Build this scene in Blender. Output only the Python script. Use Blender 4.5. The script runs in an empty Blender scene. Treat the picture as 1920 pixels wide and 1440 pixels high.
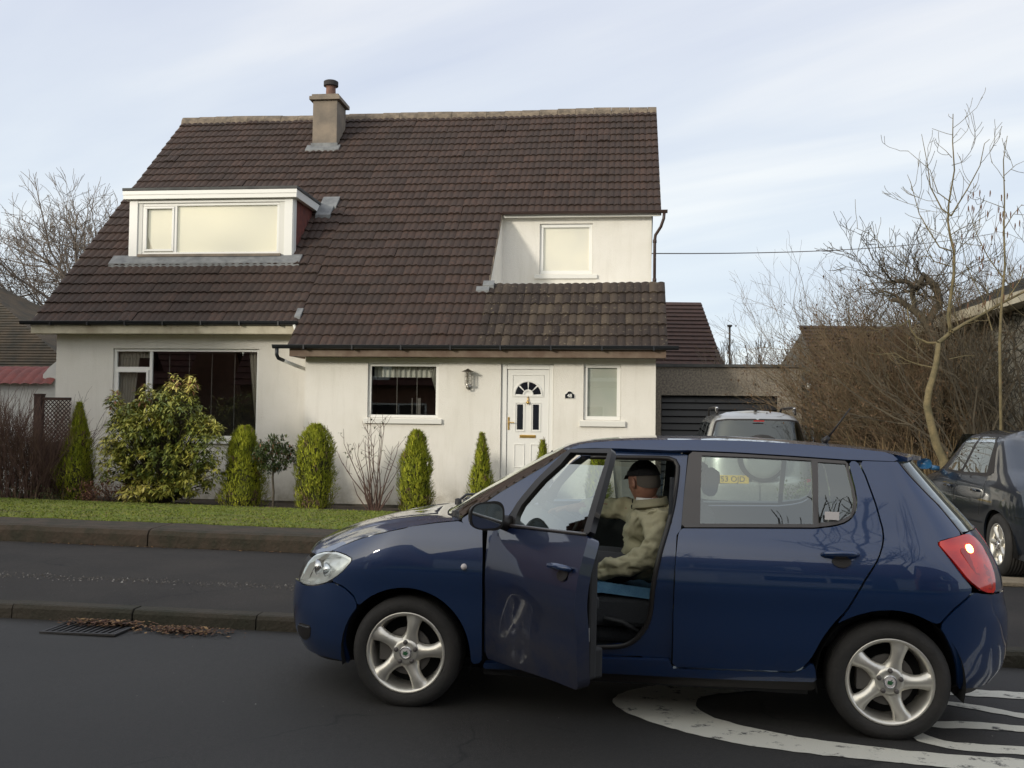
import bpy, bmesh, math, random
import numpy as np
from mathutils import Vector, Matrix, noise
from mathutils.geometry import delaunay_2d_cdt
R=math.radians
scene=bpy.context.scene
# ------------------------------------------------------------------ camera
cam_d=bpy.data.cameras.new("camera"); cam=bpy.data.objects.new("camera",cam_d); scene.collection.objects.link(cam); scene.camera=cam
PITCH=math.atan(70/1850.); ROLL=R(.7)
_f=Vector((0,math.cos(PITCH),math.sin(PITCH))); _u0=Vector((0,-math.sin(PITCH),math.cos(PITCH))); _x=Vector((1,0,0))
_r=math.cos(ROLL)*_x+math.sin(ROLL)*_u0; _u=math.cos(ROLL)*_u0-math.sin(ROLL)*_x
m=Matrix((( _r.x,_u.x,-_f.x,0),(_r.y,_u.y,-_f.y,0),(_r.z,_u.z,-_f.z,1.52),(0,0,0,1)))
cam.matrix_world=m
cam_d.sensor_width=36; cam_d.lens=36*1850/1920.; cam_d.clip_end=2000; cam_d.clip_start=.05
# ------------------------------------------------------------------ world, sun, exposure
SUN_EL=R(15); SUN_AZ=R(226)          # clockwise from +Y
world=bpy.data.worlds.new("World"); scene.world=world; world.use_nodes=True
nt=world.node_tree; nt.nodes.clear()
def wn(t,**k):
    n=nt.nodes.new(t)
    for a,b in k.items(): setattr(n,a,b)
    return n
out=wn('ShaderNodeOutputWorld'); bg=wn('ShaderNodeBackground'); bg.inputs[1].default_value=.1
sky=wn('ShaderNodeTexSky',sky_type='NISHITA'); sky.sun_disc=False; sky.sun_elevation=SUN_EL; sky.sun_rotation=SUN_AZ; sky.dust_density=2.0; sky.ozone_density=2.0
tc=wn('ShaderNodeTexCoord'); sx=wn('ShaderNodeSeparateXYZ'); nt.links.new(tc.outputs['Generated'],sx.inputs[0])
def mth(op,a,b=None,clamp=False):
    n=wn('ShaderNodeMath',operation=op,use_clamp=clamp)
    for i,v in enumerate((a,b)):
        if v is None: continue
        if isinstance(v,(int,float)): n.inputs[i].default_value=v
        else: nt.links.new(v,n.inputs[i])
    return n.outputs[0]
zz=mth('MAXIMUM',sx.outputs[2],0.0); den=mth('ADD',zz,.16)
cx=mth('DIVIDE',sx.outputs[0],den); cy=mth('DIVIDE',sx.outputs[1],den)
cb=wn('ShaderNodeCombineXYZ'); nt.links.new(cx,cb.inputs[0]); nt.links.new(cy,cb.inputs[1])
mp=wn('ShaderNodeMapping'); nt.links.new(cb.outputs[0],mp.inputs[0]); mp.inputs['Rotation'].default_value=(0,0,R(34)); mp2=wn('ShaderNodeMapping'); nt.links.new(mp.outputs[0],mp2.inputs[0]); mp2.inputs['Scale'].default_value=(.30,1.5,1)
n1=wn('ShaderNodeTexNoise'); n1.inputs['Scale'].default_value=1.1; n1.inputs['Detail'].default_value=7; n1.inputs['Roughness'].default_value=.5; n1.inputs['Distortion'].default_value=.35
nt.links.new(mp2.outputs[0],n1.inputs[0])
n2=wn('ShaderNodeTexNoise'); n2.inputs['Scale'].default_value=.55; n2.inputs['Detail'].default_value=3; nt.links.new(cb.outputs[0],n2.inputs[0])
n3=mth('ADD',mth('MULTIPLY',n1.outputs[0],.7),mth('MULTIPLY',n2.outputs[0],.3))
rp=wn('ShaderNodeValToRGB'); nt.links.new(n3,rp.inputs[0])
e=rp.color_ramp.elements; e[0].position=.40; e[0].color=(6.3,6.9,8.3,1); e[1].position=.60; e[1].color=(9.2,9.3,9.5,1)
x_=rp.color_ramp.elements.new(.5); x_.color=(7.3,7.8,8.8,1)
hz=wn('ShaderNodeValToRGB'); nt.links.new(zz,hz.inputs[0]); e=hz.color_ramp.elements; e[0].position=0; e[0].color=(.62,.62,.62,1); e[1].position=.38; e[1].color=(0,0,0,1)
mixh=wn('ShaderNodeMixRGB'); nt.links.new(hz.outputs[0],mixh.inputs[0]); nt.links.new(rp.outputs[0],mixh.inputs[1]); mixh.inputs[2].default_value=(8.6,10.0,10.4,1)
mixs=wn('ShaderNodeMixRGB'); mixs.inputs[0].default_value=.93; nt.links.new(sky.outputs[0],mixs.inputs[1]); nt.links.new(mixh.outputs[0],mixs.inputs[2])
dt=wn('ShaderNodeVectorMath',operation='DOT_PRODUCT'); nt.links.new(tc.outputs['Generated'],dt.inputs[0]); dt.inputs[1].default_value=(math.sin(SUN_AZ)*math.cos(SUN_EL),math.cos(SUN_AZ)*math.cos(SUN_EL),math.sin(SUN_EL))
gl_=mth('MULTIPLY',mth('POWER',mth('MAXIMUM',dt.outputs['Value'],0.0),5.0),14.0)   # bright veil of thin cloud round the low sun
gm_=wn('ShaderNodeMixRGB',blend_type='ADD'); gm_.inputs[0].default_value=1; nt.links.new(mixs.outputs[0],gm_.inputs[1]); gc=wn('ShaderNodeMixRGB',blend_type='MULTIPLY'); gc.inputs[0].default_value=1; gc.inputs[1].default_value=(1,.9,.62,1); nt.links.new(gl_,gc.inputs[2]); nt.links.new(gc.outputs[0],gm_.inputs[2])
nt.links.new(gm_.outputs[0],bg.inputs[0]); nt.links.new(bg.outputs[0],out.inputs[0])
sun_d=bpy.data.lights.new("sun",'SUN'); sun=bpy.data.objects.new("sun",sun_d); scene.collection.objects.link(sun)
sun_d.energy=1.9; sun_d.angle=R(7.0); sun_d.color=(1,.93,.81)
to_sun=Vector((math.sin(SUN_AZ)*math.cos(SUN_EL),math.cos(SUN_AZ)*math.cos(SUN_EL),math.sin(SUN_EL)))
sun.rotation_euler=to_sun.to_track_quat('Z','Y').to_euler(); sun.location=to_sun*30
scene.view_settings.view_transform='Standard'; scene.view_settings.look='None'; scene.view_settings.exposure=0.08; scene.view_settings.gamma=1
scene.render.engine='CYCLES'
scene.cycles.max_bounces=8; scene.cycles.transparent_max_bounces=24

# ------------------------------------------------------------------ helpers
COL=scene.collection
def link(o,parent=None):
    COL.objects.link(o)
    if parent is not None: o.parent=parent
    return o
def tag(o,label=None,cat=None,group=None,kind=None):
    if label: o['label']=label
    if cat: o['category']=cat
    if group: o['group']=group
    if kind: o['kind']=kind
    return o
def empty(name,loc=(0,0,0),rz=0,parent=None,label=None,cat=None,group=None):
    o=bpy.data.objects.new(name,None); o.location=loc; o.rotation_euler=(0,0,rz); o.empty_display_size=.2
    link(o,parent); return tag(o,label,cat,group)
class MB:
    def __init__(s): s.v=[];s.f=[];s.m=[];s.c=[]
    def add(s,vs,fs,mi=0,col=None):
        b=len(s.v); s.v.extend([tuple(float(c) for c in v) for v in vs]); s.f.extend([tuple(b+i for i in f) for f in fs]); s.m.extend([mi]*len(fs))
        s.c.extend([col if col is not None else .5]*len(vs)); return s
    def box(s,x0,x1,y0,y1,z0,z1,mi=0,M=None,col=None):
        vs=[(x0,y0,z0),(x1,y0,z0),(x1,y1,z0),(x0,y1,z0),(x0,y0,z1),(x1,y0,z1),(x1,y1,z1),(x0,y1,z1)]
        if M is not None: vs=[tuple(M@Vector(v)) for v in vs]
        return s.add(vs,[(0,3,2,1),(4,5,6,7),(0,1,5,4),(1,2,6,5),(2,3,7,6),(3,0,4,7)],mi,col)
    def tube(s,pts,r0,r1=None,n=8,mi=0,cap=True,col=None):
        pts=[Vector(p) for p in pts]; 
        if r1 is None: r1=r0
        k=len(pts); rings=[]; prev=None
        for i,p in enumerate(pts):
            d=(pts[min(i+1,k-1)]-pts[max(i-1,0)])
            if d.length<1e-9: d=Vector((0,0,1))
            d.normalize()
            if prev is None:
                a=Vector((0,0,1)) if abs(d.z)<.9 else Vector((1,0,0)); x=d.cross(a).normalized()
            else:
                x=prev-d*prev.dot(d)
                x=x.normalized() if x.length>1e-6 else d.orthogonal().normalized()
            prev=x; y=d.cross(x)
            r=r0[i] if isinstance(r0,(list,tuple)) else r0+(r1-r0)*i/(k-1)
            rings.append([p+(x*math.cos(2*math.pi*j/n)+y*math.sin(2*math.pi*j/n))*r for j in range(n)])
        vs=[v for q in rings for v in q]; fs=[]
        for i in range(k-1):
            for j in range(n):
                a=i*n+j;b=i*n+(j+1)%n; fs.append((a,b,b+n,a+n))
        if cap: fs.append(tuple(reversed(range(n)))); fs.append(tuple(range((k-1)*n,k*n)))
        return s.add(vs,fs,mi,col)
    def lathe(s,prof,c=(0,0,0),axis='z',n=24,mi=0,close=False):
        vs=[];k=len(prof)
        for r,h in prof:
            for j in range(n):
                a=2*math.pi*j/n; x,y=r*math.cos(a),r*math.sin(a)
                if axis=='z': p=(x,y,h)
                elif axis=='y': p=(x,h,y)
                else: p=(h,x,y)
                vs.append((p[0]+c[0],p[1]+c[1],p[2]+c[2]))
        fs=[]
        for i in range(k-1):
            for j in range(n):
                a=i*n+j;b=i*n+(j+1)%n; fs.append((a,b,b+n,a+n))
        return s.add(vs,fs,mi)
    def grid(s,fn,us,vs_,mi=0,flip=False):
        nu,nv=len(us),len(vs_); P=[fn(u,v) for u in us for v in vs_]; fs=[]
        for i in range(nu-1):
            for j in range(nv-1):
                a=i*nv+j; q=(a,a+1,a+nv+1,a+nv); fs.append(q if not flip else q[::-1])
        return s.add(P,fs,mi)
    def build(s,name,mats,parent=None,smooth=False,bevel=0,cols=False):
        me=bpy.data.meshes.new(name); me.from_pydata(s.v,[],s.f)
        if not isinstance(mats,(list,tuple)): mats=[mats]
        for q in mats: me.materials.append(q)
        if len(mats)>1: me.polygons.foreach_set('material_index',s.m)
        if smooth: me.polygons.foreach_set('use_smooth',[True]*len(s.f))
        if cols:
            at=me.color_attributes.new('Tint','FLOAT_COLOR','POINT'); a=np.repeat(np.array(s.c,dtype=np.float32),4); a[3::4]=1; at.data.foreach_set('color',a)
        me.update()
        o=bpy.data.objects.new(name,me); link(o,parent)
        if bevel:
            b=o.modifiers.new('bevel','BEVEL'); b.width=bevel; b.segments=2; b.limit_method='ANGLE'; b.angle_limit=R(40)
        return o
def split_build(mb,name,mats,parent=None,smooth=False,bevel=0,cols=False):
    """one object per connected piece"""
    n=len(mb.v); par=list(range(n))
    def find(i):
        while par[i]!=i: par[i]=par[par[i]]; i=par[i]
        return i
    for f in mb.f:
        r=find(f[0])
        for i in f[1:]: par[find(i)]=r
    gr={}
    for k,f in enumerate(mb.f): gr.setdefault(find(f[0]),[]).append(k)
    out_=[]
    for ks in gr.values():
        q=MB(); ids={}
        for k in ks:
            for i in mb.f[k]:
                if i not in ids: ids[i]=len(q.v); q.v.append(mb.v[i]); q.c.append(mb.c[i])
            q.f.append(tuple(ids[i] for i in mb.f[k])); q.m.append(mb.m[k])
        out_.append(q.build(name,mats,parent,smooth,bevel,cols))
    return out_
def ngrid(a,b,n): return [a+(b-a)*i/n for i in range(n+1)]

# ------------------------------------------------------------------ materials
def mat(name,col,rough=.6,metal=0,spec=.5,var=None,vscale=3,bump=0,bscale=40,coat=0,vdetail=5,emis=None,tint=None,stretch=None,bdist=.02,subs=0,vr=(.36,.66)):
    """var = second colour mixed by noise; tint = (dark,light) colours mixed by the vertex attribute"""
    m=bpy.data.materials.new(name); m.use_nodes=True; t=m.node_tree; p=t.nodes['Principled BSDF']
    p.inputs['Roughness'].default_value=rough; p.inputs['Metallic'].default_value=metal; p.inputs['Specular IOR Level'].default_value=spec
    p.inputs['Base Color'].default_value=(*col,1)
    if coat: p.inputs['Coat Weight'].default_value=coat; p.inputs['Coat Roughness'].default_value=.03
    co=t.nodes.new('ShaderNodeTexCoord'); vec=co.outputs['Object']
    if stretch:
        mpn=t.nodes.new('ShaderNodeMapping'); mpn.inputs['Scale'].default_value=stretch; t.links.new(vec,mpn.inputs[0]); vec=mpn.outputs[0]
    cur=None
    if tint:
        a=t.nodes.new('ShaderNodeAttribute'); a.attribute_name='Tint'
        rr=t.nodes.new('ShaderNodeValToRGB'); t.links.new(a.outputs['Fac'],rr.inputs[0])
        el=rr.color_ramp.elements; el[0].color=(*tint[0],1); el[1].color=(*tint[-1],1)
        for i in range(1,len(tint)-1):
            x=el.new(i/(len(tint)-1)); x.color=(*tint[i],1)
        cur=rr.outputs[0]
    if var:
        nz=t.nodes.new('ShaderNodeTexNoise'); nz.inputs['Scale'].default_value=vscale; nz.inputs['Detail'].default_value=vdetail; nz.inputs['Roughness'].default_value=.6
        t.links.new(vec,nz.inputs[0])
        r2=t.nodes.new('ShaderNodeValToRGB'); r2.color_ramp.elements[0].position=vr[0]; r2.color_ramp.elements[1].position=vr[1]; t.links.new(nz.outputs[0],r2.inputs[0])
        mx=t.nodes.new('ShaderNodeMixRGB'); t.links.new(r2.outputs[0],mx.inputs[0])
        if cur is not None: t.links.new(cur,mx.inputs[1])
        else: mx.inputs[1].default_value=(*col,1)
        mx.inputs[2].default_value=(*var,1); cur=mx.outputs[0]
    if cur is not None: t.links.new(cur,p.inputs['Base Color'])
    if bump:
        nb=t.nodes.new('ShaderNodeTexNoise'); nb.inputs['Scale'].default_value=bscale; nb.inputs['Detail'].default_value=4; t.links.new(vec,nb.inputs[0])
        bp=t.nodes.new('ShaderNodeBump'); bp.inputs['Strength'].default_value=bump; bp.inputs['Distance'].default_value=bdist; t.links.new(nb.outputs[0],bp.inputs['Height']); t.links.new(bp.outputs[0],p.inputs['Normal'])
    if emis: p.inputs['Emission Color'].default_value=(*emis[0],1); p.inputs['Emission Strength'].default_value=emis[1]
    if subs: p.inputs['Subsurface Weight'].default_value=subs; p.inputs['Subsurface Radius'].default_value=(.01,.004,.002)
    return m
def glass(name,tintc=(.8,.9,.85),refl=1.0,base=None):
    """thin pane: transparent with a fresnel reflection"""
    m=bpy.data.materials.new(name); m.use_nodes=True; t=m.node_tree; t.nodes.clear()
    o=t.nodes.new('ShaderNodeOutputMaterial'); tr=t.nodes.new('ShaderNodeBsdfTransparent'); tr.inputs[0].default_value=(*tintc,1)
    gl=t.nodes.new('ShaderNodeBsdfGlossy'); gl.inputs['Roughness'].default_value=.01; gl.inputs[0].default_value=(.95,1,.98,1)
    fr=t.nodes.new('ShaderNodeFresnel'); ge=t.nodes.new('ShaderNodeNewGeometry'); mi=t.nodes.new('ShaderNodeMix'); mi.inputs[2].default_value=1.5; mi.inputs[3].default_value=1/1.5; t.links.new(ge.outputs['Backfacing'],mi.inputs[0]); t.links.new(mi.outputs[0],fr.inputs[0])   # same reflection from either face
    mu=t.nodes.new('ShaderNodeMath'); mu.operation='MULTIPLY'; mu.use_clamp=True; mu.inputs[1].default_value=1.9*refl; t.links.new(fr.outputs[0],mu.inputs[0])
    mx=t.nodes.new('ShaderNodeMixShader'); t.links.new(mu.outputs[0],mx.inputs[0]); t.links.new(tr.outputs[0],mx.inputs[1]); t.links.new(gl.outputs[0],mx.inputs[2]); t.links.new(mx.outputs[0],o.inputs[0])
    return m
M={}
M['render']=mat('white_roughcast',(.82,.79,.73),.9,var=(.75,.72,.65),vscale=.9,bump=.55,bscale=55,bdist=.012)
M['plinth']=mat('dark_plinth',(.055,.05,.04),.9,var=(.12,.10,.07),vscale=4,bump=.4)
M['upvc']=mat('white_upvc',(.80,.79,.75),.35)
M['reveal']=mat('white_paint',(.72,.71,.66),.7)
M['tile']=mat('roof_tile',(.06,.04,.03),.85,tint=((.036,.019,.014),(.050,.027,.019),(.074,.039,.027)),var=(.040,.026,.020),vscale=14,bump=.5,bscale=60,bdist=.01)
M['tile_moss']=mat('lichen_tile',(.10,.08,.05),.9,tint=((.030,.020,.015),(.046,.032,.023),(.075,.055,.037)),var=(.19,.155,.10),vscale=16,vr=(.60,.72),bump=.5,bscale=60,bdist=.01)
M['ridge']=mat('ridge_tile',(.24,.19,.14),.9,var=(.11,.09,.07),vscale=6,bump=.5,bscale=40)
M['dark']=mat('dark_backing',(.012,.012,.012),.9)
M['gutter']=mat('black_gutter',(.012,.014,.018),.35)
M['gutter_br']=mat('brown_gutter',(.045,.025,.02),.45)
M['fascia_c']=mat('cream_fascia',(.55,.50,.38),.7,var=(.36,.31,.22),vscale=3)
M['fascia_b']=mat('brown_fascia',(.12,.075,.05),.7,var=(.19,.14,.10),vscale=4)
M['lead']=mat('lead_flashing',(.13,.135,.14),.65,var=(.22,.225,.225),vscale=5)
M['felt']=mat('roof_felt',(.065,.065,.065),.9,var=(.10,.10,.095),vscale=3)
M['hung']=mat('hung_tile',(.18,.05,.035),.85,var=(.10,.035,.03),vscale=9)
M['chim']=mat('chimney_render',(.17,.145,.12),.95,var=(.27,.22,.17),vscale=2.2,bump=.4,bscale=50,bdist=.01)
M['pot']=mat('clay_pot',(.21,.105,.075),.8,var=(.12,.07,.055),vscale=8)
M['potrim']=mat('sooty_rim',(.04,.035,.035),.9)
M['brass']=mat('brass',(.75,.48,.14),.28,metal=1)
M['chrome']=mat('chrome',(.75,.75,.75),.15,metal=1)
M['steelw']=mat('brushed_steel',(.5,.48,.44),.35,metal=1)
M['dkpane']=mat('dark_pane',(.008,.009,.014),.08)
M['blind']=mat('cream_blind_reflection',(.90,.85,.68),.5,var=(.70,.67,.57),vscale=.55,vdetail=1)  # cream blind; its mottling paints in bright sky reflected by the dormer panes
M['blindW']=mat('white_blind',(.88,.84,.72),.6,var=(.80,.77,.68),vscale=1.5,vdetail=1)
M['frost']=mat('frosted_pane',(.42,.46,.41),.55,var=(.48,.50,.45),vscale=2,vdetail=1)
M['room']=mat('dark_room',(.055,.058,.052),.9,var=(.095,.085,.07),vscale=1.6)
M['curtain']=mat('net_curtain',(.34,.33,.28),.9)
M['edge']=mat('blind_edge',(.13,.13,.12),.9)
M['glass']=glass('window_glass',(.94,.93,.91),1.35)
M['asphalt']=mat('asphalt',(.022,.020,.0185),.72,var=(.036,.034,.031),vscale=1.1,bump=.5,bscale=240,bdist=.006)
M['kerb']=mat('kerb_stone',(.044,.035,.024),.9,var=(.024,.023,.013),vscale=3,bump=.6,bscale=40)
M['pave']=mat('pavement_asphalt',(.021,.017,.0145),.92,var=(.034,.028,.023),vscale=1.7,bump=.6,bscale=120)
M['cope']=mat('mossy_stone',(.060,.042,.028),.95,var=(.028,.026,.015),vscale=5,bump=.7,bscale=30)
M['soil']=mat('soil',(.035,.024,.016),1,var=(.055,.04,.024),vscale=8,bump=.8,bscale=30)
M['lawn']=mat('lawn',(.14,.19,.012),.95,var=(.17,.155,.03),vscale=2.6,bump=.8,bscale=90)
M['blade']=mat('grass_blade',(.10,.17,.02),.8,tint=((.10,.145,.009),(.155,.20,.014),(.22,.215,.035)))
M['field']=mat('ground_green',(.06,.07,.03),1,var=(.05,.045,.03),vscale=.2)
M['drive']=mat('drive_gravel',(.10,.09,.075),.95,var=(.14,.125,.10),vscale=5,bump=.6,bscale=60)
M['beige']=mat('beige_kerb',(.30,.24,.16),.9,var=(.20,.16,.11),vscale=4,bump=.5)
M['paint_w']=mat('road_paint',(.52,.51,.46),.75,bump=.3,bscale=120)
M['dash']=mat('pebble_dash',(.33,.29,.23),.95,var=(.16,.14,.12),vscale=28,vdetail=3,bump=.9,bscale=70,bdist=.02)
M['black']=mat('black_paint',(.006,.006,.007),.4)
def overlay(m,fn):
    """rework the base colour of a material: fn(tree, colour socket) -> new socket"""
    t=m.node_tree; p=t.nodes['Principled BSDF']; l=p.inputs['Base Color'].links
    if l: s=l[0].from_socket
    else:
        r=t.nodes.new('ShaderNodeRGB'); r.outputs[0].default_value=p.inputs['Base Color'].default_value; s=r.outputs[0]
    t.links.new(fn(t,s),p.inputs['Base Color'])
def nnoise(t,scale,detail=5,stretch=(1,1,1),rough=.6,lo=.4,hi=.6):
    c=t.nodes.new('ShaderNodeTexCoord'); q=t.nodes.new('ShaderNodeMapping'); q.inputs['Scale'].default_value=stretch; t.links.new(c.outputs['Object'],q.inputs[0])
    n=t.nodes.new('ShaderNodeTexNoise'); n.inputs['Scale'].default_value=scale; n.inputs['Detail'].default_value=detail; n.inputs['Roughness'].default_value=rough; t.links.new(q.outputs[0],n.inputs[0])
    r=t.nodes.new('ShaderNodeMapRange'); r.inputs[1].default_value=lo; r.inputs[2].default_value=hi; t.links.new(n.outputs[0],r.inputs[0]); return r.outputs[0],n
def nmix(t,fac,a,b,typ='MIX'):
    x=t.nodes.new('ShaderNodeMixRGB'); x.blend_type=typ
    for i,v in ((0,fac),(1,a),(2,b)):
        if isinstance(v,(int,float)): x.inputs[i].default_value=v
        elif isinstance(v,tuple): x.inputs[i].default_value=(*v,1)
        else: t.links.new(v,x.inputs[i])
    return x.outputs[0]
def nmath(t,op,a,b,clamp=True):
    x=t.nodes.new('ShaderNodeMath'); x.operation=op; x.use_clamp=clamp
    for i,v in enumerate((a,b)):
        if isinstance(v,(int,float)): x.inputs[i].default_value=v
        else: t.links.new(v,x.inputs[i])
    return x.outputs[0]
def zband(t,z0,z1):
    c=t.nodes.new('ShaderNodeTexCoord'); s=t.nodes.new('ShaderNodeSeparateXYZ'); t.links.new(c.outputs['Object'],s.inputs[0]); r=t.nodes.new('ShaderNodeMapRange'); r.inputs[1].default_value=z0; r.inputs[2].default_value=z1; r.inputs[3].default_value=1; r.inputs[4].default_value=0; t.links.new(s.outputs[2],r.inputs[0]); return r.outputs[0]
def wallfn(t,s):
    a,_=nnoise(t,2.2,6,(3.2,3.2,.35),.7,.50,.72); s=nmix(t,nmath(t,'MULTIPLY',a,.17),s,(.42,.38,.30))       # rain streaks
    g,_=nnoise(t,120,3,(1,1,1),.6,.35,.65); s=nmix(t,nmath(t,'MULTIPLY',g,.16),s,(.45,.42,.36))             # roughcast grain
    b_,_=nnoise(t,3.5,8,(1,1,1),.75,.30,.62); s=nmix(t,nmath(t,'MULTIPLY',nmath(t,'MULTIPLY',zband(t,-.10,.42),b_),.75),s,(.25,.21,.14))   # splash dirt at the foot
    return s
overlay(M['render'],wallfn)
def tarfn(t,s):
    g,_=nnoise(t,150,3,(1,1,1),.8,.52,.72); s=nmix(t,nmath(t,'MULTIPLY',g,.60),s,(.11,.105,.098)); g,_=nnoise(t,40,4,(1,1,1),.8,.45,.62); s=nmix(t,nmath(t,'MULTIPLY',g,.35),s,(.012,.011,.010))            # stone chips
    g,_=nnoise(t,.55,4,(1,1,1),.6,.42,.60); s=nmix(t,nmath(t,'MULTIPLY',g,.55),s,(.012,.011,.010))           # damp, oily areas
    c=t.nodes.new('ShaderNodeTexCoord'); q=t.nodes.new('ShaderNodeTexNoise'); q.inputs['Scale'].default_value=1.6; q.inputs['Detail'].default_value=5; t.links.new(c.outputs['Object'],q.inputs[0])
    ad=t.nodes.new('ShaderNodeMixRGB'); ad.blend_type='ADD'; ad.inputs[0].default_value=.6; t.links.new(c.outputs['Object'],ad.inputs[1]); t.links.new(q.outputs['Color'],ad.inputs[2])
    v=t.nodes.new('ShaderNodeTexVoronoi'); v.feature='DISTANCE_TO_EDGE'; v.inputs['Scale'].default_value=.55; t.links.new(ad.outputs[0],v.inputs['Vector'])
    r=t.nodes.new('ShaderNodeMapRange'); r.inputs[1].default_value=.0; r.inputs[2].default_value=.008; r.inputs[3].default_value=1; r.inputs[4].default_value=0; t.links.new(v.outputs['Distance'],r.inputs[0])
    k,_=nnoise(t,.8,2,(1,1,1),.5,.50,.56); return nmix(t,nmath(t,'MULTIPLY',nmath(t,'MULTIPLY',r.outputs[0],k),.8),s,(.006,.006,.006))
overlay(M['asphalt'],tarfn); overlay(M['pave'],tarfn)
def lawnfn(t,s):
    g,_=nnoise(t,5,6,(1,1,1),.7,.50,.64); s=nmix(t,nmath(t,'MULTIPLY',g,.6),s,(.05,.075,.008)); g,_=nnoise(t,2.1,6,(1,1,1),.7,.56,.68); return nmix(t,nmath(t,'MULTIPLY',g,.7),s,(.07,.05,.025))
overlay(M['lawn'],lawnfn); overlay(M['blade'],lawnfn)
def tilefn(t,s):
    g,_=nnoise(t,15,6,(1,1,1),.7,.66,.76); s=nmix(t,nmath(t,'MULTIPLY',g,.6),s,(.11,.08,.055)); g,_=nnoise(t,1.3,5,(1,.5,.5),.7,.42,.64); return nmix(t,nmath(t,'MULTIPLY',g,.35),s,(.024,.019,.015))
overlay(M['tile'],tilefn)
M['wire']=mat('cable',(.08,.06,.05),.7)

# measured constants (metres)
CAR_ORG=(-0.54303, 5.20687, 0.00646)
CAR_ES=(0.98928, -0.14552, -0.01187)
CAR_EW=(0.14553, 0.98935, -0.0)
CAR_EZ=(0.01175, -0.00173, 0.99993)
PALE=[
([(5.47,12.5,1.09),(5.38,12.5,1.29),(5.32,12.5,1.52),(5.26,12.5,1.79),(5.29,12.5,1.99),(5.34,12.5,2.15),(5.38,12.5,2.31),(5.4,12.5,2.47),(5.41,12.5,2.58)],0.085,0.05),
([(5.41,12.5,2.58),(5.55,12.5,2.69),(5.59,12.5,2.74)],0.05,0.042),
([(5.57,12.5,2.72),(5.54,12.5,2.92),(5.58,12.5,3.19),(5.61,12.5,3.47),(5.61,12.5,3.76),(5.58,12.5,3.97),(5.57,12.5,4.15),(5.58,12.5,4.38),(5.61,12.5,4.79),(5.58,12.5,5.14),(5.6,12.5,5.52)],0.04,0.008),
([(5.54,12.4,2.72),(5.73,12.4,2.83),(5.95,12.4,2.95),(6.13,12.4,3.07),(6.31,12.4,3.17),(6.49,12.4,3.26)],0.04,0.02),
([(5.46,12.6,2.59),(5.32,12.6,2.59),(5.18,12.6,2.65),(5.09,12.6,2.77),(5.06,12.6,2.93),(5.05,12.6,3.04)],0.03,0.01),
([(5.06,12.6,2.86),(4.96,12.6,2.8),(4.84,12.6,2.82),(4.77,12.6,2.86)],0.014,0.006),
([(5.41,12.6,2.27),(5.23,12.6,2.31),(5.07,12.6,2.37),(4.93,12.6,2.46),(4.73,12.6,2.44),(4.57,12.6,2.46)],0.016,0.006),
([(5.5,12.4,2.37),(5.73,12.4,2.42),(5.86,12.4,2.42)],0.014,0.006),
([(5.58,12.5,4.21),(5.49,12.5,4.31),(5.32,12.5,4.58),(5.27,12.5,4.86),(5.22,12.5,5.27)],0.02,0.005),
([(5.58,12.5,4.21),(5.69,12.5,4.35),(5.83,12.5,4.59),(5.95,12.5,4.86),(6.0,12.5,5.14),(6.07,12.5,5.2)],0.018,0.005),
([(5.58,12.5,4.38),(5.42,12.5,4.51),(5.3,12.5,4.79),(5.05,12.5,5.06)],0.012,0.004),
([(5.59,12.5,4.96),(5.49,12.5,5.03),(5.37,12.5,5.15)],0.008,0.003),
([(5.59,12.5,4.86),(5.73,12.5,4.9),(5.83,12.5,4.99)],0.008,0.003),
([(5.6,12.5,5.2),(5.7,12.5,5.34),(5.76,12.5,5.28)],0.006,0.003),
([(5.58,12.5,3.97),(5.69,12.5,4.04),(5.86,12.5,4.11),(6.03,12.5,4.21)],0.01,0.003),
([(5.54,12.4,3.74),(5.37,12.4,3.78),(5.24,12.4,4.01),(5.14,12.4,4.21),(5.04,12.4,4.62),(5.0,12.4,4.72)],0.016,0.004),
([(5.58,12.5,3.56),(5.35,12.5,3.62),(5.25,12.5,3.76),(5.15,12.5,4.1)],0.014,0.004),
([(5.05,12.6,3.57),(4.78,12.6,3.77),(4.54,12.6,3.97),(4.36,12.6,4.04)],0.01,0.004),
]
CATKIN=[
([(5.94,12.0,2.57),(5.97,12.0,3.09),(6.01,12.0,3.48),(6.0,12.0,3.94),(6.01,12.0,4.34),(6.0,12.0,4.8),(6.05,12.0,5.1)],0.03,0.005),
([(5.98,12.0,3.35),(5.79,12.0,3.61),(5.66,12.0,3.87),(5.59,12.0,4.2)],0.014,0.004),
([(6.0,12.0,3.94),(6.15,12.0,4.14),(6.28,12.0,4.28)],0.012,0.004),
([(6.0,12.0,4.6),(6.15,12.0,4.74),(6.32,12.0,4.82)],0.008,0.003),
([(6.0,12.0,4.21),(5.82,12.0,4.3),(5.69,12.0,4.35)],0.008,0.003),
([(6.02,12.0,4.54),(5.92,12.0,4.67),(5.83,12.0,4.77)],0.006,0.003),
([(5.85,12.0,2.7),(5.72,12.0,3.09),(5.53,12.0,3.48),(5.46,12.0,3.8)],0.014,0.004),
([(6.04,12.0,3.09),(6.21,12.0,3.35),(6.28,12.0,3.68)],0.014,0.004),
]
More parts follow.
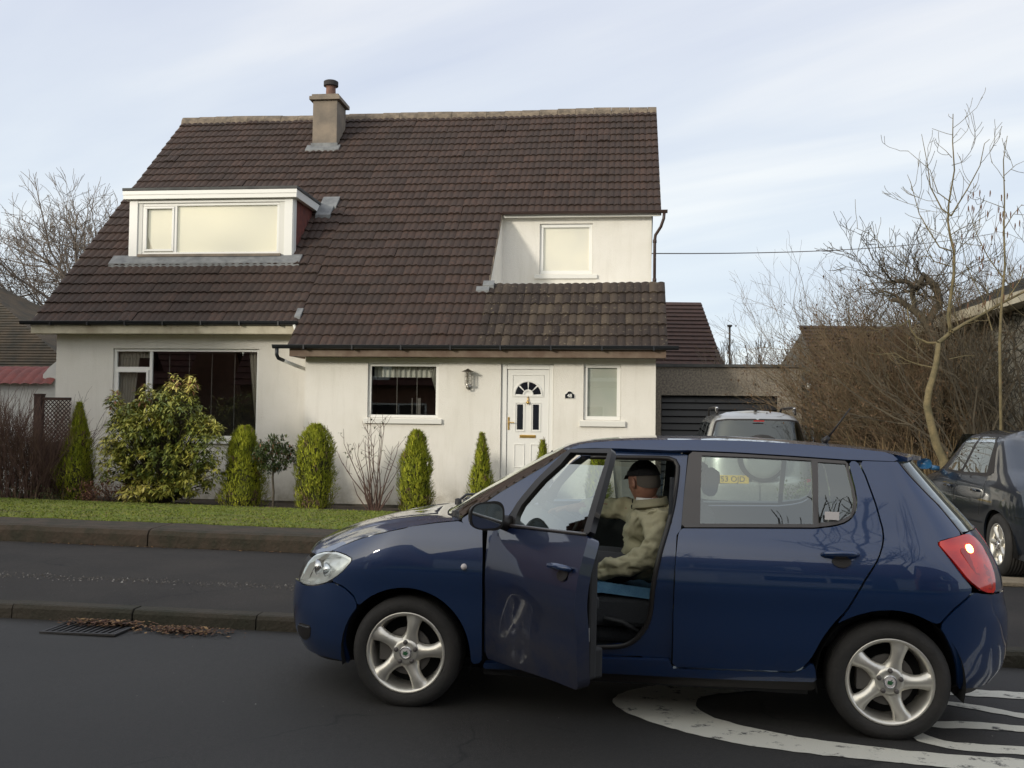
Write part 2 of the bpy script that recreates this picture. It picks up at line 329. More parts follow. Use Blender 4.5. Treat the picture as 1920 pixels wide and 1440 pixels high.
GNARL=[
([(6.71,15.5,2.8),(6.63,15.5,2.92),(6.54,15.5,3.11),(6.38,15.5,3.31),(6.21,15.5,3.42),(6.1,15.5,3.5),(5.98,15.5,3.51)],0.16,0.05),
([(6.54,15.5,3.11),(6.6,15.5,3.28),(6.74,15.5,3.48),(6.69,15.5,3.65),(6.6,15.5,3.79),(6.46,15.5,3.91),(6.42,15.5,3.79),(6.35,15.5,3.67),(6.29,15.5,3.73),(6.18,15.5,3.8),(6.04,15.5,3.8),(5.97,15.5,3.77)],0.13,0.05),
([(6.32,15.5,3.31),(6.32,15.5,3.5),(6.28,15.5,3.59),(6.29,15.5,3.7)],0.08,0.05),
([(6.15,15.5,3.47),(6.04,15.5,3.58),(5.87,15.5,3.64),(5.76,15.5,3.62)],0.05,0.02),
]
# ------------------------------------------------------------------ street frame (a along the street, c away from the road)
TH=R(6.4); HU=Vector((math.cos(TH),-math.sin(TH),0)); HV=Vector((math.sin(TH),math.cos(TH),0)); G=-.012
def st(a,c,z): p=HU*a+HV*c; return (p.x,p.y,z+G*a)
C_K=6.75; C_W=9.8
# road: one sheet to the horizon, pavement and lawns are raised sheets above it
random.seed(4); np.random.seed(4)
def strip(name,c0,c1,a0,a1,z0,z1,m,na=60,nc=8,lab=None,bumpy=0):
    b=MB(); b.grid(lambda a,c:st(a,c,z0+(z1-z0)*(c-c0)/(c1-c0)+bumpy*(noise.noise(Vector((a*.9,c*.9,1.3))))),ngrid(a0,a1,na),ngrid(c0,c1,nc),flip=True)
    o=b.build(name,m); tag(o,kind='structure'); return o
b=MB()
b.add([st(-500,-500,-.35),st(500,-500,-.35),st(500,900,-.35),st(-500,900,-.35)],[(0,1,2,3)])
b.v=[(x,y,-.6) for x,y,z in b.v]
tag(b.build('ground',M['field']),kind='structure')
strip('road',-1.2,C_K,-60,60,0,0,M['asphalt'],80,20)
strip('near_pavement',-3.2,-1.2,-60,60,.1,.1,M['pave'],20,3)
strip('near_lawn',-40,-3.2,-60,60,.1,.1,M['lawn'],8,8)
# kerb with joints
kb=MB(); rr=random.Random(2)
a=-30.
while a<30:
    L=.915; h=.1+rr.uniform(-.006,.006); c0=C_K+rr.uniform(-.006,.006)
    prof=[(c0,-.03),(c0+.004,h-.03),(c0+.02,h-.006),(c0+.04,h),(c0+.15,h),(c0+.15,-.03)]
    vs=[st(x,c,z) for x in (a+.006,a+L-.006) for c,z in prof]; n=len(prof)
    kb.add(vs,[(i,i+1,i+1+n,i+n) for i in range(n-1)]+[tuple(range(n))[::-1],tuple(range(n,2*n))])
    a+=L
tag(kb.build('kerb',M['kerb']),kind='structure')
strip('pavement',C_K+.15,C_W,-30,30,.096,.115,M['pave'],120,14,bumpy=.006)
# garden
A_END=0.0   # the low wall stops where the drive starts
def wallz(a): return .30
lawn0,lawn1=10.45,15.9
def gardz(c): return .29-.058*(c-10.45) if c>10.45 else .29
b=MB(); b.grid(lambda a,c:st(a,c,gardz(c)+.012*noise.noise(Vector((a*1.5,c*1.5,0)))),ngrid(-30,A_END,100),ngrid(lawn0,lawn1,26),flip=True)
tag(b.build('lawn',M['lawn']),kind='structure')
b=MB(); b.grid(lambda a,c:st(a,c,gardz(c)-.02+.03*noise.noise(Vector((a*3,c*3,5)))),ngrid(-30,A_END+.6,160),ngrid(lawn1-.04,19.4,22),flip=True)
tag(b.build('flower_bed',M['soil']),kind='structure')
# low stone garden wall with rounded mossy cope
wl=MB(); a=-24.; rr=random.Random(8)
while a<A_END:
    L=min(rr.uniform(1.9,3.0),A_END-a+.01)
    def pr(t):
        h=.295+.012*noise.noise(Vector((t*2,0,3))); f=.012*noise.noise(Vector((t*3,7,3)))
        return [(C_W+f,.02),(C_W+f-.005,.13),(C_W+f,h-.06),(C_W+f+.03,h-.015),(C_W+f+.09,h),(10.40,h+.004),(10.46,h-.02),(10.46,.02)]
    xs=ngrid(a+.008,a+L-.008,max(3,int(L/.12)))
    vs=[st(x,c,z) for x in xs for c,z in pr(x)]; n=8
    fs=[(i*n+j,i*n+j+1,(i+1)*n+j+1,(i+1)*n+j) for i in range(len(xs)-1) for j in range(n-1)]
    fs+=[tuple(range(n))[::-1],tuple(range((len(xs)-1)*n,len(xs)*n))]
    wl.add(vs,fs); a+=L
tag(wl.build('garden_wall',M['cope']),'low mossy brown stone garden wall along the back of the pavement','wall')
# drives on the right
strip('driveway',C_W,34,A_END,14,.11,.06,M['drive'],30,30,bumpy=.01)
b=MB(); b.box(0,9,0,.16,0,.03); o=b.build('beige_kerb_stone',M['beige'],bevel=.008); o.location=st(2.6,C_K-.17,.004); o.rotation_euler=(0,math.asin(.012),-TH); tag(o,kind='structure')
b=MB(); b.box(0,9,0,.35,0,.04); o=b.build('beige_drive_edge',M['beige'],bevel=.008); o.location=st(3.3,C_W-.30,.112); o.rotation_euler=(0,math.asin(.012),-TH); tag(o,kind='structure')
# grass blades over the lawn
gb=MB(); rr=random.Random(3)
for i in range(36000):
    a=rr.uniform(-14,A_END); c=rr.uniform(lawn0,lawn1); 
    if rr.random()<.12: c=lawn0-.05+abs(rr.gauss(0,.07))*(1+.8*noise.noise(Vector((a*3,0,0))))
    h=rr.uniform(.008,.024); an=rr.uniform(0,6.28); w=rr.uniform(.006,.014); z=gardz(c)
    p=Vector(st(a,c,z)); d=Vector((math.cos(an),math.sin(an),0)); l=Vector((rr.uniform(-.02,.02),rr.uniform(-.02,.02),h))
    gb.add([p-d*w,p+d*w,p+l],[(0,1,2)],col=rr.random())
tag(gb.build('lawn_grass',M['blade'],cols=True),'short green grass covering the front lawn','grass',kind='stuff')
# road markings: sheets 4 mm above the road with worn edges
def gz(x,y): p=Vector((x,y,0)); return G*p.dot(HU)
def smooth_poly(pts,n=2):
    for _ in range(n):
        q=[]
        for i in range(len(pts)):
            p0,p1=pts[i],pts[(i+1)%len(pts)]
            q.append((p0[0]*.75+p1[0]*.25,p0[1]*.75+p1[1]*.25)); q.append((p0[0]*.25+p1[0]*.75,p0[1]*.25+p1[1]*.75))
        pts=q
    return pts
def marking(pts,sm,sz=.012,chips=0):
    pts=smooth_poly(pts,sm)
    q=[]
    for i in range(len(pts)):
        p0,p1=Vector(pts[i]),Vector(pts[(i+1)%len(pts)]); k=max(1,int((p1-p0).length/.025))
        for j in range(k): q.append(p0.lerp(p1,j/k))
    q=[p+Vector((noise.noise(Vector((p.x*14,p.y*14,0))),noise.noise(Vector((p.x*14,p.y*14,9)))))*sz for p in q]
    v,e,f,_,_,_=delaunay_2d_cdt([Vector(p) for p in q],[],[list(range(len(q)))],1,1e-5)
    v=[p for p in v]
    return [(p.x,p.y,gz(p.x,p.y)+.004) for p in v],f
Cmark=[(.56,5.46),(.58,5.32),(.65,5.17),(.81,4.98),(1.0,4.82),(1.2,4.72),(1.5,4.62),(1.8,4.55),(2.5,4.37),(3.6,4.18),(5.0,4.3),(5.0,4.5),(3.6,4.42),(2.9,4.55),(2.4,4.65),(2.17,4.67),(1.87,4.73),(1.57,4.83),(1.37,4.92),(1.17,5.06),(1.06,5.19),(1.0,5.36),(1.05,5.55),(1.25,5.67),(1.46,5.73),(1.72,5.78),(1.7,5.84),(1.36,5.87),(1.12,5.88),(.93,5.84),(.79,5.74),(.65,5.63)]
mk=MB()
for pl,s_ in ((Cmark,2),([(2.3,5.92),(4.2,5.66),(4.2,5.52),(2.3,5.76)],0),([(2.3,5.68),(2.63,5.52),(2.78,5.38),(3.4,5.12),(4.0,4.98),(4.0,4.88),(3.3,5.02),(2.74,5.29),(2.55,5.45),(2.3,5.6)],1),
      ([(2.17,5.19),(2.4,5.23),(2.66,5.16),(3.9,4.98),(3.9,4.88),(2.62,5.06),(2.37,5.10),(2.17,5.09)],1),([(2.07,5.03),(2.10,4.93),(2.15,4.88),(2.27,4.85),(2.49,4.83),(3.5,4.66),(3.5,4.54),(2.43,4.71),(2.2,4.73),(2.07,4.79),(1.98,4.9)],1)):
    v,f=marking(pl,s_); mk.add(v,f)
tag(mk.build('road_marking',M['paint_w']),kind='structure')
# worn patches of bare asphalt and cracks in the paint come with the material
t=M['paint_w'].node_tree; p=t.nodes['Principled BSDF']; co=t.nodes.new('ShaderNodeTexCoord')
nz=t.nodes.new('ShaderNodeTexNoise'); nz.inputs['Scale'].default_value=9; nz.inputs['Detail'].default_value=10; nz.inputs['Roughness'].default_value=.72; t.links.new(co.outputs['Object'],nz.inputs[0])
r2=t.nodes.new('ShaderNodeValToRGB'); r2.color_ramp.elements[0].position=.36; r2.color_ramp.elements[0].color=(.05,.05,.05,1); r2.color_ramp.elements[1].position=.44; r2.color_ramp.elements[1].color=(.60,.58,.50,1); t.links.new(nz.outputs[0],r2.inputs[0]); t.links.new(r2.outputs[0],p.inputs['Base Color'])
# grit, fallen leaves
M['leafbr']=mat('fallen_leaf',(.16,.07,.03),.9,tint=((.045,.02,.012),(.10,.045,.022),(.26,.16,.07)))
M['grit']=mat('grit',(.3,.28,.26),.9,tint=((.05,.045,.04),(.12,.11,.10),(.32,.31,.29)))
def flake(mb,p,s,rr,lift=.006):
    an=rr.uniform(0,6.28); d=Vector((math.cos(an),math.sin(an),rr.uniform(-.35,.35)))*s; e=Vector((-math.sin(an),math.cos(an),rr.uniform(-.35,.35)))*s*.6
    p=Vector(p)+Vector((0,0,lift)); mb.add([p-d,p-e*.9,p+d,p+e],[(0,1,2,3)],col=rr.random())
rr=random.Random(11); lv=MB(); gt=MB()
for i in range(1500):
    a=rr.uniform(-7,1); c=7.98+rr.gauss(0,.075)+.02*a
    p=Vector(st(a,c,.104)); s=rr.uniform(.003,.009)*(1.6 if rr.random()<.06 else 1); gt.add([p+Vector((-s,-s,0)),p+Vector((s,-s*.6,0)),p+Vector((.2*s,s,0)),p+Vector((0,0,s*1.4))],[(0,1,3),(1,2,3),(2,0,3)],col=min(1,abs(rr.gauss(.25,.3))))
for i in range(420):
    a=rr.uniform(-6,5); c=rr.uniform(5,9.6); h=.104 if c>C_K else 0.0
    if C_K-.02<c<C_K+.16: continue
    p=Vector(st(a,c,h)); s=rr.uniform(.002,.005); gt.add([p+Vector((-s,-s,0)),p+Vector((s,-s*.6,0)),p+Vector((.2*s,s,0)),p+Vector((0,0,s*.8))],[(0,1,3),(1,2,3),(2,0,3)],col=rr.random()**2)
for i in range(650):
    a=-3.0+rr.gauss(0,.16); c=6.64-abs(rr.gauss(0,.085)); flake(lv,st(a,c,rr.uniform(0,.03)),rr.uniform(.008,.02),rr)
for i in range(420):
    a=-3.58+rr.gauss(0,.15); c=6.68-abs(rr.gauss(0,.06)); flake(lv,st(a,c,.010+rr.uniform(0,.03)),rr.uniform(.01,.024),rr)
for i in range(160):
    a=rr.uniform(-2.2,1.6); flake(lv,st(a,C_K-abs(rr.gauss(.01,.02)),0),rr.uniform(.008,.02),rr)
for i in range(240):
    a=rr.uniform(-6,.8); flake(lv,st(a,C_W-abs(rr.gauss(0.01,.03)),.115),rr.uniform(.008,.02),rr)
for i in range(90):
    a=rr.uniform(-9,.5); flake(lv,st(a,15.7+rr.gauss(0,.15),gardz(15.7)),rr.uniform(.015,.03),rr)
for i in range(130):
    a=rr.uniform(-9,.0); c=rr.uniform(10.5,15.6); flake(lv,st(a,c,gardz(c)+.01),rr.uniform(.010,.022),rr)
tag(lv.build('fallen_leaves',M['leafbr'],cols=True),'brown leaf litter gathered in the gutter and along the wall foot','leaves',kind='stuff')
tag(gt.build('grit',M['grit'],cols=True),'pale grit and small stones scattered on pavement and road','gravel',kind='stuff')
# storm drain
dr=empty('storm_drain',st(-3.64,6.53,.004),-TH,label='dark iron storm drain grate in the gutter, half covered by brown leaves',cat='drain')
M['iron']=mat('cast_iron',(.02,.018,.017),.6,bump=.3)
b=MB(); 
for x0,x1,y0,y1 in ((-.27,.27,-.19,-.165),(-.27,.27,.165,.19),(-.27,-.245,-.165,.165),(.245,.27,-.165,.165)): b.box(x0,x1,y0,y1,0,.012)
b.build('frame',M['iron'],dr); b=MB()
for i in range(11): b.box(-.235+i*.045,-.217+i*.045,-.165,.165,-.002,.009)
b.build('bars',M['iron'],dr); b=MB(); b.box(-.245,.245,-.165,.165,-.003,-.001); b.build('sump',M['dark'],dr)

# ------------------------------------------------------------------ the house (local frame: x along the front, y depth, z up)
HO=Vector((0,18.5,0))
house=empty('house',HO,-TH,label='white rendered detached house with steep brown tiled roof and left dormer',cat='house')
T_=.92; CSL=math.sqrt(1+T_*T_)
def rz(b): return 2.893+T_*(b+.35)
def wall_mb(mb,a0,a1,z0,z1,b,holes,depth=.13,mi=0):
    xs=sorted({a0,a1}|{h[0] for h in holes}|{h[1] for h in holes}); zs=sorted({z0,z1}|{h[2] for h in holes}|{h[3] for h in holes})
    xs=[x for x in xs if a0<=x<=a1]; zs=[z for z in zs if z0<=z<=z1]
    for i in range(len(xs)-1):
        for j in range(len(zs)-1):
            cx,cz=(xs[i]+xs[i+1])/2,(zs[j]+zs[j+1])/2
            if any(h[0]<cx<h[1] and h[2]<cz<h[3] for h in holes): continue
            mb.add([(xs[i],b,zs[j]),(xs[i+1],b,zs[j]),(xs[i+1],b,zs[j+1]),(xs[i],b,zs[j+1])],[(0,1,2,3)],mi)
    for h in holes:
        x0,x1,y0,y1=h; d=b+depth
        mb.add([(x0,b,y0),(x0,d,y0),(x0,d,y1),(x0,b,y1)],[(0,1,2,3)],mi); mb.add([(x1,b,y0),(x1,d,y0),(x1,d,y1),(x1,b,y1)],[(3,2,1,0)],mi)
        mb.add([(x0,b,y1),(x1,b,y1),(x1,d,y1),(x0,d,y1)],[(3,2,1,0)],mi); mb.add([(x0,b,y0),(x1,b,y0),(x1,d,y0),(x0,d,y0)],[(0,1,2,3)],mi)
AL,AR=-9.42,2.67; BW1,BW2,BR=.55,0.,13.2
W_BIG=(-8.20,-5.14,1.10,2.90); W_MID=(-2.77,-1.40,1.56,2.60); DOOR=(-.21,.78,.30,2.60); W_SIDE=(1.34,2.03,1.56,2.61)
w=MB()
wall_mb(w,AL,-4.0,-.30,3.42,BW1,[W_BIG]); wall_mb(w,-4.0,AR,-.30,2.98,BW2,[W_MID,DOOR,W_SIDE])
w.add([(-4,BW2,-.3),(-4,BW1,-.3),(-4,BW1,3.42),(-4,BW2,2.98)],[(3,2,1,0)])
# side walls with the gable, back wall
def gable(a,flip):
    v=[(a,BW1 if a<0 else BW2,-.3),(a,BR,-.3),(a,BR,3.4),(a,6.85,9.30)]
    if a<0: v+=[(a,BW1,3.42)]
    else: v+=[(a,3.3,6.18),(a,3.3,3.9),(a,1.1,3.9),(a,BW2,2.98)]
    w.add(v,[tuple(range(len(v))) if not flip else tuple(range(len(v)))[::-1]])
gable(AL,True); gable(AR,False)
w.add([(AL,BR,-.3),(AR,BR,-.3),(AR,BR,3.4),(AL,BR,3.4)],[(3,2,1,0)])
# the recess above the porch roof: wall set back, left cheek, flat bottom
W_UP=(.21,1.38,4.79,5.91)
wall_mb(w,-.62,AR,3.9,6.20,3.3,[W_UP]); w.add([(-.62,1.1,3.9),(-.62,3.3,3.9),(-.62,3.3,6.2),(-.62,1.1,4.22)],[(3,2,1,0)])
w.add([(-.62,1.1,3.9),(AR,1.1,3.9),(AR,3.3,3.9),(-.62,3.3,3.9)],[(0,1,2,3)])
wo=w.build('wall',M['render'],house)
pl=MB(); pl.box(AL-.012,-4,BW1-.012,BW1+.05,-.31,-.10); pl.box(-4.012,AR+.012,BW2-.012,BW2+.05,-.31,-.085); pl.build('plinth',M['plinth'],house)
# tiled slope
def tiles(mb,a0,a1,b0,b1,skip=None,mi=0,lich=None,seed=1,gauge=.335,roll=.15,one=False):
    rr=random.Random(seed); n=Vector((0,-T_,1)).normalized(); sl=Vector((0,1,T_)).normalized()
    L=(b1-b0)*CSL; nc=int(round(L/gauge)); g=L/nc; nt_=int(round((a1-a0)/(roll*(1 if one else 2)))); wd=(a1-a0)/nt_
    prof=[(0,0),(.2,.012),(.4,.026),(.6,.028),(.8,.018),(1,0)] if one else [(0,.0),(.10,.012),(.20,.024),(.30,.028),(.40,.022),(.5,.006),(.56,.012),(.68,.026),(.78,.028),(.88,.018),(1.0,.0)]
    for i in range(nc):
        for k in range(nt_):
            ac=a0+(k+.5)*wd; bc=b0+(i+.5)*g/CSL
            if skip and skip(ac,bc): continue
            dz=rr.uniform(-.005,.005)+(.012 if rr.random()<.02 else 0); tl=rr.uniform(-.010,.010); col=rr.random()
            if lich: col=lich(ac,bc,rr)
            off=Vector((0,0,.025*noise.noise(Vector((ac*.35,bc*.35,2)))))
            def pt(u,s,h): return Vector((a0+(k+u)*wd,b0,rz(b0)))+sl*(i*g+s)+n*h+off
            top=[pt(u,g+.03,h*.75+.004+dz) for u,h in prof]; bot=[pt(u,-.012+.006*rr.uniform(-1,1),h+.038+dz+tl*(u-.5)) for u,h in prof]; low=[p-n*.036 for p in bot]
            m=len(prof); vs=top+bot+low
            fs=[(j+m,j+1+m,j+1,j) for j in range(m-1)]+[(j+2*m,j+1+2*m,j+1+m,j+m) for j in range(m-1)]
            if k in(0,nt_-1): fs+= [(0,m,2*m)] if k==0 else [(m-1,3*m-1,2*m-1)]
            mb.add(vs,fs,mi,col)
A0,A1=-9.78,2.87
rt=MB()
tiles(rt,A0,-4.23,.18,6.85,skip=None,seed=1)
tiles(rt,-4.23,-.63,-.37,6.85,seed=2)
tiles(rt,-.63,A1,3.12,6.85,seed=3)
ro=rt.build('roof',M['tile'],house,cols=True)
ru=MB()   # boarding under the tiles, back slope
def slab(a0,a1,b0,b1,d=.06):
    ru.add([(a0,b0,rz(b0)-.004),(a1,b0,rz(b0)-.004),(a1,b1,rz(b1)-.004),(a0,b1,rz(b1)-.004),(a0,b0,rz(b0)-d),(a1,b0,rz(b0)-d),(a1,b1,rz(b1)-d),(a0,b1,rz(b1)-d)],[(0,1,2,3),(4,7,6,5),(0,4,5,1),(1,5,6,2),(2,6,7,3),(3,7,4,0)])
slab(A0+.03,-4.2,.2,6.84); slab(-4.2,-.66,-.33,6.84); slab(-.62,A1-.03,3.16,6.84); slab(-.62,A1-.03,-.33,1.12)
ru.add([(A0,6.86,rz(6.85)),(A1,6.86,rz(6.85)),(A1,13.6,rz(.2)),(A0,13.6,rz(.2))],[(3,2,1,0)])
ru.build('roof_boarding',M['dark'],ro)
# verge mortar strips
vm=MB()
def verge(a,b0,b1):
    n=14; pts=[(a,b0+(b1-b0)*i/n,rz(b0+(b1-b0)*i/n)-.03) for i in range(n+1)]
    for i in range(n):
        p,q=pts[i],pts[i+1]; vm.add([(a-.02,p[1],p[2]-.05),(a+.02,p[1],p[2]-.05),(a+.02,q[1],q[2]-.05),(a-.02,q[1],q[2]-.05),(a-.02,p[1],p[2]+.04),(a+.02,p[1],p[2]+.04),(a+.02,q[1],q[2]+.04),(a-.02,q[1],q[2]+.04)],[(0,3,2,1),(4,5,6,7),(0,1,5,4),(1,2,6,5),(2,3,7,6),(3,0,4,7)])
verge(A0+.02,.2,6.8); verge(A1-.02,3.15,6.8); verge(A1-.02,-.3,1.1); verge(-.63,1.12,3.14)
split_build(vm,'verge',M['ridge'],ro)
pm=MB()
def lich(a,b,rr): return min(1,max(0,.02+.5*noise.noise(Vector((a*1.1,b*2.5,4)))+rr.random()**1.6*1.0-.45*max(0,(.1-a))*(.8)))
tiles(pm,-.63,A1,-.37,1.13,lich=lich,seed=5,one=True); pm.build('porch_roof',M['tile_moss'],house,cols=True)
# ridge tiles
rg=MB(); a=A0; rr=random.Random(5); k=0
while a<A1-.05:
    L=min(.46,A1-a); z=9.53+.035*noise.noise(Vector((a*.4,0,0)))+rr.uniform(-.004,.004)
    prof=[(-.19,-.17),(-.155,-.04),(-.09,.045),(0,.08),(.09,.045),(.155,-.04),(.19,-.17)]
    vs=[(x,6.85+c,z+h+(.006 if x<a+.2 else 0)) for x in (a+.004,a+L-.004) for c,h in prof]
    rg.add(vs,[(i,i+7,i+8,i+1) for i in range(6)]+[tuple(range(7)),tuple(range(7,14))[::-1]]); a+=L
rg.build('ridge_tiles',M['ridge'],ro)
rg=MB(); a=-.66
while a<A1-.05:
    L=min(.40,A1-a); z=rz(1.1)-.03+rr.uniform(-.004,.004)
    prof=[(-.15,-.13),(-.12,-.03),(-.07,.03),(0,.05),(.07,.03),(.12,-.05)]
    vs=[(x,1.16+c,z+h) for x in (a+.004,a+L-.004) for c,h in prof]
    rg.add(vs,[(i,i+6,i+7,i+1) for i in range(5)]+[tuple(range(6)),tuple(range(6,12))[::-1]]); a+=L
rg.c=[.55+.3*noise.noise(Vector((v[0]*6,0,1))) for v in rg.v]; rg.build('porch_ridge',M['tile_moss'],house,cols=True)
# gutters, fascias, soffits, pipes
def gutter(mb,a0,a1,b,z,r=.062):
    n=8; xs=ngrid(a0,a1,max(2,int((a1-a0)/.6))); vs=[];
    for x in xs:
        s=.008*noise.noise(Vector((x*.8,0,3)))
        for j in range(n+1):
            t=math.pi+math.pi*j/n; vs.append((x,b+r*math.cos(t),z+s+r*math.sin(t)))
    m=n+1; mb.add(vs,[(i*m+j,i*m+j+1,(i+1)*m+j+1,(i+1)*m+j) for i in range(len(xs)-1) for j in range(n)]+[tuple(range(m)),tuple(range((len(xs)-1)*m,len(xs)*m))])
    mb.tube([(a0,b-r,z+.004),(a1,b-r,z+.004)],.009,n=6)
gm=MB(); gutter(gm,-9.94,-4.2,.12,3.40); 
for x in ngrid(-9.3,-4.6,6): gm.box(x,x+.03,.05,.2,3.325,3.41)
gm.build('gutter',M['gutter'],house)
gm=MB(); gutter(gm,-4.50,3.06,-.43,2.90)
for x in ngrid(-3.9,2.6,7): gm.box(x,x+.03,-.5,-.36,2.825,2.91)
gm.build('gutter',M['gutter'],house)
gm=MB(); gm.tube([(-4.42,-.43,2.86),(-4.42,-.43,2.72),(-4.40,-.40,2.66),(-4.33,-.30,2.62)],.035,n=10); gm.build('downpipe',M['gutter'],house,smooth=True)
gm=MB(); gm.tube([(-4.34,-.31,2.622),(-4.15,.1,2.52),(-4.06,.42,2.47),(-4.05,.5,2.40),(-4.05,.5,-.2)],.034,n=10); gm.build('downpipe',M['reveal'],house,smooth=True)
gm=MB(); gm.tube([(-4.28,.12,3.34),(-4.24,.12,3.2),(-4.2,.05,3.1),(-4.2,-.1,3.06)],.033,n=8); gm.build('downpipe',M['reveal'],house,smooth=True)
gm=MB(); gutter(gm,-.60,3.0,3.06,6.12,.055); gm.build('gutter',M['gutter_br'],house)
gm=MB(); gm.tube([(2.93,3.06,6.08),(2.92,3.06,5.95),(2.86,3.13,5.78),(2.75,3.22,5.62),(2.735,3.235,5.5),(2.735,3.235,4.0)],.034,n=10)
for z in (5.45,4.6): gm.tube([(2.735,3.235,z),(2.735,3.235,z+.07)],.044,n=10)
gm.build('downpipe',M['gutter_br'],house,smooth=True)
fm=MB(); fm.box(-9.75,-4.22,.17,.20,3.17,3.33); fm.box(-9.75,-4.22,.20,.546,3.175,3.195); fm.box(-9.75,-9.72,.2,.6,3.17,3.33); fm.build('fascia',M['fascia_c'],house)
fm=MB(); fm.box(-4.2,2.84,-.36,-.33,2.70,2.86); fm.box(-4.2,2.84,-.33,-.004,2.705,2.73); fm.box(-4.2,-4.17,-.33,.5,2.70,2.86); fm.box(2.81,2.84,-.33,.3,2.70,2.86); fm.build('fascia',M['fascia_b'],house)
fm=MB(); fm.box(-.58,2.84,3.13,3.155,6.02,6.13); fm.box(-.58,2.84,3.155,3.297,6.05,6.07); fm.build('fascia',M['reveal'],house)
# windows
def window(a0,a1,z0,z1,b,bars,name='window',fw=.055,sill=None,inner=None,innermat=None,reveal=.10,panes=True,depth=.05,gl='glass'):
    f=MB(); y0,y1=b+reveal-depth,b+reveal+.01
    def ring(x0,x1,q0,q1,w,ya,yb):
        f.box(x0,x1,ya,yb,q1-w,q1); f.box(x0,x1,ya,yb,q0,q0+w); f.box(x0,x0+w,ya,yb,q0+w,q1-w); f.box(x1-w,x1,ya,yb,q0+w,q1-w)
    ring(a0+.003,a1-.003,z0+.003,z1-.003,fw,y0,y1)
    for br in bars:
        if br[0]=='v': f.box(br[1]-br[2]/2,br[1]+br[2]/2,y0+.004,y1-.002,z0+fw,z1-fw)
        if br[0]=='h': f.box(br[3],br[4],y0+.006,y1-.004,br[1]-br[2]/2,br[1]+br[2]/2)
        if br[0]=='c': ring(br[1],br[2],br[3],br[4],.05,y0-.014,y0+.03)
    o=f.build(name,M['upvc'],house,bevel=.006)
    g=MB(); yy=y1-.027; g.add([(a0+fw*.5,yy,z0+fw*.5),(a1-fw*.5,yy,z0+fw*.5),(a1-fw*.5,yy,z1-fw*.5),(a0+fw*.5,yy,z1-fw*.5)],[(0,1,2,3)]); g.build('pane',M[gl],o)
    if sill:
        s=MB(); s.box(sill[0],sill[1],b-.055,b+.10,sill[2],sill[3]); s.build('sill',M['reveal'],o,bevel=.008)
    if inner:
        q=MB(); q.box(a0+.02,a1-.02,b+reveal+inner,b+reveal+inner+.02,z0-.02,z1+.02); q.build('blind',M[innermat],o)
    return o
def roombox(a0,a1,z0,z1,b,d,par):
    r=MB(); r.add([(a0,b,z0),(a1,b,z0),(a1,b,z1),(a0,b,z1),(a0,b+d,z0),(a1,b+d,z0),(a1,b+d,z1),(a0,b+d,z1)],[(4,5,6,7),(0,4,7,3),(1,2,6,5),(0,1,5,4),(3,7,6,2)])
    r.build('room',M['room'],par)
def drape(mb,a0,a1,z0,z1,b,n=9,amp=.02,a0b=None,a1b=None):
    a0b=a0 if a0b is None else a0b; a1b=a1 if a1b is None else a1b
    def fn(u,v): 
        x0=a0b+(a0-a0b)*v; x1=a1b+(a1-a1b)*v; return (x0+(x1-x0)*u,b+amp*math.sin(u*n*6.28),z0+(z1-z0)*v)
    mb.grid(fn,ngrid(0,1,n*8),ngrid(0,1,4))
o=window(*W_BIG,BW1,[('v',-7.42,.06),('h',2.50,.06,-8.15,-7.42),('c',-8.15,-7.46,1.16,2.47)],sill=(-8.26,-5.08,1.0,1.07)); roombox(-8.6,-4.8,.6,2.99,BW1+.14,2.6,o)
c=MB(); drape(c,-8.17,-7.72,1.1,2.88,BW1+.2,6,.025,-8.17,-7.9); drape(c,-5.42,-5.2,1.15,2.88,BW1+.2,3,.02,-5.24,-5.2); drape(c,-8.15,-7.44,2.72,2.88,BW1+.19,9,.02); c.build('curtain',M['curtain'],o)
c=MB()
for x in (-7.1,-6.68,-6.2,-5.72): c.box(x,x+.012,BW1+.2,BW1+.203,1.15,2.87)
split_build(c,'blind_edge',M['edge'],o)
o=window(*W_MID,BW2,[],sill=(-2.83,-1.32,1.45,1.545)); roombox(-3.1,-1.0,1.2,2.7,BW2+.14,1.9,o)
c=MB(); drape(c,-2.70,-1.47,2.34,2.56,BW2+.24,12,.02); drape(c,-1.64,-1.46,2.1,2.56,BW2+.2,4,.02,-1.50,-1.46); c.build('curtain',M['frost'],o)
c=MB()
for x in (-2.25,-1.86): c.box(x,x+.012,BW2+.2,BW2+.203,1.6,2.56)
c.box(-2.02,-2.0,BW2+.5,BW2+.52,1.6,1.95); c.box(-1.9,-1.84,BW2+.5,BW2+.52,1.6,1.95); split_build(c,'blind_edge',M['edge'],o)
window(*W_SIDE,BW2,[],fw=.07,sill=(1.27,2.12,1.44,1.545),inner=.01,innermat='frost')
window(*W_UP,3.3,[],fw=.075,sill=(.10,1.49,4.68,4.77),inner=.012,innermat='blindW')
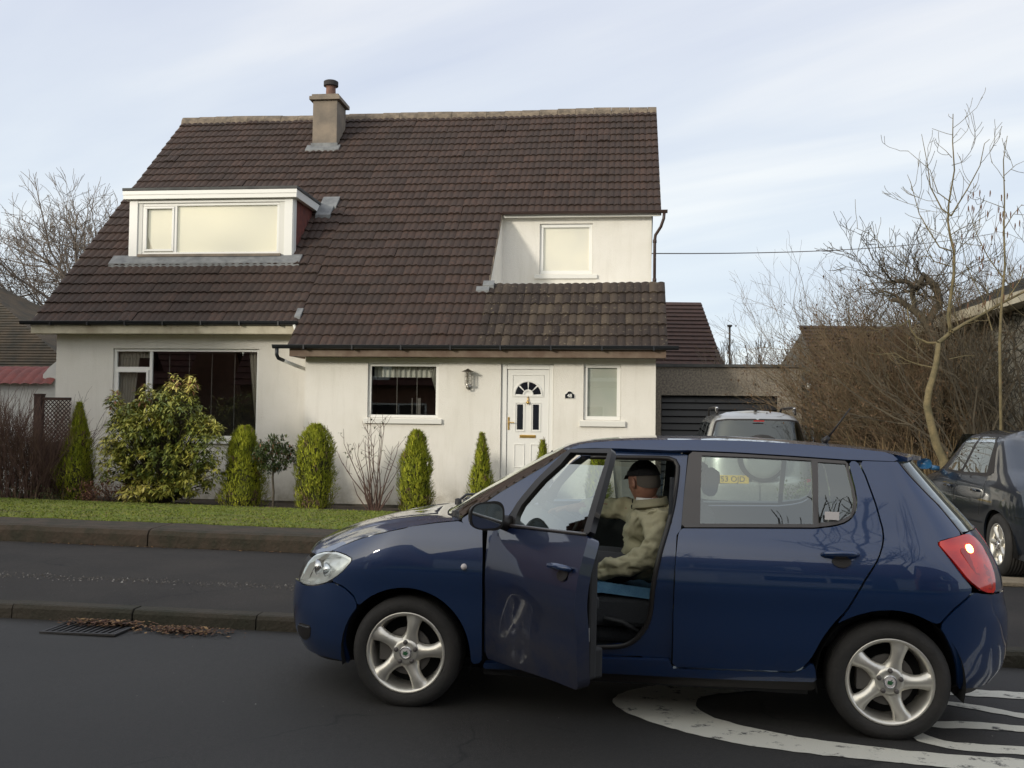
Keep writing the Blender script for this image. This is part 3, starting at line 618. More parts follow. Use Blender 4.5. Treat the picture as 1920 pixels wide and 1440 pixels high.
# front door
def doorpart():
    fr=MB(); b=.10; fr.box(-.205,-.10,b-.06,b+.03,.30,2.595); fr.box(.70,.775,b-.06,b+.03,.30,2.595); fr.box(-.10,.70,b-.06,b+.03,2.50,2.595); f=fr.build('door_frame',M['upvc'],house,bevel=.006)
    d=MB(); d.box(-.095,.695,b-.035,b+.02,.34,2.495)
    y=b-.035
    def mould(x0,x1,z0,z1,w=.016): 
        for q in ((x0,x1,z1-w,z1),(x0,x1,z0,z0+w),(x0,x0+w,z0+w,z1-w),(x1-w,x1,z0+w,z1-w)): d.box(q[0],q[1],y-.012,y-.001,q[2],q[3])
    mould(.045,.245,.66,1.10); mould(.355,.555,.66,1.10); mould(.055,.245,1.33,1.88); mould(.355,.545,1.33,1.88); mould(-.0,.60,1.98,2.40,.012)
    # fanlight moulding
    def arc(r0,r1,a0,a1,y0,y1,cx=.30,cz=2.02,n=18):
        v=[]
        for i in range(n+1):
            t=a0+(a1-a0)*i/n
            for r in (r0,r1):
                for yy in (y0,y1): v.append((cx+r*math.cos(t),yy,cz+r*math.sin(t)))
        fs=[]
        for i in range(n):
            k=i*4; fs+=[(k,k+2,k+6,k+4),(k+1,k+5,k+7,k+3),(k+2,k+3,k+7,k+6),(k,k+4,k+5,k+1)]
        return v,fs
    d.add(*arc(.245,.275,0,math.pi,y-.016,y-.001)); d.add(*arc(.07,.10,0,math.pi,y-.016,y-.001)); d.box(.025,.575,y-.016,y-.001,1.985,2.018)
    leaf=d.build('door',M['upvc'],house,bevel=.004)
    p=MB()
    for k in range(4): p.add(*arc(.105,.238,k*math.pi/4+.07,(k+1)*math.pi/4-.07,y-.008,y-.002,n=6))
    p.box(.095,.205,y-.008,y-.002,1.37,1.84); p.box(.395,.505,y-.008,y-.002,1.37,1.84); split_build(p,'pane',M['dkpane'],leaf)
    h=MB(); h.box(-.075,-.045,y-.012,y-.002,1.36,1.60); h.tube([(-.06,y-.01,1.50),(-.06,y-.05,1.50),(.05,y-.055,1.50)],.009,n=8); h.build('handle',M['brass'],leaf,bevel=.003)
    h=MB(); h.box(.15,.45,y-.016,y-.002,1.215,1.27); h.box(.165,.435,y-.022,y-.016,1.228,1.257); h.build('letter_plate',M['brass'],leaf,bevel=.003)
    h=MB(); h.tube([(.30,y-.02,1.99),(.30,y-.03,1.93),(.30,y-.035,1.88)],[.008,.012,.006],n=8); h.lathe([(.001,-.03),(.028,-.01),(.034,.012),(.02,.03),(.001,.034)],(.30,y-.035,1.87),'z',12); h.build('knocker',M['brass'],leaf,smooth=True)
    s=MB(); s.box(-.3,.87,-.36,.04,.14,.29); s.box(-.3,.87,-.66,-.36,-.02,.14); s.box(-.2,.77,.0,.09,.292,.335); s.build('doorstep',M['kerb'],f)
doorpart()
# dormer
dm=MB(); DA0,DA1,DB=-8.60,-4.95,1.85
dz0,dz1=rz(DB)-.03,6.24
W_D=(-8.32,-5.25,5.03,6.14)
wall_mb(dm,DA0,DA1,dz0,dz1+.15,DB,[W_D],.08)
do=dm.build('dormer',M['reveal'],house)
c=MB()
for x0,x1 in ((DA0-.0,DA0+.18),(DA1-.18,DA1)): c.box(x0,x1,DB-.03,DB-.002,dz0,dz1-.02)
c.box(DA0+.18,DA1-.18,DB-.022,DB-.002,6.15,6.21); split_build(c,'trim_board',M['upvc'],do,bevel=.004)
for s,a in ((1,DA1),(-1,DA0)):
    c=MB()
    v=[(a,DB,dz0),(a,3.45,rz(3.45)),(a,3.45,6.39),(a,DB,6.39)]; c.add(v,[(0,1,2,3) if s>0 else (3,2,1,0)])
    for i in range(9):   # hung tile courses
        z=5.0+i*.16; bb=max(DB,(z-2.893)/T_-.35); 
        if z<6.2 and bb<3.3: c.add([(a+s*.016,max(bb,DB+.18),z),(a+s*.016,3.4,z),(a+s*.003,3.4,z+.16),(a+s*.003,max(bb,DB+.18),z+.16)],[(0,1,2,3) if s>0 else (3,2,1,0)])
    c.build('cheek',M['hung'],do)
c=MB(); c.box(DA1-.001,DA1+.02,DB+.001,DB+.17,dz0,dz1-.02); c.box(DA0-.02,DA0+.001,DB+.001,DB+.17,dz0,dz1-.02); split_build(c,'corner_board',M['upvc'],do)
c=MB(); c.box(DA0-.13,DA1+.13,DB-.14,3.50,6.40,6.46); c.build('flat_roof',M['felt'],do,bevel=.006)
c=MB(); c.box(DA0-.11,DA1+.11,DB-.12,DB-.095,6.22,6.395); c.box(DA0-.12,DA1+.12,DB-.132,DB-.121,6.31,6.395); c.box(DA1+.085,DA1+.11,DB-.09,3.4,6.22,6.395); c.box(DA0-.11,DA0-.085,DB-.09,3.4,6.22,6.395); c.box(DA0-.08,DA1+.08,DB-.09,DB-.004,6.225,6.24); c.box(DA1+.002,DA1+.084,DB-.004,3.4,6.225,6.24); c.build('fascia',M['upvc'],do,bevel=.004)
wd=window(*W_D,DB,[('v',-7.58,.075),('c',-8.27,-7.60,5.10,6.08)],fw=.05,reveal=.06,inner=.012,innermat='blind'); wd.name='dormer_window'
c=MB(); c.box(-8.38,-5.19,DB-.075,DB+.05,4.975,5.03); c.build('sill',M['chim'],wd)
c=MB()
def onroof(a0,a1,b0,b1,h=.05):
    c.add([(a0,b0,rz(b0)+h),(a1,b0,rz(b0)+h),(a1,b1,rz(b1)+h),(a0,b1,rz(b1)+h),(a0,b0,rz(b0)),(a1,b0,rz(b0)),(a1,b1,rz(b1)),(a0,b1,rz(b1))],[(0,1,2,3),(0,4,5,1),(1,5,6,2),(3,2,6,7),(0,3,7,4)])
onroof(-8.95,-4.72,1.62,1.84,.105); onroof(-4.84,-4.50,3.02,3.30,.12); onroof(-4.84,-4.45,3.3,3.62,.11); split_build(c,'flashing',M['lead'],do)
c=MB(); onroof(-.84,-.58,.86,.96,.10); onroof(-.72,-.5,.965,1.08,.12); onroof(-4.32,-4.2,.22,.42,.10); split_build(c,'flashing',M['lead'],ro)
# chimney
ch=MB(); ch.box(-5.77,-5.14,5.55,6.32,8.0,9.56); co=ch.build('chimney',M['chim'],ro,bevel=.01)
c=MB(); c.box(-5.85,-5.06,5.47,6.40,9.565,9.66); c.box(-5.80,-5.11,5.52,6.35,9.66,9.72); c.build('chimney_cap',M['chim'],co,bevel=.008)
c=MB(); c.lathe([(.15,0),(.15,.05),(.125,.07),(.12,.28),(.14,.30)],(-5.42,5.9,9.72),'z',20); c.lathe([(.14,.30),(.185,.315),(.185,.43),(.15,.45),(.12,.45),(.12,.2)],(-5.42,5.9,9.72),'z',20,1); c.build('chimney_pot',[M['pot'],M['potrim']],co,smooth=False)
for p_ in [o for o in COL.objects if o.name in('chimney_cap','chimney_pot')]: p_.parent=ro
c=MB(); onroof(-5.90,-5.04,5.38,5.56,.10); c.box(-5.80,-5.11,5.52,5.55,8.25,8.47); c.build('flashing',M['lead'],ro)
# wall lantern, number plaque
lt=empty('wall_lantern',HO+HU*(-.82)+Vector((0,0,2.1)),-TH,label='small brushed steel wall lantern between window and front door',cat='lantern')
b=MB(); b.lathe([(.001,-.03),(.05,-.028),(.055,-.005),(.001,-.004)],(0,0,.06),'y',16); b.tube([(0,-.02,.05),(0,-.07,-.0),(0,-.12,.02),(0,-.13,.09)],.013,n=8); b.build('bracket',M['steelw'],lt,smooth=True)
b=MB(); b.lathe([(.001,.40),(.03,.385),(.11,.345),(.12,.335),(.001,.335)],(0,-.13,0),'z',20); b.build('cap',M['steelw'],lt)
b=MB(); b.lathe([(.001,.08),(.055,.085),(.055,.11),(.001,.115)],(0,-.13,0),'z',16)
for k in range(6): 
    t=k*math.pi/3; b.tube([(.055*math.cos(t),-.13+.055*math.sin(t),.1),(.055*math.cos(t),-.13+.055*math.sin(t),.335)],.005,n=5)
for z in (.17,.25): 
    b.tube([(.056*math.cos(t),-.13+.056*math.sin(t),z) for t in ngrid(0,2*math.pi,20)],.004,n=5,cap=False)
b.build('cage',M['steelw'],lt); b=MB(); b.lathe([(.001,.11),(.04,.11),(.042,.33),(.001,.33)],(0,-.13,0),'z',16); b.build('lamp_glass',M['glass'],lt)
b=MB(); b.tube([(0,-.13,.12),(0,-.13,.30)],.016,n=8); b.build('bulb',M['curtain'],lt)
pq=empty('number_plaque',HO+HU*1.085+Vector((0,0,2.02)),-TH,label='small black arched house number plaque beside the front door',cat='plaque')
def platepoly(s): 
    pts=[(-.085*s,-.055*s),(.085*s,-.055*s),(.085*s,.012*s),(.06*s,.03*s)]+[(.05*s*math.cos(t),.025*s+.045*s*math.sin(t)) for t in ngrid(.1,math.pi-.1,8)]+[(-.06*s,.03*s),(-.085*s,.012*s)]
    return pts
def plate(mb,pts,y0,y1):
    n=len(pts); mb.add([(x,y0,z) for x,z in pts]+[(x,y1,z) for x,z in pts],[tuple(range(n)),tuple(range(n,2*n))[::-1]]+[(i,i+n,(i+1)%n+n,(i+1)%n) for i in range(n)])
b=MB(); plate(b,platepoly(1.12),-.012,-.001); b.build('rim',M['reveal'],pq); b=MB(); plate(b,platepoly(1.0),-.018,-.0125); b.build('face',M['dkpane'],pq)
def text(s,size,loc,rot,m,parent,name='lettering',ext=.002,align='CENTER',sx=1,offset=0):
    cu=bpy.data.curves.new(name,'FONT'); cu.body=s; cu.size=size; cu.extrude=ext; cu.align_x=align; cu.align_y='CENTER'; cu.offset=offset
    o=bpy.data.objects.new('tmp',cu); COL.objects.link(o); bpy.context.view_layer.update()
    me=bpy.data.meshes.new_from_object(o.evaluated_get(bpy.context.evaluated_depsgraph_get())); bpy.data.objects.remove(o)
    me.materials.clear(); me.materials.append(m); o=bpy.data.objects.new(name,me); o.location=loc; o.rotation_euler=rot; o.scale=(sx,1,1); link(o,parent); return o
text('48',.088,(0,-.0195,-.012),(R(90),0,0),M['upvc'],pq,'numerals',.0015,offset=.002)
# ------------------------------------------------------------------ garage
ga=empty('garage',HO+HU*2.70+HV*1.5,-TH,label='flat roofed pebble dashed garage beside the white house',cat='garage')
g=MB(); wall_mb(g,0,2.86,-.15,2.64,0,[(.13,2.40,-.15,2.08)],.12); g.add([(2.86,0,-.15),(2.86,6,-.15),(2.86,6,2.64),(2.86,0,2.64)],[(0,1,2,3)]); g.add([(0,6,-.15),(2.86,6,-.15),(2.86,6,2.64),(0,6,2.64)],[(3,2,1,0)]); g.build('wall',M['dash'],ga)
g=MB(); g.box(-.02,2.93,-.06,6.05,2.645,2.70); g.build('roof',M['felt'],ga)
g=MB(); n=16
for i in range(n):
    z0=-.13+i*2.19/n; z1=z0+2.19/n; g.add([(.14,.11,z0),(2.39,.11,z0),(2.39,.06,z0+.02),(.14,.06,z0+.02),(2.39,.10,z1),(.14,.10,z1)],[(0,1,2,3),(3,2,4,5)])
g.build('garage_door',M['black'],ga)
g=MB(); g.box(2.865,2.95,-.02,.1,2.2,2.26); g.build('lamp_bracket',M['black'],ga); g=MB(); g.lathe([(.001,-.06),(.045,-.05),(.06,0),(.045,.05),(.001,.06)],(2.98,-.03,2.28),'z',12); g.build('security_lamp',M['upvc'],ga,smooth=True)
# roofs of houses beyond
M['tile_far']=mat('far_roof_tile',(.075,.042,.034),.9,var=(.05,.032,.028),vscale=6)
M['stone_far']=mat('far_wall',(.30,.27,.22),.9,var=(.2,.18,.14),vscale=3,bump=.5,bscale=8)
def rowtiles(mb,p0,p1,q0,q1,n,hh=.05):  # stepped courses between eave p0-p1 and ridge q0-q1
    p0,p1,q0,q1=map(Vector,(p0,p1,q0,q1)); nn=(p1-p0).cross(q0-p0).normalized()
    if nn.z<0: nn=-nn
    for i in range(n):
        a=p0.lerp(q0,i/n);b=p1.lerp(q1,i/n);c=p1.lerp(q1,(i+1)/n);d=p0.lerp(q0,(i+1)/n); mb.add([a+nn*hh,b+nn*hh,c,d,a,b],[(0,1,2,3),(4,5,1,0)],col=(i*.37)%1)
bh=empty('background_house',(5.2,34,0),0,label='red brown tiled roof of a house behind the garage',cat='house')
g=MB(); rowtiles(g,(-4,-1.2,2.6),(2.15,-1.2,2.6),(-4,2.2,5.98),(1.72,2.2,5.98),22); g.add([(1.72,2.2,5.98),(2.15,-1.2,2.6),(2.15,5,2.6)],[(0,1,2)]); g.add([(-4,2.2,5.98),(1.72,2.2,5.98),(2.15,5,2.6),(-4,5,2.6)],[(3,2,1,0)]); g.build('roof',M['tile_far'],bh)
g=MB(); g.box(-4,1.9,-.8,4.6,-.5,2.7); g.build('wall',M['stone_far'],bh)
g=MB(); g.tube([(2.3,0,2.5),(2.3,0,4.85)],.035,n=8); g.lathe([(.035,0),(.09,.05),(.09,.09),(.03,.10)],(2.3,0,4.85),'z',10); g.build('flue',M['felt'],bh)
# neighbour on the right
nb=empty('neighbour_bungalow',(6.98,12.2,0),-TH,label='stone walled bungalow with dark roof behind the bare trees at right',cat='house')
M['rubble']=mat('rubble_stone',(.36,.34,.28),.9,var=(.13,.12,.10),vscale=6,bump=1,bscale=9,bdist=.05)
g=MB(); g.box(0,8,0,5.4,-.3,3.30); g.build('wall',M['rubble'],nb)
t=M['rubble'].node_tree; vo=t.nodes.new('ShaderNodeTexVoronoi'); vo.feature='DISTANCE_TO_EDGE'; vo.inputs['Scale'].default_value=5.5; co_=t.nodes.new('ShaderNodeTexCoord'); mpn=t.nodes.new('ShaderNodeMapping'); mpn.inputs['Scale'].default_value=(1,1,1.9); t.links.new(co_.outputs['Object'],mpn.inputs[0]); t.links.new(mpn.outputs[0],vo.inputs['Vector'])
rr_=t.nodes.new('ShaderNodeValToRGB'); rr_.color_ramp.elements[0].position=.02; rr_.color_ramp.elements[0].color=(.12,.12,.12,1); rr_.color_ramp.elements[1].position=.09; t.links.new(vo.outputs['Distance'],rr_.inputs[0])
p=t.nodes['Principled BSDF']; old=p.inputs['Base Color'].links[0].from_socket; mu=t.nodes.new('ShaderNodeMixRGB'); mu.blend_type='MULTIPLY'; mu.inputs[0].default_value=1; t.links.new(old,mu.inputs[1]); t.links.new(rr_.outputs[0],mu.inputs[2]); t.links.new(mu.outputs[0],p.inputs['Base Color'])
g=MB(); rowtiles(g,(-.35,5.7,3.33),(-.35,-.3,3.33),(3.6,5.7,5.1),(3.6,-.3,5.1),14,.03); g.add([(3.6,-.3,5.1),(3.6,5.7,5.1),(8.3,5.7,3.33),(8.3,-.3,3.33)],[(0,1,2,3)]); g.add([(-.35,-.3,3.33),(8.3,-.3,3.33),(3.6,-.3,5.1)],[(0,1,2)]); g.add([(-.35,5.7,3.33),(8.3,5.7,3.33),(3.6,5.7,5.1)],[(0,1,2)]); g.build('roof',M['felt'],nb)
g=MB(); g.box(-.40,-.36,-.3,5.7,3.17,3.32); g.box(-.36,-.02,-.3,5.7,3.19,3.21); g.build('fascia',M['fascia_c'],nb)
nb2=empty('gabled_outbuilding',(8.1,26,0),0,label='brown gabled outbuilding half hidden behind the brown shrubs',cat='outbuilding')
g=MB(); g.box(.2,7,0,5,-.3,3.2); g.add([(.2,0,3.2),(.2,5,3.2),(.35,2.5,4.3)],[(0,1,2)]); g.build('wall',M['stone_far'],nb2)
g=MB(); rowtiles(g,(-.1,-.4,2.9),(7.3,-.4,2.9),(.15,2.5,4.4),(7.3,2.5,4.4),12); g.build('roof',M['tile_far'],nb2)
# left neighbour
M['wall_lt']=mat('white_wall_left',(.66,.66,.64),.9,var=(.58,.58,.56),vscale=2,bump=.3)
M['redtile']=mat('red_pantile',(.22,.055,.045),.7,var=(.15,.045,.04),vscale=5,bump=.3)
ob=empty('white_outbuilding',(-12.9,22.6,0),-TH,label='white rendered outbuilding wall with rounded dark red tile coping',cat='outbuilding')
g=MB(); g.box(-5,2.15,0,3,-.4,2.28); g.add([(2.3,-.03,2.0),(3.2,-.03,2.0),(3.2,-.03,3.0),(2.75,-.03,2.86),(2.45,-.03,2.62),(2.3,-.03,2.45)],[(0,1,2,3,4,5)]); g.box(2.15,3.3,-.02,3,-.4,2.3); g.build('wall',M['wall_lt'],ob)
g=MB(); 
for i in range(31):
    x=-5+i*.245; 
    if x>2.4: break
    g.grid(lambda u,v:(x+u*.25,-.20+.9*v,2.22+.42*math.sin(min(1,v*1.1)*1.57)+.03*math.sin(u*3.14)),ngrid(0,1,4),ngrid(0,1,6),flip=True)
g.build('coping',M['redtile'],ob)
g=MB(); v=[]
for t in ngrid(0,1,8): x=.05+t*.75; z=1.9+.13*math.sin(t*3.14); v+=[(x,-.02,z),(x,-.02,z+.09)]
g.add(v,[(2*i,2*i+2,2*i+3,2*i+1) for i in range(8)]); g.build('arch_course',M['chim'],ob)
hl=empty('left_neighbour_house',(-12.6,24.5,-.2),-TH,label='house at far left with dark roof and white gable',cat='house')
g=MB(); e0,e1,e2,e3=(-9,-1,2.5),(2.8,-1,2.5),(2.8,7,2.5),(-9,7,2.5)
rowtiles(g,e0,e1,(-9,2.5,5.75),(-3.0,2.5,5.75),44,.022); g.add([e1,e2,(-3.0,2.5,5.75)],[(0,1,2)]); g.add([e2,e3,(-9,2.5,5.75),(-3,2.5,5.75)],[(0,1,2,3)])
M['mossroof']=mat('mossy_brown_roof',(.10,.075,.05),.95,var=(.05,.045,.035),vscale=2.5,bump=.5); g.build('roof',M['mossroof'],hl)
g=MB(); g.box(-8.6,2.4,-.6,6.6,-.4,2.55); g.build('wall',M['stone_far'],hl)
hg=empty('white_gabled_house',(-15.45,27,-.45),0,label='white gable with dark steep roof at the left picture edge',cat='house')
g=MB(); g.add([(-3.2,0,.0),(1.6,0,0),(1.6,0,3.65),(0,0,6.6),(-3.2,0,1.0)],[(0,1,2,3,4)]); g.add([(1.6,0,0),(1.6,1,0),(1.6,1,3.65),(1.6,0,3.65)],[(0,1,2,3)]); g.build('wall',M['wall_lt'],hg)
g=MB(); g.add([(0,-.2,6.75),(1.85,-.2,3.3),(1.85,1.2,3.3),(0,1.2,6.75),(0,-.2,6.6),(1.70,-.2,3.3),(-3.4,-.2,1.0),(-3.4,1.2,1.0)],[(0,1,2,3),(0,4,5,1),(0,3,7,6)]); g.build('roof',M['felt'],hg)
# trellis fence
fe=empty('trellis_fence',(-9.62,19.95,-.35),-TH,label='dark brown trellis fence with square post left of the white house',cat='fence')
M['fencew']=mat('brown_timber',(.055,.028,.02),.8,var=(.035,.02,.016),vscale=6)
g=MB(); g.box(0,.15,-.07,.07,0,2.28); g.box(-.01,.16,-.08,.08,2.28,2.31); g.build('post',M['fencew'],fe)
g=MB(); g.box(.15,.75,-.02,.02,2.18,2.24); g.box(.15,.75,-.02,.02,1.28,1.34)
for k in range(-9,8):
    for s in (1,-1):
        x0=.15+k*.085 if s>0 else .15+k*.085+.0; pts=[]
        # diagonal lath clipped to the panel
        for t in (0.,1.):
            pass
        xa,za,xb,zb=(x0,1.34,x0+.84,2.18) if s>0 else (x0+.84,1.34,x0,2.18)
        def clip(xa,za,xb,zb):
            lo,hi=.15,.75
            if xa>xb: xa,za,xb,zb=xb,zb,xa,za
            if xb<=lo or xa>=hi: return None
            if xa<lo: f=(lo-xa)/(xb-xa); xa,za=lo,za+(zb-za)*f
            if xb>hi: f=(hi-xa)/(xb-xa); xb,zb=hi,za+(zb-za)*f
            return xa,za,xb,zb
        q=clip(xa,za,xb,zb)
        if q: 
            d=Vector((q[2]-q[0],0,q[3]-q[1])); 
            if d.length>.05: 
                nn=Vector((-d.z,0,d.x)).normalized()*.011; p0=Vector((q[0],.006*s,q[1])); p1=Vector((q[2],.006*s,q[3])); g.add([p0-nn,p0+nn,p1+nn,p1-nn],[(0,1,2,3)])
g.box(.15,.75,-.012,.012,.05,1.28); g.build('trellis_panel',M['fencew'],fe)
# overhead wires
def wire(name,p0,p1,sag,r,label):
    b=MB(); p0,p1=Vector(p0),Vector(p1); b.tube([p0.lerp(p1,t)-Vector((0,0,sag*4*t*(1-t))) for t in ngrid(0,1,16)],r,n=4); tag(b.build(name,M['wire']),label,'cable')
wire('telephone_wire',HO+HU*2.67+HV*4+Vector((0,0,5.35)),(22,45,10.4),.25,.012,'thin telephone wire running right from the house wall')
for i,(z,l) in enumerate(((8.3,'highest'),(7.3,'second highest'),(6.6,'third highest'),(5.9,'lowest'))):
    wire('overhead_wire',(-40,48,z+1.2),(-15.5,44,z),.3,.011,l+' of the four thin wires at the left edge')

# ------------------------------------------------------------------ plants
def at(px,c,z=None):
    """point on the street row c seen in column px of the photograph"""
    k=(px-960)/1850.; Y=c/(math.cos(TH)+k*math.sin(TH)); return Vector((k*Y,Y,gardz(c) if z is None else z))
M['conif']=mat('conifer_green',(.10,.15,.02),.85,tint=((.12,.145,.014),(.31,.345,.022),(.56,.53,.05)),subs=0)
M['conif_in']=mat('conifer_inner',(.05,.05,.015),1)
M['dry']=mat('dry_twig',(.19,.13,.07),.9)
M['twig']=mat('twig_grey',(.17,.14,.115),.9); M['twig_red']=mat('twig_purple',(.085,.045,.038),.9,var=(.13,.08,.055),vscale=8)
M['bark_pale']=mat('bark_pale',(.21,.165,.085),.9,var=(.11,.095,.05),vscale=7,bump=.5); M['bark_dark']=mat('bark_dark',(.060,.050,.036),.95,var=(.10,.082,.055),vscale=6,bump=.6)
M['twig_br']=mat('twig_brown',(.155,.10,.058),.9,var=(.09,.076,.042),vscale=3)
M['reed']=mat('dead_stem',(.24,.165,.08),.9,var=(.12,.085,.045),vscale=4)
M['pieris']=mat('glossy_leaf',(.08,.12,.02),.45,tint=((.040,.062,.016),(.13,.165,.03),(.38,.37,.06),(.70,.60,.16)))
M['redleaf']=mat('reddish_leaf',(.2,.08,.04),.6,tint=((.16,.06,.035),(.30,.14,.06)))
M['leafdk']=mat('evergreen_leaf',(.05,.08,.02),.5,tint=((.025,.045,.012),(.06,.09,.022),(.13,.15,.04)))
M['beech']=mat('beech_leaf',(.16,.08,.04),.85,tint=((.05,.030,.018),(.10,.058,.030),(.17,.10,.05)))
M['catkin']=mat('catkin',(.14,.07,.04),.9)
def leaf(mb,p,d,L,W,col,up=Vector((0,0,1)),fold=.15):
    d=d.normalized(); s=d.cross(up); s=s.normalized() if s.length>1e-3 else Vector((1,0,0)); n=s.cross(d)
    mb.add([p,p+d*L*.5+s*W*.5+n*fold*W,p+d*L,p+d*L*.5-s*W*.5+n*fold*W],[(0,1,2),(0,2,3)],col=col)
def conifer(px,c,h,w,shape,seed,label,dry=12,lean=0,n=8000):
    dry*=3
    rr=random.Random(seed); p=at(px,c); root=empty('conifer',p,0,label=label,cat='conifer',group='dwarf conifers in the front flower bed')
    def rad(t):
        return w/2*max(0,np.interp(t,[x for x,_ in shape],[y for _,y in shape]))
    core=MB()
    def cp(u,v):
        r=rad(v)*.72*(1+.12*noise.noise(Vector((math.cos(u)*2,math.sin(u)*2,v*6+seed)))); return (r*math.cos(u)+lean*v,r*math.sin(u),.04+v*(h*.93))
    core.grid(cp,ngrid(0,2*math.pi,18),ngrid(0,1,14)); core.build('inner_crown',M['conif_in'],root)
    f=MB(); f2=MB()
    for i in range(n):
        t=min(.985,rr.random()**.9); u=rr.uniform(0,6.283); bump=1+.42*noise.noise(Vector((math.cos(u)*1.6,math.sin(u)*1.6,t*5+seed)))+.16*noise.noise(Vector((math.cos(u)*6,math.sin(u)*6,t*16+seed)))
        r=rad(t)*bump*rr.uniform(.74,1.02); q=Vector((r*math.cos(u)+lean*t,r*math.sin(u),.03+t*h*.95))
        d=Vector((math.cos(u)*rr.uniform(.1,1.1)+rr.gauss(0,.25),math.sin(u)*rr.uniform(.1,1.1)+rr.gauss(0,.25),rr.uniform(.5,1.3))).normalized(); L=rr.uniform(.03,.08)*(1.35 if rr.random()<.12 else 1)*(1.0 if t<.9 else .9)
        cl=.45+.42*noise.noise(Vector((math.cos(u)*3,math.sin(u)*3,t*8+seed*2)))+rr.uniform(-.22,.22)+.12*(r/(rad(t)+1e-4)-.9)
        s=Vector((-math.sin(u),math.cos(u),rr.uniform(-.5,.5))).normalized()*rr.uniform(.006,.014)
        br_=noise.noise(Vector((math.cos(u)*2.2+9,math.sin(u)*2.2,t*6+seed*3)))+.25*(t<.18); (f2 if br_>.42 and rr.random()<.6 else f).add([q-s,q+s,q+d*L+s*.3,q+d*L-s*.3],[(0,1,2,3)],col=max(0,min(1,cl)))
    f.build('foliage',M['conif'],root,cols=True); f2.build('dead_sprays',M['dry'],root)
    b=MB()
    for i in range(dry):
        u=rr.uniform(0,6.283); tt=rr.uniform(.6,.97); q=Vector((rad(tt)*.9*math.cos(u)+lean,rad(tt)*.9*math.sin(u),h*tt*.95)); e=q+Vector((rr.uniform(-.04,.04),rr.uniform(-.04,.04),rr.uniform(.08,.17)))
        b.tube([q,q.lerp(e,.5)+Vector((rr.uniform(-.01,.01),0,0)),e],.0035,.0015,n=4,cap=False)
        for k in range(3): 
            m_=q.lerp(e,rr.uniform(.3,.9)); b.tube([m_,m_+Vector((rr.uniform(-.03,.03),rr.uniform(-.03,.03),rr.uniform(.02,.05)))],.002,.001,n=3,cap=False)
    for i in range(40):
        u=rr.uniform(0,6.283); t=rr.uniform(.02,.22); r=rad(t)*1.0; q=Vector((r*math.cos(u),r*math.sin(u),t*h)); b.tube([q,q+Vector((rr.uniform(-.04,.04),rr.uniform(-.04,.04),rr.uniform(.03,.09)))],.003,.001,n=3,cap=False)
    b.tube([(0,0,-.12),(0,0,.12)],.035,n=6)
    b.build('twigs',M['dry'],root)
CONE=[(0,.82),(.12,1.0),(.3,.97),(.5,.72),(.7,.46),(.85,.26),(.95,.12),(1,.02)]
COLM=[(0,.88),(.12,1.0),(.35,.98),(.6,.84),(.78,.64),(.9,.44),(.97,.22),(1,.04)]
FAT=[(0,.80),(.15,.92),(.4,.98),(.62,1.0),(.8,.80),(.9,.58),(.97,.32),(1,.06)]
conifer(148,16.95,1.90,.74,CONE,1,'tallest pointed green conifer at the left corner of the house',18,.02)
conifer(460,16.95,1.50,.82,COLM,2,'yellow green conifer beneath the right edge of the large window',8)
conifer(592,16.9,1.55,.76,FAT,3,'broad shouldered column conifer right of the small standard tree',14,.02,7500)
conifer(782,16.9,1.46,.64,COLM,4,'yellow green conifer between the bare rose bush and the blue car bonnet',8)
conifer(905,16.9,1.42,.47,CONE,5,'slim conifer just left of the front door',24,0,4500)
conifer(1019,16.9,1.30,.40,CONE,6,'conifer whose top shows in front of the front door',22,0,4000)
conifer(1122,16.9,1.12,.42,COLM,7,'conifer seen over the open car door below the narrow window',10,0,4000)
# spiky dry leader beside the last conifer
def tubes_tree(mb,start,dirv,L,r,depth,rr,spread=.5,n=5,up=.12,kids=(2,4),shrink=.72,wob=.12,minr=.0025,tips=None):
    stack=[(Vector(start),Vector(dirv).normalized(),L,r,depth)]
    while stack:
        p,d,L_,r_,dp=stack.pop(); k=4; pts=[p]; q=p.copy(); dd=d.copy()
        for i in range(k):
            dd=(dd+Vector((rr.gauss(0,wob),rr.gauss(0,wob),rr.gauss(0,wob)+up))).normalized(); q=q+dd*(L_/k); pts.append(q.copy())
        r2=max(minr,r_*shrink*.8); mb.tube(pts,r_,r2,n=max(3,n-(3 if dp<2 else 1 if dp<4 else 0)),cap=False)
        if dp<=0:
            if tips is not None: tips.append((q.copy(),dd.copy()))
            continue
        m_=rr.randint(*kids)
        for j in range(m_):
            f=rr.uniform(.35,1.0) if j else 1.0; idx=min(k,max(1,int(round(f*k)))); base=pts[idx]
            a=dd.orthogonal().normalized(); a.rotate(Matrix.Rotation(rr.uniform(0,6.283),3,dd)); nd=(dd+a*rr.uniform(spread*.5,spread*1.3)*(1 if j else .4)).normalized()
            stack.append((base,nd,L_*rr.uniform(shrink*.8,shrink*1.15),max(minr,r_*(.75 if j==0 else .55)),dp-1))
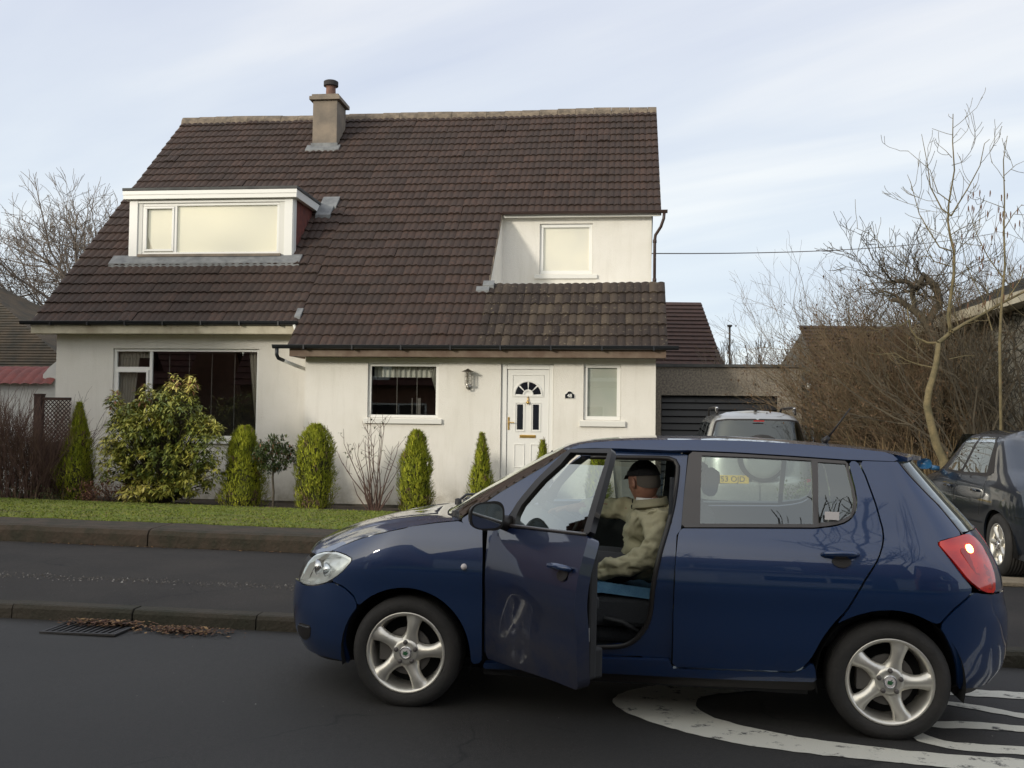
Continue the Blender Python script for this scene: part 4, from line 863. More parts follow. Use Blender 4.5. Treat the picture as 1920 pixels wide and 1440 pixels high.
# large evergreen shrub in front of the big window
ps=empty('evergreen_shrub',at(312,16.75),0,label='large glossy evergreen shrub with yellow tinged leaf whorls under the big window',cat='shrub')
def shrubpt(px,py,dy=0):
    k=Vector(((px-960)/1850.,1,0)); Yc=ps.location.y+dy; z=1.52-(py-(786+(px-960)*.0122+4))/1850.*Yc; return Vector((k.x*Yc,Yc,z))-ps.location
lobes=[(312,775,72,52,1,.35),(250,812,58,52,1,.35),(372,832,52,58,1,.35),(300,868,100,48,1.1,.3),(262,926,44,24,.9,.78),(345,905,50,34,.9,.5),(325,730,15,30,.5,.6),(357,727,13,24,.5,.7),(270,745,17,28,.5,.5),(213,748,17,18,.5,.45),(398,885,24,30,.7,.45),(222,872,36,38,.8,.45),(238,775,28,26,.6,.5),(395,800,25,22,.6,.5),(290,800,60,40,.9,.4),(300,915,70,30,1,.55),(205,835,18,22,.5,.5)]
rr=random.Random(21); lf=MB(); rl=MB(); br=MB()
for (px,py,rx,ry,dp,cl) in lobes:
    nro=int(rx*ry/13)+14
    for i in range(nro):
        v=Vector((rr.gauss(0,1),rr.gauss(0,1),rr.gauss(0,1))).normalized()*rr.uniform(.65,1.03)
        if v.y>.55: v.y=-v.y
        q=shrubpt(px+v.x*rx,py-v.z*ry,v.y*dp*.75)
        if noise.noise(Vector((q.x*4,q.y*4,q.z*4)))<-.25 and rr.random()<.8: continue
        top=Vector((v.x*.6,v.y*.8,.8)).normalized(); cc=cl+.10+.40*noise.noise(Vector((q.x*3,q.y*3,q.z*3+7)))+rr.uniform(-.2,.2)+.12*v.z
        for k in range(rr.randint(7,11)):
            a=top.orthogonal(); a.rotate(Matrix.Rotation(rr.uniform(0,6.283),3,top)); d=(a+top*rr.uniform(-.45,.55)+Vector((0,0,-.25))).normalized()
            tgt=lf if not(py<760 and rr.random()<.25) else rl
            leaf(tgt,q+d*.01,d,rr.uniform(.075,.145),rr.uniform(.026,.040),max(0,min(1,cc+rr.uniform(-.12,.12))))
        if rr.random()<.25: 
            s=Vector((q.x*.35,q.y*.3,max(.05,q.z*.45))); br.tube([s,s.lerp(q,.5)+Vector((0,0,.05)),q],.010,.004,n=4,cap=False)
for i in range(9): 
    u=rr.uniform(0,6.28); br.tube([(.1*math.cos(u),.1*math.sin(u),-.1),(.2*math.cos(u),.15*math.sin(u),.5),(.5*math.cos(u),.3*math.sin(u),1.1)],.028,.012,n=6)
br.build('stems',M['bark_dark'],ps); lf.build('foliage',M['pieris'],ps,cols=True); rl.build('young_leaves',M['redleaf'],ps,cols=True)
# small standard tree
sd=empty('standard_tree',at(516,16.6),0,label='small clipped ball tree on a thin bare stem between two conifers',cat='small tree')
b=MB(); b.tube([(0,0,-.1),(.012,0,.3),(-.01,0,.55),(.0,0,.75)],.022,.016,n=7); tubes_tree(b,(0,0,.7),(0,0,1),.16,.012,3,rr,.9,4,.0); b.build('stem',M['bark_dark'],sd)
f=MB(); fr=MB()
for i in range(560):
    v=Vector((rr.gauss(0,1),rr.gauss(0,1),rr.gauss(0,1))).normalized()*rr.uniform(.55,1.08); q=Vector((v.x*.34,v.y*.34,.93+v.z*.29))
    cc=.45+.4*noise.noise(q*5)+rr.uniform(-.2,.2)
    for k in range(5):
        a=Vector((rr.gauss(0,1),rr.gauss(0,1),rr.gauss(0,.8))).normalized(); leaf(f if rr.random()>.1 else fr,q,(a+v*.5),rr.uniform(.05,.085),.026,max(0,min(1,cc)))
for i in range(14): 
    q=Vector((rr.uniform(-.2,.25),0,1.2+rr.uniform(0,.06)))
    for k in range(4): leaf(f,q,Vector((rr.gauss(0,.5),rr.gauss(0,.5),1)),.09,.024,rr.random())
f.build('foliage',M['leafdk'],sd,cols=True); fr.build('tinted_leaves',M['redleaf'],sd,cols=True)
# bare rose bush
rb=empty('rose_bush',at(705,16.6),0,label='nearly leafless rose bush with long bare canes right of the small window sill',cat='shrub')
rb['label']='nearly leafless rose bush with long bare canes below the middle window'
b=MB(); f=MB(); rr=random.Random(31)
for i in range(17):
    tx=rr.uniform(-.62,.58); h=rr.uniform(1.15,1.85)*(1-.25*abs(tx)); ty=rr.uniform(-.25,.25); bx=rr.uniform(-.08,.08)
    pts=[Vector((bx,0,-.05)),Vector((bx+tx*.25,ty*.3,h*.25)),Vector((tx*.62,ty*.6,h*.55)),Vector((tx*.92,ty,h*.82)),Vector((tx+rr.uniform(-.05,.05),ty,h))]
    b.tube(pts,.013 if rr.random()<.4 else .009,.003,n=5,cap=False)
    for k in range(5):
        q=pts[rr.randint(1,3)].lerp(pts[4],rr.random()*.7); e=q+Vector((rr.uniform(-.16,.16),rr.uniform(-.08,.08),rr.uniform(.05,.22))); b.tube([q,q.lerp(e,.5)+Vector((rr.uniform(-.02,.02),0,0)),e],.004,.002,n=4,cap=False)
        if rr.random()<.45 and e.z>.9:
            for m_ in range(3): leaf(f,e,Vector((rr.gauss(0,1),rr.gauss(0,.6),rr.gauss(-.2,.6))),.05,.03,rr.random())
for i in range(10): 
    u=rr.uniform(-.3,.3); b.tube([(u*.3,0,0),(u,-.02,.2+rr.random()*.3),(u*1.3,0,.4+rr.random()*.35)],.012,.004,n=5,cap=False)
b.build('canes',M['twig_red'],rb); f.build('leaves',M['leafdk'],rb,cols=True)
def twiggy(name,pos,w,h,n,m,label,cat,seed,depth=2,dep=.5,r=.007,group=None,leaves=None,lcount=0,lmat=None,lg=.05,wob=.10,spread=.35,up=.04,upright=1.0,lsize=.03,lname='foliage'):
    rr=random.Random(seed); root=empty(name,pos,0,label=label,cat=cat,group=group); b=MB(); tips=[]
    for i in range(n):
        bx=rr.uniform(-w/2,w/2)*.75; by=rr.uniform(-dep,dep)
        tubes_tree(b,(bx,by,-.1),(bx*.45/w+rr.gauss(0,.22),rr.gauss(0,.2),upright),h*rr.uniform(.35,.62),r*rr.uniform(.7,1.3),depth,rr,spread,4,up,(2,3),.66,wob,.0018 if r<.02 else .003,tips)
    b.build('branches',m,root)
    if lcount:
        f=MB()
        for i in range(lcount):
            t,d=tips[rr.randrange(len(tips))]; q=t+Vector((rr.gauss(0,lg),rr.gauss(0,lg),rr.gauss(-.04,lg)-abs(rr.gauss(0,.5))*min(1,t.z*.3))); cc=.5+.5*noise.noise(q*1.3)+rr.uniform(-.25,.25)
            leaf(f,q,Vector((rr.gauss(0,1),rr.gauss(0,1),rr.gauss(0,1))),lsize*rr.uniform(.7,1.3),lsize*.6,max(0,min(1,cc)))
        f.build(lname,lmat,root,cols=True)
    return root
twiggy('bare_shrub',at(30,16.6),1.6,1.5,210,M['twig_red'],'dense purplish bare twiggy shrub at the far left edge','shrub',41,3,.4,.010)
twiggy('bare_shrub',at(95,16.9),.9,1.2,90,M['twig_red'],'smaller bare reddish shrub in front of the trellis fence','shrub',42,3,.3,.007)
twiggy('withered_plant',at(212,16.5),1.0,.55,24,M['twig_red'],'low withered plant with dark red leaves between conifer and evergreen shrub','plant',43,2,.25,.005,lcount=900,lmat=M['redleaf'],lsize=.045)
twiggy('low_plant',at(60,16.4),1.8,.4,26,M['dry'],'low dark undergrowth at the foot of the left shrubs','plant',44,2,.3,.005,lcount=700,lmat=M['leafdk'],lsize=.04)
# bare tree behind the house on the left
def bare_tree(name,pos,h,trunk,label,seed,m,depth=6,L0=None,spread=.6,up=.06,kids=(2,4),lean=(0,0,1),r0=.14,group=None,shrink=.74,limbs=0):
    rr=random.Random(seed); root=empty(name,pos,0,label=label,cat='tree',group=group); b=MB(); b.tube([(0,0,-.2),(lean[0]*.3,0,trunk*.5),(lean[0],0,trunk)],r0*1.25,r0,n=8); b.build('trunk',m,root)
    c=MB()
    for i in range(limbs or rr.randint(3,4)): tubes_tree(c,(lean[0],0,trunk*rr.uniform(.88,1)),(rr.gauss(0,.5),rr.gauss(0,.5),1),L0 or h*.26,r0*.7,depth,rr,spread,5,up,kids,shrink,.10,.0065)
    c.build('crown',m,root); return root
bare_tree('bare_tree',(-13.9,32,0),10,3.6,'bare winter tree behind the left side of the house',51,M['twig'],7,1.6,.85,.02,(2,3),r0=.12,shrink=.80,limbs=11)
# traced trees on the right
PALE=[(p,a*.62,b_*.62) for p,a,b_ in PALE]; CATKIN=[(p,a*.6,b_*.7) for p,a,b_ in CATKIN]; GNARL=[(p,a*.5,b_*.7) for p,a,b_ in GNARL]
def traced(name,polys,label,m,seed,depth=3,twigL=.5,every=1,group=None,minr=.003,spread=.7,up=.1,dens=1.0):
    o=Vector(polys[0][0][0]); rr=random.Random(seed); root=empty(name,(o.x,o.y,.05),0,label=label,cat='tree',group=group); O=root.location
    t=MB(); pts=[Vector(p)-O for p in polys[0][0]]; pts=[Vector((pts[0].x+.02,0,-.1))]+pts; t.tube(pts,polys[0][1]*1.15,polys[0][2],n=9); t.build('trunk',m,root,smooth=True)
    c=MB()
    for pl,r0,r1 in polys[1:]:
        off=0; q=[Vector(p)-O for p in pl]; L=sum((q[i+1]-q[i]).length for i in range(len(q)-1)); 
        q=[p+Vector((0,.25*noise.noise(p*1.1),0)) if i else p for i,p in enumerate(q)]
        c.tube(q,r0,r1,n=6,cap=False)
        for i in range(int(L*5*dens)):
            f=rr.uniform(.1,1)*(len(q)-1); k=min(len(q)-2,int(f)); p=q[k].lerp(q[k+1],f-k); d=(q[k+1]-q[k]).normalized(); a=d.orthogonal(); a.rotate(Matrix.Rotation(rr.uniform(0,6.28),3,d))
            tubes_tree(c,p,d*.4+a*.8,twigL*rr.uniform(.3,1),max(.004,min(.011,r1*.6)),depth-1 if rr.random()<.6 else 0,rr,spread,4,up,(1,3),.65,.1,minr)
    c.build('crown',m,root,smooth=True); return root
traced('bare_tree',PALE,'young pale barked tree with one tall straight leader beside the dark parked car',M['bark_pale'],61,3,.42,dens=1.0)
gn=traced('bare_tree',GNARL,'dark gnarled old apple tree with crooked limbs behind the pale tree',M['bark_dark'],62,5,.75,dens=6,spread=.95,up=.04,minr=.0042)
ck=traced('hazel_tree',CATKIN,'thin bare hazel hung with brown catkins at the right edge',M['bark_pale'],63,3,.5,dens=1.3)
b=MB(); rr=random.Random(64)
for pl,r0,r1 in CATKIN:
    for i in range(11):
        k=rr.randrange(len(pl)-1); p=Vector(pl[k]).lerp(Vector(pl[k+1]),rr.random())-ck.location+Vector((rr.gauss(0,.14),rr.gauss(0,.1),rr.gauss(0,.12)))
        if p.z+ck.location.z<3.0 or p.z+ck.location.z>4.5: continue
        b.tube([p,p-Vector((0,0,.03)),p-Vector((.005,0,.08))],[.004,.009,.004],n=5)
split_build(b,'catkin',M['catkin'],ck)
twiggy('overgrown_shrub',(7.25,13.6,0),2.2,3.1,44,M['bark_dark'],'thick stemmed bare shrub against the rubble wall of the bungalow','shrub',79,4,.4,.022,spread=.55,up=.03,wob=.16)
for x_,y_,h_,w_,l_,sd_ in ((6.7,19.0,3.3,1.9,'airy twiggy shrub rising behind the russet shrub',171),(8.9,18.8,3.6,2.4,'airy twiggy shrub behind the straight leader of the pale tree',172)):
    twiggy('overgrown_shrub',(x_,y_,0),w_,h_,52,M['twig_br'],l_,'shrub',sd_,5,.7,.011,spread=.5,up=.05,wob=.14)
GB='bare shrubs crowding the garden behind the parked cars'
twiggy('overgrown_shrub',(7.3,19,0),2.8,3.1,60,M['twig_br'],'tangled brown shrub below the gnarled apple tree','shrub',71,4,.8,.016,lcount=3500,lmat=M['beech'],lsize=.06,spread=.45,up=.01,wob=.15)
twiggy('overgrown_shrub',(8.2,17.5,0),3.4,3.5,90,M['twig_br'],'tangled brown shrub in front of the bungalow roof','shrub',72,4,.8,.016,lcount=3500,lmat=M['beech'],lsize=.06,spread=.45,up=.01,wob=.15)
twiggy('overgrown_shrub',(6.6,16.3,0),1.8,2.9,80,M['twig_br'],'dense russet twigged shrub left of the pale tree trunk','shrub',73,4,.5,.012,lcount=6000,lmat=M['beech'],lsize=.05,spread=.45,up=.01,wob=.15)
twiggy('overgrown_shrub',(7.2,15.3,0),2.6,3.2,76,M['twig_br'],'olive brown shrub right of the pale tree trunk','shrub',74,4,.5,.012,lcount=2200,lmat=M['beech'],lsize=.05,spread=.45,up=.01,wob=.15)
twiggy('dead_stems',(5.7,14.2,0),1.5,1.6,85,M['reed'],'upright straw coloured dead stems behind the blue car','dead plants',75,1,.4,.009,spread=.15,up=.1)
twiggy('evergreen_bush',(4.55,14.6,0),.9,.85,26,M['bark_dark'],'low dark green bush behind the roof aerial of the blue car','bush',76,2,.4,.008,lcount=3200,lmat=M['leafdk'],lsize=.06)
twiggy('overgrown_shrub',(6.9,23.0,0),1.0,2.0,26,M['bark_dark'],'dark green brown shrub right of the garage','shrub',77,4,.6,.012,lcount=3500,lmat=M['leafdk'],lsize=.07,spread=.45,up=.01,wob=.15)
twiggy('overgrown_shrub',(9.0,22.5,0),1.6,2.7,30,M['twig_br'],'brown shrub by the end of the gabled outbuilding','shrub',78,4,.6,.014,lcount=3000,lmat=M['beech'],lsize=.06,spread=.45,up=.01,wob=.15)
for i,(x,y,h,l) in enumerate(((7.2,31,5.6,'bare twiggy sapling directly right of the far brown roof'),(8.5,31,5.2,'bare twiggy sapling above the garage corner'),(9.9,30,5.8,'bare twiggy sapling behind the outbuilding gable'))):
    bare_tree('bare_sapling',(x,y,0),h,1.5,l,81+i,M['twig'],5,.95,.40,.10,(2,3),r0=.05)
g=MB(); g.tube([(0,0,0),(0,0,1.75)],.03,n=6); o=g.build('white_post',M['upvc']); o.location=(6.55,21.5,.3); tag(o,'slim white post standing in the brown shrubs right of the garage','post')

# ------------------------------------------------------------------ car body surface: plan outline with rounded corners at every height z; q runs round the near side
def _sm(t,e=.02):
    xs=[a for a,_ in t]; ys=[b for _,b in t]
    return lambda z:(np.interp(z-2*e,xs,ys)+2*np.interp(z-e,xs,ys)+3*np.interp(z,xs,ys)+2*np.interp(z+e,xs,ys)+np.interp(z+2*e,xs,ys))/9.
class Surf:
    def __init__(s,SF,SR,WS,WC=.82,LF=.82,NF=2.6,LR=.70,NR=2.8,bow=.022,ZR=.6,mid=1.3,half=1.6):
        s.SF,s.SR,s.WS,s.WC,s.NF,s.NR,s.bow,s.mid,s.half=_sm(SF),_sm(SR),_sm(WS),WC,NF,NR,bow,mid,half
        def tab(L,n):
            th=np.linspace(0,math.pi/2,400); a=-L*np.cos(th)**(2/n); w=-WC*np.sin(th)**(2/n); return th,np.concatenate([[0],np.cumsum(np.hypot(np.diff(a),np.diff(w)))])
        s.thf,s.af=tab(LF,NF); s.thr,s.ar=tab(LR,NR); s.F0=float(s.SF(ZR))+LF; s.R0=float(s.SR(ZR))-LR; s.QF=s.F0-s.af[-1]; s.QR=s.R0+s.ar[-1]
    def P(s,q,z):
        sf=min(float(s.SF(z)),s.F0-.1); sr=max(float(s.SR(z)),s.R0+.1); ws=float(s.WS(z)); WC=s.WC
        if q<s.F0:
            th=np.interp(s.af[-1]-(s.F0-q),s.af,s.thf); a=s.F0-(s.F0-sf)*max(0,math.cos(th))**(2/s.NF); w=WC-(WC-ws)*math.sin(th)**(2/s.NF)
        elif q>s.R0:
            th=np.interp(s.ar[-1]-(q-s.R0),s.ar,s.thr); a=s.R0+(sr-s.R0)*max(0,math.cos(th))**(2/s.NR); w=WC-(WC-ws)*math.sin(th)**(2/s.NR)
        else: a,w=q,ws
        w=w+s.bow*((a-s.mid)/s.half)**2*(1-min(1,abs(w-ws)/(WC-ws)))
        return np.array([a,w,z])
    def N(s,q,z,e=.006):
        q=min(max(q,s.QF+e*1.2),s.QR-e*1.2)
        n=np.cross(s.P(q+e,z)-s.P(q-e,z),s.P(q,z+e)-s.P(q,z-e)); return n/(np.linalg.norm(n)+1e-12)
def inset(poly,d):
    n=len(poly); A=sum(poly[i][0]*poly[(i+1)%n][1]-poly[(i+1)%n][0]*poly[i][1] for i in range(n)); sg=1 if A>0 else -1; out_=[]
    for i in range(n):
        p0,p1,p2=Vector(poly[i-1]),Vector(poly[i]),Vector(poly[(i+1)%n]); e1=(p1-p0); e2=(p2-p1)
        if e1.length<1e-6 or e2.length<1e-6: out_.append(p1); continue
        e1.normalize(); e2.normalize(); n1=Vector((-e1.y,e1.x))*sg; n2=Vector((-e2.y,e2.x))*sg; b=(n1+n2)
        if b.length<.3: b=n1
        b.normalize(); k=max(.5,b.dot(n1)); out_.append(p1+b*(d/k))
    return [(v.x,v.y) for v in out_]
def rnd(poly,k=1):
    for _ in range(k):
        q=[]
        for i in range(len(poly)):
            p0,p1,p2=Vector(poly[i-1]),Vector(poly[i]),Vector(poly[(i+1)%len(poly)])
            a=(p1-p0).length; b=(p2-p1).length; 
            if a<1e-6 or b<1e-6: continue
            ang=(p1-p0).angle(p2-p1,0)
            r=min(.018,a*.3,b*.3)
            if ang<.12: q.append(tuple(p1)); continue
            q.append(tuple(p1+(p0-p1)*(r/a))); q.append(tuple(p1+(p2-p1)*(r/b)))
        poly=q
    return poly
def panel(surf,polys,name,mats,parent,off=0.0,thick=.018,gap=.0022,step=.03,side=1,holes=(),inner=False,round_=True,crown=0,shape=None):
    """sheet cut from the body surface: outline(s) in (q,z); side=-1 mirrors to the far flank. inner adds an inside face (material 2)"""
    if not isinstance(polys[0][0],(tuple,list)): polys=[polys]
    V=[];F=[];MI=[];NRM=[]
    def mirror(p): return (p[0],2*surf.WC-p[1],p[2]) if side<0 else tuple(p)
    for poly in polys:
        poly=inset(poly,gap) if gap else poly
        if round_: poly=rnd(poly)
        pts=[];edges=[]
        def ringadd(pl):
            s0=len(pts); 
            for i in range(len(pl)):
                p0,p1=Vector(pl[i]),Vector(pl[(i+1)%len(pl)]); k=max(1,int((p1-p0).length/step))
                for j in range(k): pts.append(p0.lerp(p1,j/k))
            n=len(pts)-s0; edges.extend([(s0+i,s0+(i+1)%n) for i in range(n)])
        ringadd(poly)
        for h in holes: ringadd(h)
        def inside(x,y,pl):
            c=False
            for i in range(len(pl)):
                x0,y0=pl[i];x1,y1=pl[i-1]
                if (y0>y)!=(y1>y) and x<(x1-x0)*(y-y0)/(y1-y0)+x0: c=not c
            return c
        B=[Vector(p) for p in pts]; bx=np.array([(p.x,p.y) for p in B])
        x0,x1=min(p.x for p in B),max(p.x for p in B); y0,y1=min(p.y for p in B),max(p.y for p in B)
        for i in range(int((x1-x0)/step)+1):
            for j in range(int((y1-y0)/step)+1):
                x,y=x0+(i+.5)*step,y0+(j+.5)*step
                if inside(x,y,poly) and not any(inside(x,y,h) for h in holes):
                    if np.min((bx[:,0]-x)**2+(bx[:,1]-y)**2)>(step*.55)**2: pts.append(Vector((x,y)))
        v,e,f,ov,oe,of=delaunay_2d_cdt(pts,edges,[],1 if not holes else 0,1e-6)
        tri=[]
        for t in f:
            cx=sum(v[i].x for i in t)/len(t); cy=sum(v[i].y for i in t)/len(t)
            if inside(cx,cy,poly) and not any(inside(cx,cy,h) for h in holes): tri.append(tuple(t))
        nv=len(v); P_=[];N_=[]
        for q in v:
            n_=surf.N(q.x,q.y); o_=off+(shape(q.x,q.y) if shape else 0); P_.append(surf.P(q.x,q.y)+n_*o_); N_.append(n_)
        b0=len(V)
        cnt={}
        for t in tri:
            for i in range(len(t)):
                a,b=t[i],t[(i+1)%len(t)]; cnt[(min(a,b),max(a,b))]=cnt.get((min(a,b),max(a,b)),[])+[(a,b)]
        # orient outward
        def fl(t):
            a,b,c=P_[t[0]],P_[t[1]],P_[t[2]]; return np.dot(np.cross(b-a,c-a),N_[t[0]])<0
        tri=[t[::-1] if fl(t) else t for t in tri]
        cnt={}
        for t in tri:
            for i in range(len(t)):
                a,b=t[i],t[(i+1)%len(t)]; cnt.setdefault((min(a,b),max(a,b)),[]).append((a,b))
        for p in P_: V.append(mirror(p))
        for n_ in N_: NRM.append((n_[0],-n_[1],n_[2]) if side<0 else tuple(n_))
        for t in tri:
            q=tuple(b0+i for i in t); F.append(q[::-1] if side<0 else q); MI.append(0)
        if thick:
            b1=len(V); ids={}
            for k_,l in cnt.items():
                if len(l)==1:
                    a,b=l[0]
                    for i in (a,b):
                        if i not in ids:
                            ids[i]=len(V); V.append(mirror(P_[i])); V.append(mirror(P_[i]-N_[i]*thick)); NRM.extend([None,None])
                    q=(ids[b],ids[a],ids[a]+1,ids[b]+1); F.append(q[::-1] if side<0 else q); MI.append(0)
        if inner:
            b2=len(V)
            for i,p in enumerate(P_): V.append(mirror(p-N_[i]*(thick or .01))); NRM.append(None)
            for t in tri:
                q=tuple(b2+i for i in t[::-1]); F.append(q[::-1] if side<0 else q); MI.append(1)
    me=bpy.data.meshes.new(name); me.from_pydata(V,[],F)
    if not isinstance(mats,(list,tuple)): mats=[mats]
    for q in mats: me.materials.append(q)
    if len(mats)>1: me.polygons.foreach_set('material_index',MI)
    me.polygons.foreach_set('use_smooth',[True]*len(F)); me.update()
    cn=[Vector(n) if n is not None else Vector((0,0,0)) for n in NRM]
    try: me.normals_split_custom_set_from_vertices(cn)
    except Exception as ex: print('normals',ex)
    o=bpy.data.objects.new(name,me); return link(o,parent)
def coons(mb,E0,E1,S0,S1,nu,nv,mi=0,flip=False,bulge=None):
    """patch between side curves E0(u),E1(u) and end curves S0(v),S1(v); u along, v across"""
    def fn(u,v):
        p=(np.array(E0(u))*(1-v)+np.array(E1(u))*v)+(np.array(S0(v))*(1-u)+np.array(S1(v))*u)-((np.array(E0(0))*(1-v)+np.array(E1(0))*v)*(1-u)+(np.array(E0(1))*(1-v)+np.array(E1(1))*v)*u)
        if bulge: p=p+np.array(bulge(u,v))
        return tuple(p)
    mb.grid(fn,ngrid(0,1,nu),ngrid(0,1,nv),mi,flip)
def curve(pts):
    pts=[np.array(p,float) for p in pts]; d=[0]
    for i in range(1,len(pts)): d.append(d[-1]+np.linalg.norm(pts[i]-pts[i-1]))
    d=np.array(d)/d[-1]; A=np.array(pts); n=len(pts)
    # Catmull-Rom
    def f(u):
        u=min(max(u,0),1); i=min(n-2,max(0,int(np.searchsorted(d,u,side='right')-1))); t=(u-d[i])/(d[i+1]-d[i]+1e-12)
        p1,p2=A[i],A[i+1]; h=d[i+1]-d[i]
        m1=(A[i+1]-A[i-1])/(d[i+1]-d[i-1])*h if i>0 else (p2-p1); m2=(A[i+2]-A[i])/(d[i+2]-d[i])*h if i<n-2 else (p2-p1)
        t2,t3=t*t,t*t*t; return (2*t3-3*t2+1)*p1+(t3-2*t2+t)*m1+(-2*t3+3*t2)*p2+(t3-t2)*m2
    return f
def paint(name,col,metal=.35,rough=.32,g0=.22,g1=.52,gs=.50):
    m=mat(name,col,rough,metal=metal,coat=1.0); p=m.node_tree.nodes['Principled BSDF']; p.inputs['Coat Roughness'].default_value=.02; p.inputs['Coat IOR'].default_value=1.62
    def grime_dulling(t,s):
        g,_=nnoise(t,5,8,(1,1,1.6),.7,.35,.7); k=nmath(t,'MULTIPLY',zband(t,g0,g1),g); k2,_=nnoise(t,60,3,(1,1,.25),.6,.5,.75); k=nmath(t,'ADD',nmath(t,'MULTIPLY',k,gs),nmath(t,'MULTIPLY',k2,.035))
        v=nmath(t,'SUBTRACT',1.0,k); t.links.new(v,p.inputs['Coat Weight']); return nmix(t,nmath(t,"MULTIPLY",k,.45 if gs>1 else 1.0),s,(.055,.048,.040))
    overlay(m,grime_dulling)
    return m
M['blue']=paint('blue_car_paint',(.0009,.022,.088),.25,.34,gs=.28); M['bluedoor']=paint('blue_car_paint_dulled',(.0012,.009,.042),.20,.40,.42,.86,1.6); M['trimblk']=mat('black_trim',(.016,.013,.012),.42); M['pillarblk']=mat('satin_black_frame',(.040,.033,.031),.40,coat=.5)  # door copy darkened for dark reflections, coat dulled to hide the wheel's reflection
M['rubber']=mat('tyre_rubber',(.022,.021,.020),.85,var=(.035,.032,.03),vscale=7,bump=.2,bscale=60); M['well']=mat('wheel_well',(.006,.006,.006),.95); M['alloy']=mat('silver_alloy',(.74,.71,.64),.33,metal=.75)
M['alloydk']=mat('alloy_barrel',(.20,.19,.18),.5,metal=.6); M['disc']=mat('brake_disc',(.16,.15,.14),.5,metal=.7); M['bolt']=mat('bolt_cap',(.10,.09,.085),.5)
M['emblem']=mat('emblem_green',(.03,.12,.05),.35); M['plastic']=mat('dark_plastic',(.022,.022,.023),.65,bump=.2,bscale=200); M['seat']=mat('seat_fabric_dark',(.03,.032,.036),.95,bump=.4,bscale=150); M['seatb']=mat('seat_fabric_blue',(.10,.22,.33),.95,var=(.06,.15,.25),vscale=14,bump=.4,bscale=150)
M['liner']=mat('headliner',(.30,.29,.26),.95); M['carglass']=glass('car_glass',(.74,.82,.78),2.2); M['carglass_dk']=glass('dark_car_glass',(.28,.33,.33),1.6); M['wsglass']=glass('windscreen_glass',(.74,.86,.82),1.5)
M['lens']=glass('headlamp_lens',(.95,.97,.97),.9); M['reflector']=mat('headlamp_reflector',(.80,.80,.77),.22,metal=.45); M['redlens']=mat('red_lamp_lens',(.74,.030,.012),.12,coat=1,var=(.50,.012,.008),vscale=12,vdetail=1)
M['reddk']=mat('red_lamp_lower',(.38,.010,.008),.15,coat=1); M['litlamp']=mat('lit_stop_lamp',(1,.3,.1),.4,emis=((1,.42,.10),14)); M['whitelens']=mat('clear_lamp',(.62,.58,.58),.2); M['mirror']=mat('mirror_glass',(.78,.82,.84),.02,metal=1)
car=bpy.data.objects.new('hatchback_car',None); COL.objects.link(car); tag(car,'dark blue five door hatchback with its front passenger door open and a man seated inside','car')
es,ew,ez=Vector(CAR_ES),Vector(CAR_EW),Vector(CAR_EZ)
car.matrix_world=Matrix(((es.x,ew.x,ez.x,CAR_ORG[0]),(es.y,ew.y,ez.y,CAR_ORG[1]),(es.z,ew.z,ez.z,CAR_ORG[2]),(0,0,0,1)))
CS=Surf([(.1,-.66),(.2,-.77),(.3,-.825),(.45,-.845),(.58,-.83),(.7,-.78),(.8,-.67),(.9,-.50),(1.0,-.30),(1.5,-.2)],
 [(.1,2.95),(.22,3.03),(.32,3.12),(.45,3.145),(.6,3.14),(.66,3.12),(.8,3.10),(.95,3.03),(1.05,2.955),(1.2,2.81),(1.4,2.62),(1.5,2.52)],
 [(.1,.10),(.2,.055),(.3,.025),(.42,.010),(.6,.0),(.7,-.012),(.78,-.008),(.86,.008),(.94,.035),(1.0,.06),(1.2,.135),(1.4,.22),(1.47,.27),(1.55,.36)])
W2=2*CS.WC
MIR=[]     # near panels repeated on the far flank
def flare(cx,cz=.287,r0=.315,amp=.016):   # wheel arch lip
    def f(q,z):
        d=math.hypot(q-cx,z-cz); return amp*math.exp(-((d-r0-.02)/.045)**2) if z>.2 else 0
    return f
fl_f,fl_r=flare(0,.287,.34),flare(2.431,.287,.34)
def arch(cx,r,z0,a0,a1,n=18,cz=.292): return [(cx+r*math.cos(t),cz+r*math.sin(t)) for t in ngrid(a0,a1,n)]
def both(poly,name,m,par=None,**k):
    o=panel(CS,poly,name,m,par or car,side=1,**k); p=panel(CS,poly,name,m,par or car,side=-1,**k); return o,p
BI=[M['blue'],M['plastic']]
headl=[(-.785,.592),(-.775,.64),(-.762,.70),(-.745,.752),(-.642,.779),(-.523,.789),(-.442,.78),(-.372,.765),(-.38,.726),(-.412,.68),(-.471,.638),(-.531,.61),(-.613,.594),(-.699,.587)]
archF=arch(-.005,.345,0,R(-8),R(188),20)
wing=[(-.471,.636),(-.412,.678),(-.378,.726),(-.368,.765),(-.442,.782),(-.523,.791),(-.60,.785),(-.545,.819),(-.457,.862),(-.346,.895),(-.20,.922),(-.063,.941),(.137,.975),(.257,.990),(.288,.975),(.383,.970),(.397,.82),(.400,.66),(.401,.464),(.403,.262),(.343,.255)]+[p for p in archF if p[1]>.255 and p[0]>-.268]+[(-.288,.566),(-.37,.616)]
both(wing,'wing',BI,shape=fl_f,inner=True)
both([(-.471,.632),(-.369,.611),(-.289,.560)]+[p for p in archF if p[0]<-.262 and p[1]>.22]+[(-.345,.205),(-.533,.205),(-.72,.203),(-.90,.203),(-1.1,.203),(CS.QF,.203),(CS.QF,.43),(-1.05,.43),(-1.0,.58),(-.81,.588),(-.699,.583),(-.613,.590),(-.531,.606)],'front_bumper',BI,shape=fl_f,inner=True)
both([(-1.0,.60),(-.80,.60),(-.775,.66),(-.758,.735),(-.9,.73),(CS.QF,.72),(CS.QF,.60)],'grille',M['trimblk'],off=-.012)
